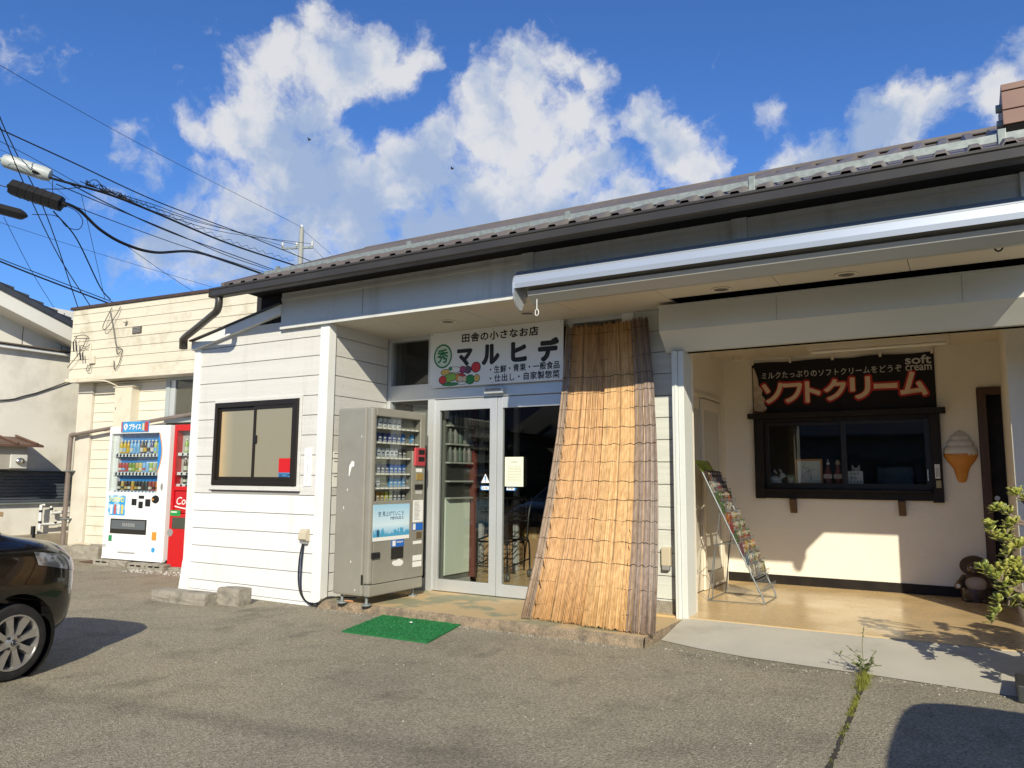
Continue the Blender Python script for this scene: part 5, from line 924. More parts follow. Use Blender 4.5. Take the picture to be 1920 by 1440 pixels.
bk2 = MB(); bx0,bx1,by0,by1,bz0,bz1 = -4.99,-4.59,7.62,8.06,.74,1.02
for z in (bz0,.80,.86,.92,bz1): bk2.tube([(bx0,by0,z),(bx1,by0,z),(bx1,by1,z),(bx0,by1,z),(bx0,by0,z)], .009 if z in (bz0,bz1) else .006, 5)
for i in range(7): x = bx0+(bx1-bx0)*i/6; bk2.tube([(x,by0,bz1),(x,by0,bz0),(x,by1,bz0),(x,by1,bz1)], .005, 4)
bk2.build('basket', M_CT, CT)
for x in (CX0,CX1):
    for y in (CY0,CY1):
        wv_ = MB(); wv_.lathe([(0,-.014),(.048,-.014),(.052,-.008),(.052,.008),(.048,.014),(0,.014)], (x,y,.134), 'x', 16); wo = wv_.build('wheel', surf('caster_grey', (.06,.055,.05), rough=.5), CT, smooth=True); MB().lathe([(0,-.0155),(.022,-.0155),(.022,.0155),(0,.0155)], (x,y,.134), 'x', 12).build('hub', M_GREY, wo)
im = box(-4.02,-3.3,6.78,7.25,.083,.095); tag(im.build('inner_mat', surf('mat_dark_green', (.008,.09,.03), (.006,.07,.025), scale=60, rough=.8, bump=.6, bscale=200), None, False, (-3.7,7.0,.083)), 'green turf mat inside the right glass door', 'mat')

# ------------------------------------------------------------------ cream sided building on the left
CB = thing('cream_building', 'weathered cream sided flat roofed building left of the shop', 'building', (-10.5,7.25,0), R(5))
M_CRM1 = surf('cream_siding', (.66,.61,.50), (.61,.56,.45), scale=2.5, rough=.7, bump=.3, bscale=50, stretch=(.4,.4,4), dirt=(.36,.32,.22), dscale=2.2, dlo=.52, dhi=.78); M_CRM2 = surf('cream_siding_low', (.70,.65,.545), (.66,.61,.505), scale=2.5, rough=.65, bump=.25, bscale=50, stretch=(.4,.4,4), dirt=(.50,.43,.30), dscale=2.5, dlo=.58, dhi=.85)
M_CRMJ = flat('cream_joint', (.10,.085,.06), .9); M_CRMT = surf('cream_trim', (.62,.575,.47), (.55,.5,.4), scale=5, rough=.6, dirt=(.33,.27,.18), dscale=6, dlo=.6, dhi=.75)
up = box(-1.85,4.2,-.25,3.5,2.745,3.885).build('upper_wall', M_CRMJ, CB); z = 2.77; i = 0
while z < 3.86:
    z1 = min(z+.146, 3.885)
    for (a, b) in ((-1.852,.30 if i % 2 else -.55),(.30 if i % 2 else -.55,4.2)): box(a+.0015,b-.0015,-.262,-.249,z+.003,z1-.003,c=.003).build('board', M_CRM1, up)
    z = z1; i += 1
box(-1.90,4.2,-.29,-.02,2.715,2.768,c=.006).build('lower_lip', M_CRMT, up); box(-1.90,4.25,-.29,3.5,3.885,3.930,c=.006).build('roof_edge', surf('rust_trim', (.045,.028,.022), (.07,.04,.03), scale=9, rough=.6), CB)
lw = box(-1.53,4.2,0,3.4,0,2.72).build('lower_wall', M_CRMJ, CB); z = .16
while z < 2.70:
    z1 = z+.148; t1 = min(z1, 2.712)
    if z1 > 2.03 and z < 2.74: spans = ((-1.53,.12),)
    else: spans = ((-1.53,4.2),)
    for a, b in spans: box(a,b,-.014,.002,z+.003,t1-.003,c=.003).build('board', M_CRM2, lw)
    z = z1
box(-1.88,-1.535,-.06,.25,.10,2.714,c=.006).build('corner_column', surf('column_cream', (.62,.58,.50), (.55,.51,.43), scale=4, rough=.6, dirt=(.30,.13,.07), dscale=5, dlo=.66, dhi=.72), CB); box(-1.95,4.2,-.03,.6,0,.155).build('footing', M_BLOCK, CB)
wf = MB(); wf.box(.12,.20,-.05,.06,2.03,2.714,c=.003); wf.box(.20,1.9,-.048,.06,2.03,2.10,c=.003); wf.box(.20,1.9,-.048,.06,2.67,2.714,c=.003); wi = wf.build('window', surf('grey_frame', (.34,.38,.38), rough=.5), CB); box(.20,.30,-.03,.05,2.10,2.67).build('inner_stile', M_ALU, wi)
for j in range(19): box(.30,1.9,.02,.03,2.11+.03*j,2.136+.03*j).build('blind_slat', surf('blind_green', (.30,.35,.31), rough=.5), wi)
box(.30,1.9,-.012,-.006,2.10,2.67).build('pane', M_GLASS, wi)
mb_ = box(-.87,-.49,-.16,-.014,1.985,2.595,c=.006).build('meter_cabinet', surf('meter_cream', (.62,.57,.46), rough=.45, dirt=(.5,.45,.34), dscale=3), CB); box(-.90,-.46,-.17,-.01,2.595,2.612).build('hood', M_CRMT, mb_); box(-.83,-.815,-.166,-.158,2.25,2.29).build('lock', M_GREY, mb_)
M_PIPE = surf('pipe_brown', (.19,.15,.13), (.15,.12,.10), scale=4, rough=.5); q = MB(); q.tube([(-1.80,-.14,1.88),(-1.0,-.13,1.965),(.2,-.12,2.085),(1.6,-.11,2.22)], .028, 12); dp_ = q.build('drain_pipe', M_PIPE, CB, smooth=True); q = MB(); q.tube(catmull([(-1.76,-.14,1.885),(-1.83,-.14,1.87),(-1.862,-.14,1.82),(-1.865,-.14,1.2),(-1.868,-.14,.12)],6), .036, 12); q.build('down_section', M_PIPE, dp_, smooth=True)
for z in (1.30,.55): box(-1.915,-1.80,-.185,-.06,z,z+.015).build('pipe_clip', M_GALV, dp_)
vn = box(-.42,-.22,-.275,-.26,3.39,3.50,c=.003).build('vent_grille', surf('vent_metal', (.16,.13,.10), (.08,.06,.05), scale=20, rough=.6, metal=.4), CB)
for k in range(4): box(-.40,-.24,-.283,-.274,3.405+.023*k,3.415+.023*k).build('louvre', M_GREY, vn)
for (x,z) in ((-1.42,3.40),(-1.55,3.05),(-.95,3.02)): pass
q = MB(); q.tube([(-.55,-.265,3.60),(-.55,-.30,3.60)], .012, 8); q.sphere((-.55,-.315,3.59),.028,10,7); q.build('bracket_lamp', M_CRMT, CB, smooth=True)
q = MB(); q.tube([(-1.36,-.27,3.30),(-1.36,-.275,2.96)], .014, 8); q.build('conduit', M_CRMT, CB, smooth=True); box(-1.34,-1.22,-.30,-.262,2.98,3.10,c=.006).build('junction_box', M_CRMT, CB)
for (x, y_, z, l) in ((-1.66,-.36,3.34,.16),(-1.60,-.36,3.36,.17),(-1.52,-.33,3.16,.12),(-1.46,-.33,3.16,.12)):
    q = MB(); q.tube([(x,y_,z),(x+.03,y_,z-l)], .010, 8); q.build('strain_insulator', M_BLACK, CB, smooth=True)
for pts in ([(-1.74,-.30,3.44),(-1.45,-.33,3.44),(-1.40,-.28,3.40)],[(-1.66,-.36,3.34),(-1.60,-.34,3.44)],[(-1.42,-.30,3.40),(-1.50,-.31,3.24),(-1.60,-.33,3.10),(-1.80,-.33,2.94)],[(-.90,-.29,3.84),(-1.02,-.33,3.55),(-.93,-.34,3.50),(-.75,-.31,3.72),(-.70,-.29,3.84)],[(-.92,-.30,3.78),(-.80,-.30,3.45),(-.72,-.30,3.22),(-.60,-.29,3.16),(-.62,-.29,3.0)],[(-.72,-.30,3.2),(-.70,-.29,3.10),(-.62,-.29,3.13)],[(-.78,-.28,3.0),(-.74,-.29,2.86),(-.66,-.29,2.92),(-.62,-.29,3.02)],[(-1.37,-.28,2.98),(-1.37,-.31,2.88),(-1.30,-.31,2.87),(-1.28,-.29,2.98)],[(-1.50,-.34,3.18),(-1.52,-.32,3.28),(-1.43,-.3,3.25),(-1.36,-.28,3.30)]):
    q = MB(); q.tube(catmull(pts, 6), .006, 5); q.build('service_wire', surf('wire_brown', (.07,.06,.05), rough=.7), CB, smooth=True)
q = MB(); q.tube(catmull([(-1.75,-.30,2.705),(-1.2,-.31,2.70),(-.95,-.29,2.69),(-.84,-.20,2.64),(-.82,-.12,2.60)],6), .010, 6); q.build('conduit', M_CRMT, CB, smooth=True)
q = MB(); q.tube(catmull([(-1.85,-.22,.13),(-1.6,-.25,.14),(-1.3,-.28,.20),(-1.1,-.28,.20),(-.85,-.25,.13),(-.6,-.3,.10)],6), .020, 8); q.build('hose', surf('hose_cream', (.5,.43,.31), rough=.6), CB, smooth=True)
q = MB()
for k in range(26): a = rnd.uniform(0,6); q.tube(catmull([(-.93+rnd.uniform(-.06,.06),-.06,1.0+rnd.uniform(-.25,.06)) for _ in range(4)],4), .004, 4)
q.tube([(-.86,-.04,.95),(-.86,-.04,.25)], .006, 5); q.tube([(-.95,-.03,1.36),(-.85,-.05,1.36),(-.85,-.05,1.22)], .012, 6); q.build('wire_bundle', surf('wire_brown', (.07,.06,.05)), CB, kind='stuff')

# ------------------------------------------------------------------ white drink machine
VM = thing('white_drink_machine', 'white drink vending machine with three rows of bottles by the cream building', 'vending machine', (-10.5,6.46,.10), R(4.67), group='drink vending machines')
VW, VH, VD = 1.215, 1.83, .70
q = MB(); q.box(0,VW,.115,VD,.03,VH,c=.01); q.build('cabinet', M_WHITE, VM)
da0,da1,db0,db1 = .035*VW,.84*VW,.50*VH,.945*VH
q = MB(); q.box(0,da0,0,.112,.02,VH,c=.008); q.box(da1,VW,0,.112,.02,VH,c=.012); q.box(da0-.003,da1+.003,.0008,.112,.02,db0,c=.004); q.box(da0-.003,da1+.003,.0008,.112,db1,VH,c=.006); q.build('front_panel', M_WHITE, VM)
M_BLUD = flat('display_blue', (.02,.22,.60), .4); box(da0,da1,.104,.113,db0,db1).build('display_back', M_BLUD, VM)
box(da0,da0+.10,.05,.104,db0,db1).build('display_side', M_WHITE, VM)
for zc in (.545,.70,.845): box(.55*VW,da1-.002,.095,.1035,zc*VH-.03,zc*VH+.05).build('white_band', M_WHITE, VM)
cv = MB(); pts = [(.84-.03*math.cos(t)*0+.055*math.sin(t*1.0)-.0, .945-.30*(i/14)) for i, t in enumerate([k*math.pi/14 for k in range(15)])]
for i in range(14):
    (a0,b0),(a1,b1) = pts[i],pts[i+1]; cv.add([(a0*VW-.012,-.002,b0*VH),(a0*VW+.006,-.002,b0*VH),(a1*VW+.006,-.002,b1*VH),(a1*VW-.012,-.002,b1*VH)], [(0,1,2,3)])
cv.build('orange_edge', flat('edge_orange', (.65,.27,.04), .35), VM)
cv = MB()
for i in range(14):
    (a0,b0),(a1,b1) = pts[i],pts[i+1]; cv.add([(.83*VW,-.001,b0*VH),(a0*VW-.011,-.001,b0*VH),(a1*VW-.011,-.001,b1*VH),(.83*VW,-.001,b1*VH)], [(0,1,2,3)])
cv.build('curved_display_edge', M_BLUD, VM)
BOT = [(0,0),(.026,0),(.028,.01),(.028,.10),(.025,.12),(.013,.150),(.011,.165),(.012,.167),(.012,.180),(0,.180)]; CANP = [(0,0),(.026,0),(.028,.008),(.028,.11),(.024,.122),(0,.122)]; SLIM = [(0,0),(.024,0),(.025,.006),(.025,.115),(.021,.128),(0,.128)]
def drink(parent, x, y, z, prof, c, c2, cap=None):
    h = prof[-1][1]; m = MB(); m.lathe(prof, (x,y,z), 'z', 10); o = m.build('drink_sample', flat('drink_%d_%d_%d' % tuple(int(99*k) for k in c), c, .3), parent, smooth=True)
    r = prof[2][0]+.0008; MB().lathe([(r,.02),(r,h*.42)], (x,y,z), 'z', 10, cap=False).build('label_band', flat('drinkl_%d_%d_%d' % tuple(int(99*k) for k in c2), c2, .4), o, smooth=True)
    if prof is BOT: MB().lathe([(.0135,.163),(.0135,.183),(0,.183)], (x,y,z), 'z', 8).build('cap', flat('capw', (.75,.75,.75), .4) if cap is None else flat('cap_%d' % int(cap[0]*99), cap, .4), o)
YLO,LBL,TEA,DKB,VIO,LGN,RDD,OLG,GDN,CHC = (.60,.42,.03),(.18,.42,.72),(.10,.07,.04),(.03,.025,.02),(.06,.05,.20),(.30,.45,.10),(.38,.05,.05),(.16,.26,.04),(.50,.36,.12),(.07,.035,.02)
rowsd = [(.795,BOT,[YLO,YLO,(.6,.35,.03),LBL,LBL,LBL,TEA,DKB,(.35,.45,.6),VIO,(.45,.5,.1),LBL]),(.655,CANP,[RDD,RDD,RDD,OLG,OLG,GDN,(.55,.45,.1),LBL,LBL,LGN,(.4,.45,.4),LGN]),(.513,SLIM,[DKB,GDN,CHC,DKB,(.45,.32,.05),DKB,DKB,(.04,.05,.04),(.05,.06,.05),(.25,.05,.04),(.3,.06,.04),(.55,.2,.04)])]
for bz, pf, cs in rowsd:
    z = bz*VH; stp = box(da0+.06,da1-.06,.02,.06,z-.052,z-.006,c=.003).build('button_strip', M_WHITE, VM); box(da0+.06,da1-.06,.06,.10,z-.01,z-.003).build('shelf', M_WHITE, stp)
    for k, c in enumerate(cs):
        x = da0+.125+(da1-da0-.21)*k/11; drink(VM, x, .078, z, pf, c, cs[(k*5+3) % 12] if k % 3 else (.6,.6,.55))
        MB().lathe([(0,-.006),(.017,-.006),(.018,0),(0,0)], (x-.005,.020,z-.032), 'y', 10).build('button', M_BLACK, stp); box(x-.022,x+.022,.0175,.0195,z-.012,z-.004).build('price_tag', M_BLUP, stp)
box(da0,.83*VW,.004,.008,db0,db1).build('display_glass', M_GLASS, VM)
def vbox(a0,b0,a1,b1,mat,name,th=.006,par=None,c=.0): return box(a0*VW,a1*VW,-th,.004,b0*VH,b1*VH,c=c).build(name, mat, par or VM)
po_ = vbox(.06,.325,.345,.475,surf('fizz_poster', (.03,.30,.62), (.45,.62,.72), scale=9, lo=.5, hi=.62, rough=.4),'fizz_poster',.003); text('シュワっと!', (.075*VW,-.0045,.425*VH), .25*VW,.04*VH, flat('poster_yellow', (.80,.68,.10), .5), po_, bold=.05)
for x_, c in ((.12,(.7,.7,.68)),(.18,(.45,.08,.06)),(.24,(.68,.68,.64)),(.30,(.62,.5,.12))): box((x_-.018)*VW,(x_+.018)*VW,-.0042,-.003,.335*VH,.405*VH).build('print', flat('posterprint_%d' % int(c[0]*99), c, .5), po_)
vbox(.455,.405,.53,.452,M_BLACK,'coin_panel',.008); vbox(.565,.455,.65,.477,M_BLACK,'display',.006); vbox(.57,.385,.635,.433,M_BLACK,'note_slot',.008); vbox(.68,.40,.755,.452,M_BLACK,'card_reader',.010)
q = MB(); q.lathe([(0,-.012),(.05,-.012),(.055,-.004),(.055,.004),(0,.004)], (.835*VW,0,.452*VH), 'y', 20, sx=1.3); cr2 = q.build('coin_slot_plate', M_BLACK, VM, smooth=True); box(.79*VW,.82*VW,-.016,-.011,.445*VH,.457*VH).build('coin_slot', flat('edge_orange', (.65,.27,.04)), cr2); vbox(.68,.458,.76,.475,M_PAPER,'label',.003); vbox(.78,.36,.87,.405,M_PAPER,'label',.003)
dl = vbox(.12,.19,.715,.30,M_DKP,'delivery_slot',.008,None,.004); box(.14*VW,.70*VW,-.0095,-.008,.225*VH,.29*VH).build('flap', flat('flap_grey', (.10,.115,.13), .2), dl); q = MB(); [q.box((.33+.03*k)*VW,(.35+.03*k)*VW,-.0103,-.0095,.245*VH,.27*VH) for k in range(7)]; q.build('print', M_GREY, dl, kind='stuff')
q = MB(); q.box(.815*VW,.885*VW,-.010,.004,.155*VH,.215*VH,c=.012); q.build('coin_return', flat('edge_orange', (.65,.27,.04)), VM); vbox(.10,.13,.155,.175,flat('green_tag', (.02,.22,.08), .4),'green_label',.003); vbox(.165,.165,.24,.172,M_PAPER,'label',.003); vbox(.01,.085,.065,.107,flat('tag_frame', (.45,.45,.45), .5),'maker_plate',.003)
q = MB(); q.lathe([(0,-.004),(.034,-.004),(.034,.002),(0,.002)], (.845*VW,0,.085*VH), 'y', 16); q.build('blue_seal', flat('seal_blue', (.04,.30,.62), .4), VM)
q = MB(); [q.box((.27+.012*k)*VW,(.276+.012*k)*VW,-.003,.003,.045*VH,.058*VH) for k in range(24)]; q.build('vent_slots', M_GREY, VM, kind='stuff'); box(.0,VW,-.006,.05,.0,.022,c=.004).build('kick_plate', M_WHITE, VM)
MB().lathe([(0,-.012),(.018,-.012),(.02,.002),(0,.002)], (.925*VW,0,.545*VH), 'y', 12, sy=2.6).build('lock', M_GREY, VM)
for x,y in ((.08,.08),(VW-.08,.08),(.08,.6),(VW-.08,.6)): MB().lathe([(0,-.02),(.03,-.02),(.03,0),(0,0)], (x,y,.03), 'z', 10).build('foot', M_GREY, VM)
tpb = box(.20*VW,.66*VW,-.012,.0,.955*VH,1.035*VH,c=.002).build('top_sign', surf('top_sign', (.02,.22,.52), (.05,.30,.62), scale=7, rough=.4), VM); text('プライス', (.335*VW,-.0135,.972*VH), .20*VW,.045*VH, M_PAPER, tpb, bold=.05); box(.60*VW,.655*VW,-.0132,-.012,.958*VH,1.032*VH).build('print', flat('print_red', (.42,.04,.04), .5), tpb); box(.204*VW,.225*VW,-.0132,-.012,.958*VH,1.032*VH).build('print', flat('print_red', (.42,.04,.04), .5), tpb)
decal([(.245*VW,.995*VH),(.275*VW,.965*VH),(.315*VW,.995*VH),(.295*VW,1.022*VH),(.28*VW,1.012*VH),(.265*VW,1.022*VH)], (0,-.012,0), M_PAPER, tpb, 'heart_print'); text('96', (.266*VW,-.0142,.988*VH), .03*VW,.018*VH, M_BLUP, tpb, bold=.03)
for (k, c) in enumerate(((.5,.45,.1),(.65,.65,.62),(.4,.25,.1))): box((.553+.017*k)*VW,(.565+.017*k)*VW,-.0136,-.012,.965*VH,1.02*VH).build('print', flat('topprint%d' % k, c, .5), tpb)

# red drink machine, mostly behind the bay
RM = thing('red_drink_machine', 'red drink vending machine half hidden behind the white bay', 'vending machine', (-9.21,6.57,.08), R(4.67), group='drink vending machines')
M_RED = flat('machine_red', (.52,.008,.012), .28, coat=.3); RW, RH = 1.05, 1.85
box(0,RW,.115,.70,.03,RH,c=.01).build('cabinet', M_RED, RM)
q = MB(); q.box(0,.055,0,.112,.02,RH,c=.008); q.box(.80,RW,0,.112,.02,RH,c=.010); q.box(.05,.805,.0008,.112,.02,.36*RH,c=.004); q.box(.05,.805,.0008,.112,.525*RH,.555*RH,c=.004); q.box(.05,.805,.0008,.112,.955*RH,RH,c=.006); q.build('front_panel', M_RED, RM)
box(.055,.80,.10,.114,.555*RH,.955*RH).build('display_back', flat('red_display', (.45,.47,.46), .4), RM)
for bz, pf, cs in ((.80,BOT,[LGN,OLG,LGN,(.55,.5,.1),LBL,RDD,RDD]),(.66,BOT,[CHC,GDN,DKB,TEA,GDN,RDD,DKB]),(.575,SLIM,[DKB,CHC,CHC,DKB,GDN,RDD,DKB])):
    z = bz*RH; stp = box(.06,.79,.03,.07,z-.045,z-.006).build('button_strip', M_WHITE, RM)
    for k, c in enumerate(cs): x = .15+.098*k; drink(RM, x, .085, z, pf, c, (.6,.6,.5)); MB().lathe([(0,-.006),(.016,-.006),(.016,0),(0,0)], (x,.030,z-.026), 'y', 10).build('button', M_BLACK, stp)
box(.055,.80,.004,.008,.555*RH,.955*RH).build('display_glass', M_GLASS, RM)
lg = box(.06,.80,.020,.112,.365*RH,.52*RH).build('logo_panel', flat('logo_red', (.48,.012,.02), .3), RM); text('Coca', (.085,.0185,.425*RH), .30,.10, M_PAPER, lg, shear=.22, bold=.01); cw_ = MB(); [cw_.add([(.065+.06*k,.0185,.415*RH-.03*math.sin(k*.35)-.012),(.125+.06*k,.0185,.415*RH-.03*math.sin((k+1)*.35)-.012),(.125+.06*k,.0185,.415*RH-.03*math.sin((k+1)*.35)+.004),(.065+.06*k,.0185,.415*RH-.03*math.sin(k*.35)+.004)], [(0,1,2,3)]) for k in range(9)]; cw_.build('wave_print', M_PAPER, lg)
gl = box(.015,.20,-.004,.004,.345*RH,.385*RH,c=.0).build('green_label', flat('label_green', (.02,.28,.07), .4), RM); box(.03,.14,-.005,-.004,.368*RH,.376*RH).build('print', M_PAPER, gl); box(.06,.55,-.006,.004,.255*RH,.335*RH,c=.003).build('delivery_slot', flat('slot_glass', (.06,.065,.05), .2), RM)
MB().lathe([(0,-.006),(.05,-.006),(.052,.002),(0,.002)], (.03,0,.225*RH), 'y', 18).build('round_seal', flat('seal_silver', (.5,.5,.5), .3, .6), RM); box(0,RW,-.008,.6,-.04,.022,c=.004).build('kick_plate', M_RED, RM)
for k, (x0, x1, y0, y1, h, l) in enumerate([(-10.62,-10.27,6.42,6.60,.085,'leftmost hollow concrete block under the white drink machine'),(-10.26,-9.93,6.44,6.62,.09,'second hollow concrete block from the left under the white drink machine'),(-9.80,-9.46,6.40,6.58,.085,'third hollow concrete block under the white drink machine'),(-9.45,-9.12,6.43,6.61,.088,'hollow concrete block between the two drink machines'),(-9.10,-8.70,6.52,6.72,.06,'low mossy concrete block under the red drink machine')]): rough_block('concrete_block', x0,x1,y0,y1,0,h,l,'block','concrete blocks under the drink machines',R(4.5),2 if k in (0,2,3) else 0)
rough_block('concrete_block', -11.75,-11.15,6.75,7.05,0,.20,'broken concrete lump at the foot of the cream building','rubble','rubble by the cream building',R(8)); rough_block('concrete_block', -12.25,-11.80,6.80,7.0,0,.16,'dark broken stone left of the broken concrete lump','rubble','rubble by the cream building',R(-12))
gm_ = MB(); gr = random.Random(9)
for i in range(260): x = gr.uniform(-9.6,-7.65); y = 6.30+gr.uniform(-.04,.22)+(x+8.6)*.08; s_ = gr.uniform(.008,.022); k = gr.uniform(.25,.5); gm_.sphere((x,y,s_*.3),s_,5,4,colr=(k,k*.95,k*.85),sc=(1,1,.6))
o = gm_.build('gravel', surf('gravel', (.4,.38,.33), rough=.9, attr='Col')); o['kind'] = 'stuff'; o['label'] = 'pale gravel strewn at the foot of the red drink machine'
rs_ = box(-11.1,-10.6,6.5,6.75,.006,.014); tag(rs_.build('rusty_plate', surf('rust_plate', (.10,.045,.035), (.14,.07,.05), scale=8, rough=.7), None, False, (-10.8,6.6,.005)), 'flat rusty plate on the ground left of the white drink machine', 'plate')

# ------------------------------------------------------------------ white gabled house on the far left (local x runs along its wall, away from the street)
HS = thing('white_house', 'white plastered house with dark tiled gable roof at the left edge', 'house', (-13.47,7.67,0), R(90))
k_ = 15.5/13.5; hz = lambda z: 1.26+(z-1.26)*k_
M_PL = surf('house_plaster', (.76,.73,.66), (.71,.68,.61), scale=1.2, rough=.85, dirt=(.45,.42,.36), dscale=1, dlo=.5, dhi=.8); M_PL2 = surf('house_gable', (.74,.72,.65), rough=.7)
H0, H1 = -6.0, 5.0   # along the wall, towards / away from the viewer
box(H0,H1,0,6,0,hz(3.03)).build('wall', M_PL, HS); box(H0,H1,.04,6,hz(3.03),hz(3.75)).build('gable_wall', M_PL2, HS)
for x in (-1.0,-.35,.4): box(x-.004,x+.004,.034,.04,hz(3.09),hz(3.7)).build('panel_joint', M_CRMJ, HS)
box(H0,H1,-.10,.04,hz(3.03),hz(3.075),c=.01).build('band_rail', M_TRIM, HS); box(H0,H1,-.13,.04,hz(3.085),hz(3.105)).build('pent_edge', surf('pent_brown', (.13,.10,.075), rough=.6), HS); box(H0,H1,-.05,.04,hz(3.06),hz(3.09)).build('pent_gap', M_DARK, HS)
sl_ = .344    # roof falls away from the street
zr = lambda x: 3.80 + sl_*(-.42-x)
def slab(name, d0, d1, y0, y1, mat, x0=-4.5, x1=4.0): q = MB(); q.add([(x,y,zr(x)+d) for x in (x0,x1) for y in (y0,y1) for d in (d0,d1)], [(0,1,3,2),(4,6,7,5),(0,4,5,1),(2,3,7,6),(0,2,6,4),(1,5,7,3)]); return q.build(name, mat, HS)
slab('barge_board', -.30, -.06, -.42, -.36, M_PL2); slab('verge_soffit', -.30, -.27, -.36, .05, M_PL2); rfh = slab('roof', -.06, .03, -.46, 5, surf('slate_grey', (.055,.06,.075), (.04,.045,.055), scale=6, rough=.55))
for i in range(36):
    x = -4.5+.235*i; q = MB(); q.add([(x,-.47,zr(x)+.035),(x+.245,-.47,zr(x+.245)+.075),(x+.245,.9,zr(x+.245)+.075),(x,.9,zr(x)+.035),(x+.245,-.47,zr(x+.245)+.03),(x+.245,.9,zr(x+.245)+.03)], [(0,1,2,3),(1,4,5,2),(0,4,1)]); q.build('roof_tile', surf('slate_grey', (.055,.06,.075)), rfh)
pz = lambda z: hz(z)
for k in range(9): box(H0,-.06,-.06,-.02,pz(.85)+.053*k+.004,pz(.85)+.053*k+.046,c=.004).build('cladding_slat', surf('slat_bluegrey', (.10,.12,.145), (.085,.10,.125), scale=3, rough=.5, metal=.2), HS)
box(H0,-.05,-.07,.0,pz(1.275),pz(1.30),c=.003).build('cladding_cap', surf('cap_dark', (.05,.055,.06), rough=.5), HS); box(H0,-.05,-.065,0,pz(.825),pz(.848),c=.003).build('cladding_foot', M_GALV, HS)
cnp = MB(); cnp.add([(-4,-.02,pz(1.80)),(-.93,-.02,pz(1.78)),(-.86,-.62,pz(1.655)),(-4,-.62,pz(1.66)),(-4,-.02,pz(1.72)),(-.93,-.02,pz(1.72)),(-.86,-.62,pz(1.625)),(-4,-.62,pz(1.63))], [(0,1,2,3),(4,7,6,5),(0,4,5,1),(1,5,6,2),(2,6,7,3),(3,7,4,0)]); cno = cnp.build('lean_to_roof', surf('lean_brown', (.12,.065,.045), (.09,.05,.035), scale=6, rough=.55), HS)
for k in range(4): q = MB(); x = -1.0-.3*k; q.tube([(x,-.02,pz(1.80)),(x+.04,-.63,pz(1.67))], .02, 6); q.build('roof_roll', surf('lean_brown', (.12,.065,.045)), cno)
box(-4,-1.05,-.50,0,pz(1.32),pz(1.63)).build('lean_to_wall', surf('lean_wall', (.33,.31,.27), rough=.7), HS); vt = box(-1.30,-1.05,-.535,-.50,pz(1.33),pz(1.52),c=.01).build('exhaust_plate', surf('vent_white', (.55,.55,.52), rough=.4), HS); MB().sphere((-1.17,-.56,pz(1.43)),.075,14,8,sc=(1,.6,.7)).build('exhaust_hood', M_STEEL, vt, smooth='all')
M_PVC = flat('pvc_white', (.72,.73,.72), .35); M_TAPE = flat('tape_black', (.02,.02,.02), .6)
for pts in ([(-.55,-.10,.34),(-.55,-.10,.74),(-.50,-.10,.74)],[(-.55,-.10,.42),(-.33,-.10,.42),(-.05,-.12,.46),(.15,-.12,.48)],[(-.38,-.10,.72),(-.38,-.10,.60),(-.05,-.12,.62)]): q = MB(); q.tube(pts, .024, 10); pv = q.build('water_pipe', M_PVC, HS, smooth=True)
for p_ in ((-.55,-.10,.64),(-.55,-.10,.46),(-.30,-.10,.43),(-.38,-.10,.67),(-.2,-.11,.61),(-.12,-.11,.615)): q = MB(); q.tube([(p_[0],p_[1],p_[2]-.02),(p_[0],p_[1],p_[2]+.02)] if p_[0] in (-.55,-.38) else [(p_[0]-.02,p_[1],p_[2]),(p_[0]+.02,p_[1],p_[2])], .0265, 10); q.build('tape_band', M_TAPE, HS)
q = MB(); q.tube([(-.66,-.12,.22),(-.66,-.12,.40)], .035, 10); q.build('pipe_cover', M_BLACK, HS, smooth=True)
box(H0,.2,-.14,.02,0,.26,c=.01).build('footing', surf('footing_tan', (.36,.31,.23), (.28,.24,.18), scale=5, rough=.9), HS); gb = box(-3.6,-1.62,-1.0,-.55,0,.62,c=.01); go_ = gb.build('garden_wall', surf('garden_wall', (.40,.37,.31), rough=.85), HS); box(-3.65,-1.58,-1.03,-.52,.62,.69,c=.006).build('cap_board', surf('cap_wood', (.34,.24,.13), rough=.7), go_)
q = MB(); q.tube(catmull([(-4,-.15,2.35),(-1.5,-.03,2.42),(-.9,-.02,2.55),(-.5,-.02,2.72),(-.05,-.03,2.95)],6), .010, 6); q.build('wall_cable', M_WIRE, HS, smooth=True)

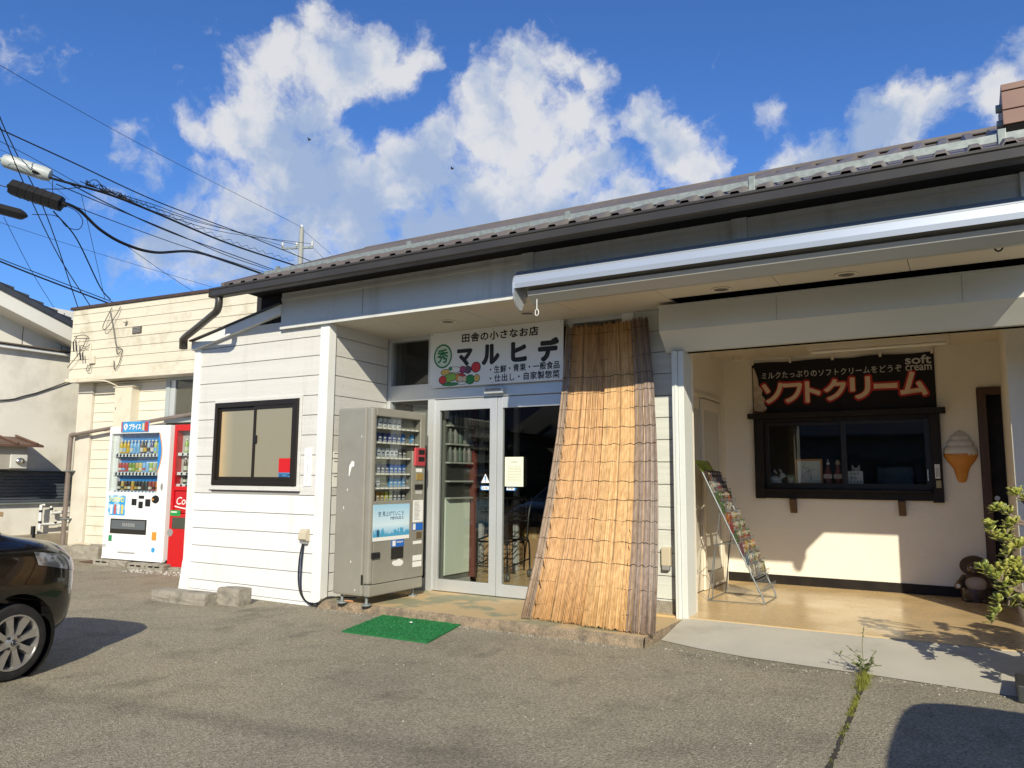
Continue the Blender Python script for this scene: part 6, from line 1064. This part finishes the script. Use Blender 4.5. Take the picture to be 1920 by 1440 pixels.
# ------------------------------------------------------------------ cars
CS = .82
def car(name, label, loc, rz_, paint):
    C_ = thing(name, label, 'car', loc, rz_)
    secs = [  # x, half width, floor, sill, belt, hood/roof z, cabin half width, roof half width
        (-1.70,.52,.42,.50,.95,1.05,.50,.42),(-1.66,.66,.30,.42,1.02,1.45,.60,.52),(-1.45,.725,.22,.34,1.04,1.60,.66,.57),(-.9,.735,.20,.32,1.03,1.65,.67,.58),(-.2,.735,.20,.32,1.02,1.66,.67,.58),(.25,.735,.20,.32,1.01,1.62,.67,.57),
        (.62,.735,.20,.32,1.00,1.42,.66,.54),(.98,.735,.20,.32,.99,1.10,.65,.55),(1.30,.722,.20,.33,.97,1.05,.63,.51),(1.52,.69,.21,.35,.925,1.01,.58,.47),(1.65,.62,.24,.38,.87,.955,.51,.41),(1.705,.49,.30,.42,.80,.88,.41,.33)]
    bm = bmesh.new(); rows = []
    for (x,w,zf,zs,zb,zt,wc,wr) in secs:
        hoodlike = zt-zb < .16
        half = [(0,zf),(w*.75,zf),(w*.97,zs),(w,(zs+zb)*.5+.02),(w*.985,zb-.05),(wc+.02,zb+.01),((wc+wr)*.5+.01,zb+(zt-zb)*(.5 if not hoodlike else .55)),(wr,zt-(.05 if not hoodlike else .012)),(0,zt)]
        r_ = [bm.verts.new((x,-y,z)) for y, z in half] + [bm.verts.new((x,y,z)) for y, z in half[-2:0:-1]]; rows.append(r_)
    n = len(rows[0])
    for a, b in zip(rows[:-1], rows[1:]):
        for i in range(n): bm.faces.new((a[i],a[(i+1)%n],b[(i+1)%n],b[i]))
    bm.faces.new(rows[0]); bm.faces.new(rows[-1][::-1]); bmesh.ops.recalc_face_normals(bm, faces=bm.faces)
    me = bpy.data.meshes.new('body'); bm.to_mesh(me); bm.free(); ob = bpy.data.objects.new('tmp', me); col.objects.link(ob); md = ob.modifiers.new('s','SUBSURF'); md.levels = 3; md.render_levels = 3
    bpy.context.view_layer.update(); smooth_me = bpy.data.meshes.new_from_object(ob.evaluated_get(bpy.context.evaluated_depsgraph_get()))
    # wheel arches cut through the sides
    cut = MB()
    for x in (1.08,-1.42): cut.lathe([(0,-.95),(.335,-.95),(.335,-.50),(0,-.50)], (x,0,.30), 'y', 32); cut.lathe([(0,.50),(.335,.50),(.335,.95),(0,.95)], (x,0,.30), 'y', 32)
    co = cut.build('tmpcut', M_DARK); ob.modifiers.clear(); ob.data = smooth_me; bo = ob.modifiers.new('b','BOOLEAN'); bo.operation = 'DIFFERENCE'; bo.object = co; bo.solver = 'EXACT'
    bpy.context.view_layer.update(); body_me = bpy.data.meshes.new_from_object(ob.evaluated_get(bpy.context.evaluated_depsgraph_get())); bpy.data.objects.remove(ob); bpy.data.objects.remove(co)
    def fin(me_, nm, mats, sm=True):
        for v in me_.vertices: v.co *= CS
        me_.materials.clear()
        for k in mats: me_.materials.append(k)
        for p in me_.polygons: p.use_smooth = sm; p.material_index = 0
        try: me_.set_sharp_from_angle(angle=R(35))
        except Exception: pass
        o = bpy.data.objects.new(nm, me_); col.objects.link(o); o.parent = C_; o['_o'] = (0,0,0); return o
    body = fin(body_me.copy(), 'body', [paint])
    def panel(nm, planes, mat, off=.004):    # a panel lying on the body, trimmed by planes
        b2 = bmesh.new(); b2.from_mesh(smooth_me)
        for (p, nn) in planes: bmesh.ops.bisect_plane(b2, geom=b2.verts[:]+b2.edges[:]+b2.faces[:], plane_co=p, plane_no=nn, clear_outer=True)
        b2.normal_update()
        for v in b2.verts: v.co += v.normal*off
        m2 = bpy.data.meshes.new(nm); b2.to_mesh(m2); b2.free(); return fin(m2, nm, [mat])
    Mg = flat('car_glass', (.012,.014,.014), .05, spec=.6); Ml = surf('headlamp', (.09,.095,.10), (.30,.31,.32), scale=9, lo=.50, hi=.60, rough=.08, coat=1.0); Mt = flat('lamp_red', (.35,.02,.02), .15)
    for sg_ in (-1,1):
        ypl = ((0,sg_*.25,0),(0,-sg_,0))
        panel('headlight', [ypl,((1.5,0,.775),(-.22,0,-1)),((1.24,0,.80),(-.95,0,-.30)),((1.2,0,.935),(.16,0,1))], Ml, .005)
        panel('side_window', [((0,sg_*.45,0),(0,-sg_,0)),((0,0,1.06),(0,0,-1)),((0,0,1.50),(0,0,1)),((.55,0,1.3),(.8,0,.6)),((-.33,0,0),(-1,0,0))], Mg); panel('side_window', [((0,sg_*.45,0),(0,-sg_,0)),((0,0,1.06),(0,0,-1)),((0,0,1.50),(0,0,1)),((-.38,0,0),(1,0,0)),((-1.42,0,0),(-1,0,0))], Mg)
        panel('tail_light', [((0,sg_*.45,0),(0,-sg_,0)),((0,0,.75),(0,0,-1)),((0,0,1.15),(0,0,1)),((-1.60,0,0),(1,0,0))], Mt)
        q = MB(); q.sphere((.62*CS,sg_*.80*CS,1.10*CS),.085*CS,12,8,sc=(.7,.9,.8)); q.build('mirror', paint, C_, smooth='all')
        q = MB(); q.box(-.35*CS,-.15*CS,sg_*.742*CS,sg_*.752*CS,.93*CS,.96*CS,c=.003); q.build('door_handle', paint, C_)
    panel('windscreen', [((0,0,1.08),(0,0,-1)),((0,0,1.56),(0,0,1)),((.42,0,1.4),(-.75,0,-.65)),((0,-.58,0),(0,-1,0)),((0,.58,0),(0,1,0))], Mg); panel('rear_window', [((0,0,1.08),(0,0,-1)),((0,0,1.48),(0,0,1)),((-1.55,0,0),(1,0,0)),((0,-.52,0),(0,-1,0)),((0,.52,0),(0,1,0))], Mg)
    panel('grille', [((1.5,0,0),(-1,0,0)),((0,0,.52),(0,0,-1)),((0,0,.74),(0,0,1)),((0,-.36,0),(0,-1,0)),((0,.36,0),(0,1,0))], flat('grille_black', (.01,.01,.01), .3)); panel('bumper_intake', [((1.4,0,0),(-1,0,0)),((0,0,.30),(0,0,-1)),((0,0,.42),(0,0,1)),((0,-.40,0),(0,-1,0)),((0,.40,0),(0,1,0))], flat('grille_black', (.01,.01,.01)))
    box(1.69*CS,1.715*CS,-.165*CS,.165*CS,.40*CS,.565*CS,c=.003).build('number_plate', flat('plate_yellow', (.62,.52,.05), .45), C_)
    for x in (1.08,-1.42):
        for sg_ in (-1,1):
            y = sg_*.70; t = MB(); t.lathe([(.198,-.072),(.235,-.080),(.265,-.072),(.278,-.045),(.280,0),(.278,.045),(.265,.072),(.235,.080),(.198,.072)], (x,y-sg_*.06,.28), 'y', 40, cap=False); t.v = [(a*CS,b*CS,c*CS) for a,b,c in t.v]; wh = t.build('wheel', M_RUBBER, C_, smooth=True)
            M_RIM = flat('alloy', (.55,.54,.52), .28, .85); yo = y-sg_*.06+sg_*.068; rm = MB(); rm.lathe([(.203,0),(.203,sg_*.012),(.192,sg_*.012),(.186,-sg_*.004),(.176,-sg_*.05),(.170,-sg_*.10)], (x,yo,.28), 'y', 40, cap=False)
            for k in range(8):
                a = 2*math.pi*k/8+.25; ca, sa = math.cos(a), math.sin(a); w0, w1, r0, r1 = .020,.034,.04,.192
                def P_(r, w, yy): return ((x+ca*r-sa*w), yo+sg_*yy, .28+sa*r+ca*w)
                rm.add([P_(r0,-w0,-.002),P_(r0,w0,-.002),P_(r0+.07,-w0*.95,.006),P_(r0+.07,w0*.95,.006),P_(r1,-w1,.004),P_(r1,w1,.004),P_(r0,-w0,-.03),P_(r0,w0,-.03),P_(r1,-w1,-.035),P_(r1,w1,-.035)], [(0,1,3,2),(2,3,5,4),(0,2,4,8,6),(1,7,9,5,3),(6,8,9,7)])
            rm.lathe([(0,.010*sg_),(.035,.010*sg_),(.055,.002*sg_),(.06,-.03*sg_)], (x,yo,.28), 'y', 24); rm.v = [(a*CS,b*CS,c*CS) for a,b,c in rm.v]; rm.build('rim', M_RIM, wh, smooth=True)
            dk = MB(); dk.lathe([(0,0),(.198,0),(.198,sg_*.002),(0,sg_*.002)], (x,yo-sg_*.085,.28), 'y', 32); dk.v = [(a*CS,b*CS,c*CS) for a,b,c in dk.v]; dk.build('brake_disc', surf('brake_brown', (.05,.035,.028), (.02,.018,.016), scale=18, rough=.6), wh)
            cpm = MB(); cpm.lathe([(0,.014*sg_),(.024,.014*sg_),(.026,.008*sg_)], (x,yo,.28), 'y', 20)
            for k in range(4): a = math.pi/2*k+.8; cpm.lathe([(0,.010*sg_),(.011,.010*sg_),(.012,-.002*sg_)], (x+.052*math.cos(a),yo,.28+.052*math.sin(a)), 'y', 10)
            cpm.v = [(a*CS,b*CS,c*CS) for a,b,c in cpm.v]; cpm.build('centre_cap', flat('cap_black', (.02,.02,.02), .25), wh, smooth=True, kind='stuff')
            em = MB(); em.tube([((x+.017*math.cos(t_)),yo+sg_*.0155,.28+.017*math.sin(t_)) for t_ in [i*math.pi/10 for i in range(21)]], .0022, 5); em.tube([(x-.023,yo+sg_*.0155,.28),(x+.023,yo+sg_*.0155,.28)], .003, 5); em.v = [(a*CS,b*CS,c*CS) for a,b,c in em.v]; em.build('emblem', M_STEEL, wh)
            fl2 = MB(); fl2.box((x-.40)*CS,(x-.355)*CS,(y-.10)*CS,(y+.04)*CS,.12*CS,.40*CS); 
            if x > 0: fl2.build('mud_flap', M_BLACK, C_)
            aw_ = MB(); aw_.lathe([(.334,-.17),(.334,.14)] if sg_ > 0 else [(.334,-.14),(.334,.17)], (x,y-sg_*.12,.30), 'y', 28, cap=False); aw_.lathe([(0,0),(.334,0)], (x,y-sg_*.285,.30), 'y', 28); aw_.v = [(a*CS,b*CS,c*CS) for a,b,c in aw_.v]; aw_.build('wheel_well', M_DARK, C_)
    bpy.data.meshes.remove(smooth_me); return C_
M_CAR = flat('car_paint_dark_brown', (.005,.004,.003), .22, 0.0, coat=1.0, spec=.4)
hdg = R(100); hv = Vector((math.cos(hdg), math.sin(hdg), 0)); lf_ = Vector((-math.sin(hdg), math.cos(hdg), 0))
car('parked_car', 'dark brown hatchback with alloy wheels at the left edge', Vector((-5.10,2.62,0)) - hv*1.08*CS + lf_*.72*CS, hdg, M_CAR)
car('parked_car', 'dark hatchback parked right of the viewer, casting its shadow on the lot', (1.24,2.06,0), R(-90), M_CAR)

# ------------------------------------------------------------------ poles, wires and lamp
def deep(d): return d + 2.8*min(max((14.5-d)/4.5, 0), 1)
def wire(name, pts, r, label, cat='wire', n=8, group='overhead wires'):
    P = [spot(u, v, deep(d)) for u, v, d in pts]; r = r*.9; q = MB(); q.tube(catmull(P, n) if len(P) > 2 else P, r, 5); o = q.build(name, M_WIRE, None, True, tuple(P[0])); tag(o, label, cat, group); return o
wire('overhead_wire', [(-60,88,12),(0,122,13),(100,180,15),(300,290,19),(550,418,23.7),(563,427,24)], .006, 'highest thin wire running across the sky to the pole top'); wire('overhead_wire', [(563,427,24),(625,480,26),(700,545,29)], .006, 'thin wire falling from the pole top to the right behind the roof')
wire('overhead_wire', [(-40,222,10),(0,242,10.5),(133,303,13),(300,380,17),(467,443,21),(620,505,25)], .014, 'medium black wire crossing above the coiled bundle'); wire('overhead_wire', [(97,327,10.5),(147,353,11.2),(213,387,12.5),(313,433,15),(423,473,18),(520,508,21)], .012, 'looped black wire below the coiled bundle')
wire('overhead_wire', [(105,345,10.5),(213,390,12.5),(330,438,15),(423,478,18),(505,506,20.5)], .010, 'second looped wire hugging the one below the bundle')
wire('cable_bundle', [(60,320,10),(100,335,10.5),(167,353,11.5),(220,370,12.7),(287,397,14.5),(430,457,18.5),(560,500,22)], .024, 'thick coiled cable bundle running toward the far pole', 'cable')
q = MB(); c0 = [spot(u,v,deep(d)) for u,v,d in ((160,348,11.4),(220,368,12.7),(287,395,14.5),(430,455,18.5),(550,493,21.7))]; cc_ = catmull(c0, 24); q.tube([p + Vector((.03*math.sin(i*2.1), .02*math.cos(i*1.3), .045+.045*math.cos(i*2.1))) for i, p in enumerate(cc_)], .006, 4)
for s_ in range(4): q.tube([p + Vector((0, 0, (.05+.05*s_)*max(0,1-i/40)*(.6+.4*math.sin(i*.35+s_*1.7)))) for i, p in enumerate(cc_[:44])], .008, 4)
tag(q.build('lashing_wire', M_WIRE, None, False, tuple(c0[0])), 'spiral lashing wire wound round the coiled cable bundle', 'wire', 'overhead wires')
wire('thick_cable', [(110,376,9.6),(147,393,10.2),(187,430,11),(233,457,12),(290,473,13.5),(363,472,15.5),(433,493,18),(510,520,20.5)], .030, 'thickest black cable sagging in an s curve from the splice closure', 'cable'); wire('overhead_wire', [(143,388,10.2),(260,432,13),(363,468,15.6),(505,513,20.5)], .008, 'thin messenger wire above the thickest sagging cable')
wire('overhead_wire', [(-15,165,9),(0,220,9.2),(32,290,10),(87,403,12),(148,582,14.6)], .010, 'left one of two wires dropping to the cream building roof'); wire('overhead_wire', [(-15,200,9),(2,243,9.2),(55,367,11),(110,480,12.6),(172,578,14.6)], .010, 'right one of two wires dropping to the cream building roof')
wire('overhead_wire', [(100,396,9.6),(143,447,11),(187,537,13),(207,562,14.3)], .013, 'black drop wire from the splice closure to the wall bracket'); wire('drop_cable', [(-40,474,9.5),(0,490,10),(83,523,11.6),(213,572,14.3)], .016, 'lowest thick drop cable reaching the cream wall bracket', 'cable'); wire('overhead_wire', [(-40,468,9.5),(0,485,10),(83,517,11.6),(213,567,14.3)], .009, 'thin wire just above the lowest drop cable')
wire('overhead_wire', [(7,407,9.5),(60,510,11),(117,602,13.5)], .005, 'hair thin wire dropping to the white house eaves'); wire('overhead_wire', [(240,463,12.2),(317,517,12.8),(383,560,13.2),(437,597,13.4)], .005, 'hair thin wire crossing the cream wall to the bay roof'); wire('overhead_wire', [(-40,404,9.5),(0,417,10),(177,473,12.5),(397,538,14.5)], .004, 'faint long wire running down to the cream roof edge'); wire('overhead_wire', [(153,367,11.2),(197,562,14.2)], .005, 'near vertical thin wire from the bundle to the wall bracket')
wire('overhead_wire', [(160,347,11.4),(283,382,14.5),(367,412,17),(530,461,24)], .008, 'slack wire ending at the left insulator of the far pole'); wire('overhead_wire', [(160,345,11.4),(290,390,14.5),(400,424,18),(557,459,24)], .008, 'slack wire ending at the middle insulator of the far pole'); wire('overhead_wire', [(150,340,11.2),(300,400,14.5),(430,437,19),(583,457,24)], .008, 'slack wire ending at the right insulator of the far pole'); wire('overhead_wire', [(585,462,24),(610,488,25),(680,560,28)], .006, 'short wire falling right from the far pole')
wire('overhead_wire', [(100,333,10.4),(98,350,10.2),(102,370,9.8),(115,380,9.6)], .007, 'small jumper wire from the lamp down to the splice closure'); wire('overhead_wire', [(115,382,9.6),(143,396,9.8),(155,415,10),(147,430,10),(125,425,9.9),(105,405,9.7),(60,402,9.5)], .007, 'black loop of wire hanging beside the splice closure'); wire('overhead_wire', [(-20,340,9.5),(20,352,9.6),(75,354,10),(120,354,10.6),(160,350,11.3)], .009, 'dark wire passing under the street lamp')
wire('overhead_wire', [(-20,255,9.6),(40,285,10),(100,318,10.6),(148,345,11.2)], .006, 'thin wire above the street lamp joining the bundle'); wire('overhead_wire', [(-30,290,9.5),(0,281,9.7),(60,315,9.9),(130,375,10.2)], .004, 'hair thin wire crossing in front of the lamp')
def capsule(P0, P1, prof, name, mat, parent, n=14):
    ax = (P1-P0); L_ = ax.length; qd = ax.to_track_quat('Z','Y'); m = MB(); m.lathe([(r, t*L_) for r, t in prof], (0,0,0), 'z', n); m.v = [tuple(P0 + qd @ Vector(v)) for v in m.v]; return m.build(name, mat, parent, smooth=True)
p0, p1 = spot(6,300,12.8), spot(97,330,13); LP = thing('street_lamp', 'white tubular street lamp hanging among the wires at upper left', 'street lamp', tuple(p0)); capsule(p0, p1, [(0,0),(.09,0),(.115,.05),(.12,.2),(.12,.85),(.10,.97),(.06,1),(0,1)], 'lamp_cover', surf('lamp_white', (.42,.45,.44), (.37,.40,.39), scale=3, rough=.35), LP); capsule(p0-(p1-p0)*.12, p0, [(0,0),(.03,0),(.03,1),(0,1)], 'lamp_neck', M_GALV, LP, 8)
p0, p1 = spot(20,350,12.3), spot(117,383,12.4); SPC = thing('splice_closure', 'large black ribbed splice closure below the street lamp', 'splice closure', tuple(p0), group='cable splice closures'); capsule(p0, p1, [(0,-.06),(.03,-.06),(.05,0),(.13,.02),(.135,.1),(.135,.9),(.13,.98),(.05,1.0),(.03,1.08),(0,1.08)], 'housing', M_WIRE, SPC, 6)
for t_ in (.2,.35,.5,.65,.8): capsule(p0.lerp(p1,t_-.01), p0.lerp(p1,t_+.01), [(0,0),(.142,0),(.142,1),(0,1)], 'rib', M_WIRE, SPC, 6)
p0, p1 = spot(-60,376,12.2), spot(46,404,12.3); SP2 = thing('splice_closure', 'smaller black splice closure cut by the left edge', 'splice closure', tuple(p0), group='cable splice closures'); capsule(p0, p1, [(0,0),(.08,0),(.09,.05),(.09,.93),(.07,.98),(.02,1.05),(0,1.05)], 'housing', M_WIRE, SP2, 6)
UP = thing('utility_pole', 'distant utility pole with crossarm and insulators behind the roof', 'utility pole', (-17.63,16.65,0)); M_PO = surf('pole_grey', (.28,.29,.27), rough=.7); px_, py_ = -17.62,16.63
MB().lathe([(.12,0),(.075,8.95),(0,8.98)], (px_,py_,0), 'z', 12).build('pole', M_PO, UP, smooth=True); a0, a1 = spot(528,466,24), spot(587,464,24); q = MB(); q.tube([a0,a1], .035, 6); q.build('crossarm', M_GALV, UP); q = MB(); q.tube([a0.lerp(a1,.2),Vector((px_,py_,8.0))], .015, 5); q.build('brace', M_GALV, UP)
for t_ in (.03,.48,.62,.97): b = a0.lerp(a1,t_); MB().lathe([(.02,.03),(.05,.06),(.03,.09),(.05,.12),(.03,.15),(.045,.19),(0,.21)], tuple(b), 'z', 10).build('insulator', flat('insulator', (.62,.62,.6), .3), UP, smooth=True)
MB().lathe([(.03,0),(.06,.04),(.03,.1),(0,.12)], (px_,py_,8.97), 'z', 8).build('insulator', flat('insulator', (.62,.62,.6)), UP, smooth=True)
for (u, v, l) in ((580,262,'tiny dark bird high above the bay roof'),(848,316,'tiny dark bird in the clouds above the shop roof')):
    c = spot(u, v, 40); q = MB(); q.sphere(c, .07, 8, 6, sc=(1.4,.8,.7)); bo_ = q.build('bird', M_INK, None, True, tuple(c)); tag(bo_, l, 'bird', 'birds in the sky')
    for sg_ in (-1,1): q = MB(); q.add([c+Vector((-.05,0,.02)),c+Vector((.05,0,.02)),c+Vector((.02,sg_*.16,.07)),c+Vector((-.03,sg_*.12,.07))], [(0,1,2,3)]); q.build('wing', M_INK, bo_)
# brown clad roof structure at the top right
CH = thing('brown_parapet', 'reddish brown clad parapet rising above the roof at the right edge', 'parapet', (.9,6.25,3.7)); M_CH = surf('clad_brown', (.21,.12,.09), (.18,.10,.078), scale=3, rough=.5)
for z0,z1 in ((3.757,3.86),(3.868,4.0),(4.008,4.055)): box(.335,2.5,6.2,6.75,z0,z1,c=.004).build('cladding_panel', M_CH, CH)
box(.345,2.5,6.21,6.74,3.6,4.05).build('core', M_DARK, CH); 
for z in (3.80,3.92): q = MB(); q.tube([(.30,6.3,z),(.335,6.3,z)], .03, 10); q.build('pipe_end', M_GALV, CH, smooth=True)

# ------------------------------------------------------------------ across the lot, behind the viewer: what the glass mirrors
M_HW = surf('far_wall', (.22,.20,.17), (.19,.17,.15), scale=1, rough=.85); M_HR = surf('far_roof', (.06,.06,.065), rough=.5)
for k, (x0,x1,y,hh,l) in enumerate(((-30,-17,-15,4.2,'low grey house across the lot, farthest to the left'),(-15,1,-16,4.0,'low grey house across the lot, in the middle'),(2.2,16,-16.5,3.8,'low grey house across the lot, to the right'))):
    H_ = thing('neighbour_house', l, 'house', ((x0+x1)/2,y,0), group='houses across the lot'); box(x0,x1,y-7,y,0,hh-1.0).build('wall', M_HW, H_); q = MB(); q.prism([(y+.6,hh-1.05),(y+.6,hh-.95),(y-3.5,hh+.75),(y-7.6,hh-.95),(y-7.6,hh-1.05)], 'x', x0-.5, x1+.5); ro_ = q.build('roof', M_HR, H_)
    for i in range(5): wx = x0+1.2+i*(x1-x0-2.4)/4; wn_ = box(wx-.7,wx+.7,y,y+.05,1.0,2.1).build('window', M_BRONZE, H_); box(wx-.63,wx+.63,y+.05,y+.055,1.07,2.03).build('pane', flat('far_pane', (.03,.035,.04), .1), wn_)
hg = MB(); hr = random.Random(3)
for i in range(8000):
    x = hr.uniform(-34,18); z = abs(hr.gauss(0,1.0))*1.0+.1; z = min(z, 2.6+.8*math.sin(x*.7)); c = Vector((x, -11.5+hr.uniform(-.7,.7), max(z,.1))); a = Vector((hr.uniform(-1,1),hr.uniform(-1,1),hr.uniform(-1,1)))*.14; b = a.orthogonal().normalized()*.10; hg.add([c-a,c+b,c+a,c-b], [(0,1,2,3)])
o = hg.build('hedge', surf('hedge_leaf', (.03,.05,.018), (.05,.075,.025), scale=5, rough=.7)); o['kind'] = 'stuff'; o['label'] = 'dark hedge along the far side of the lot'
for _o in list(bpy.data.objects):
    if '_o' in _o: del _o['_o']
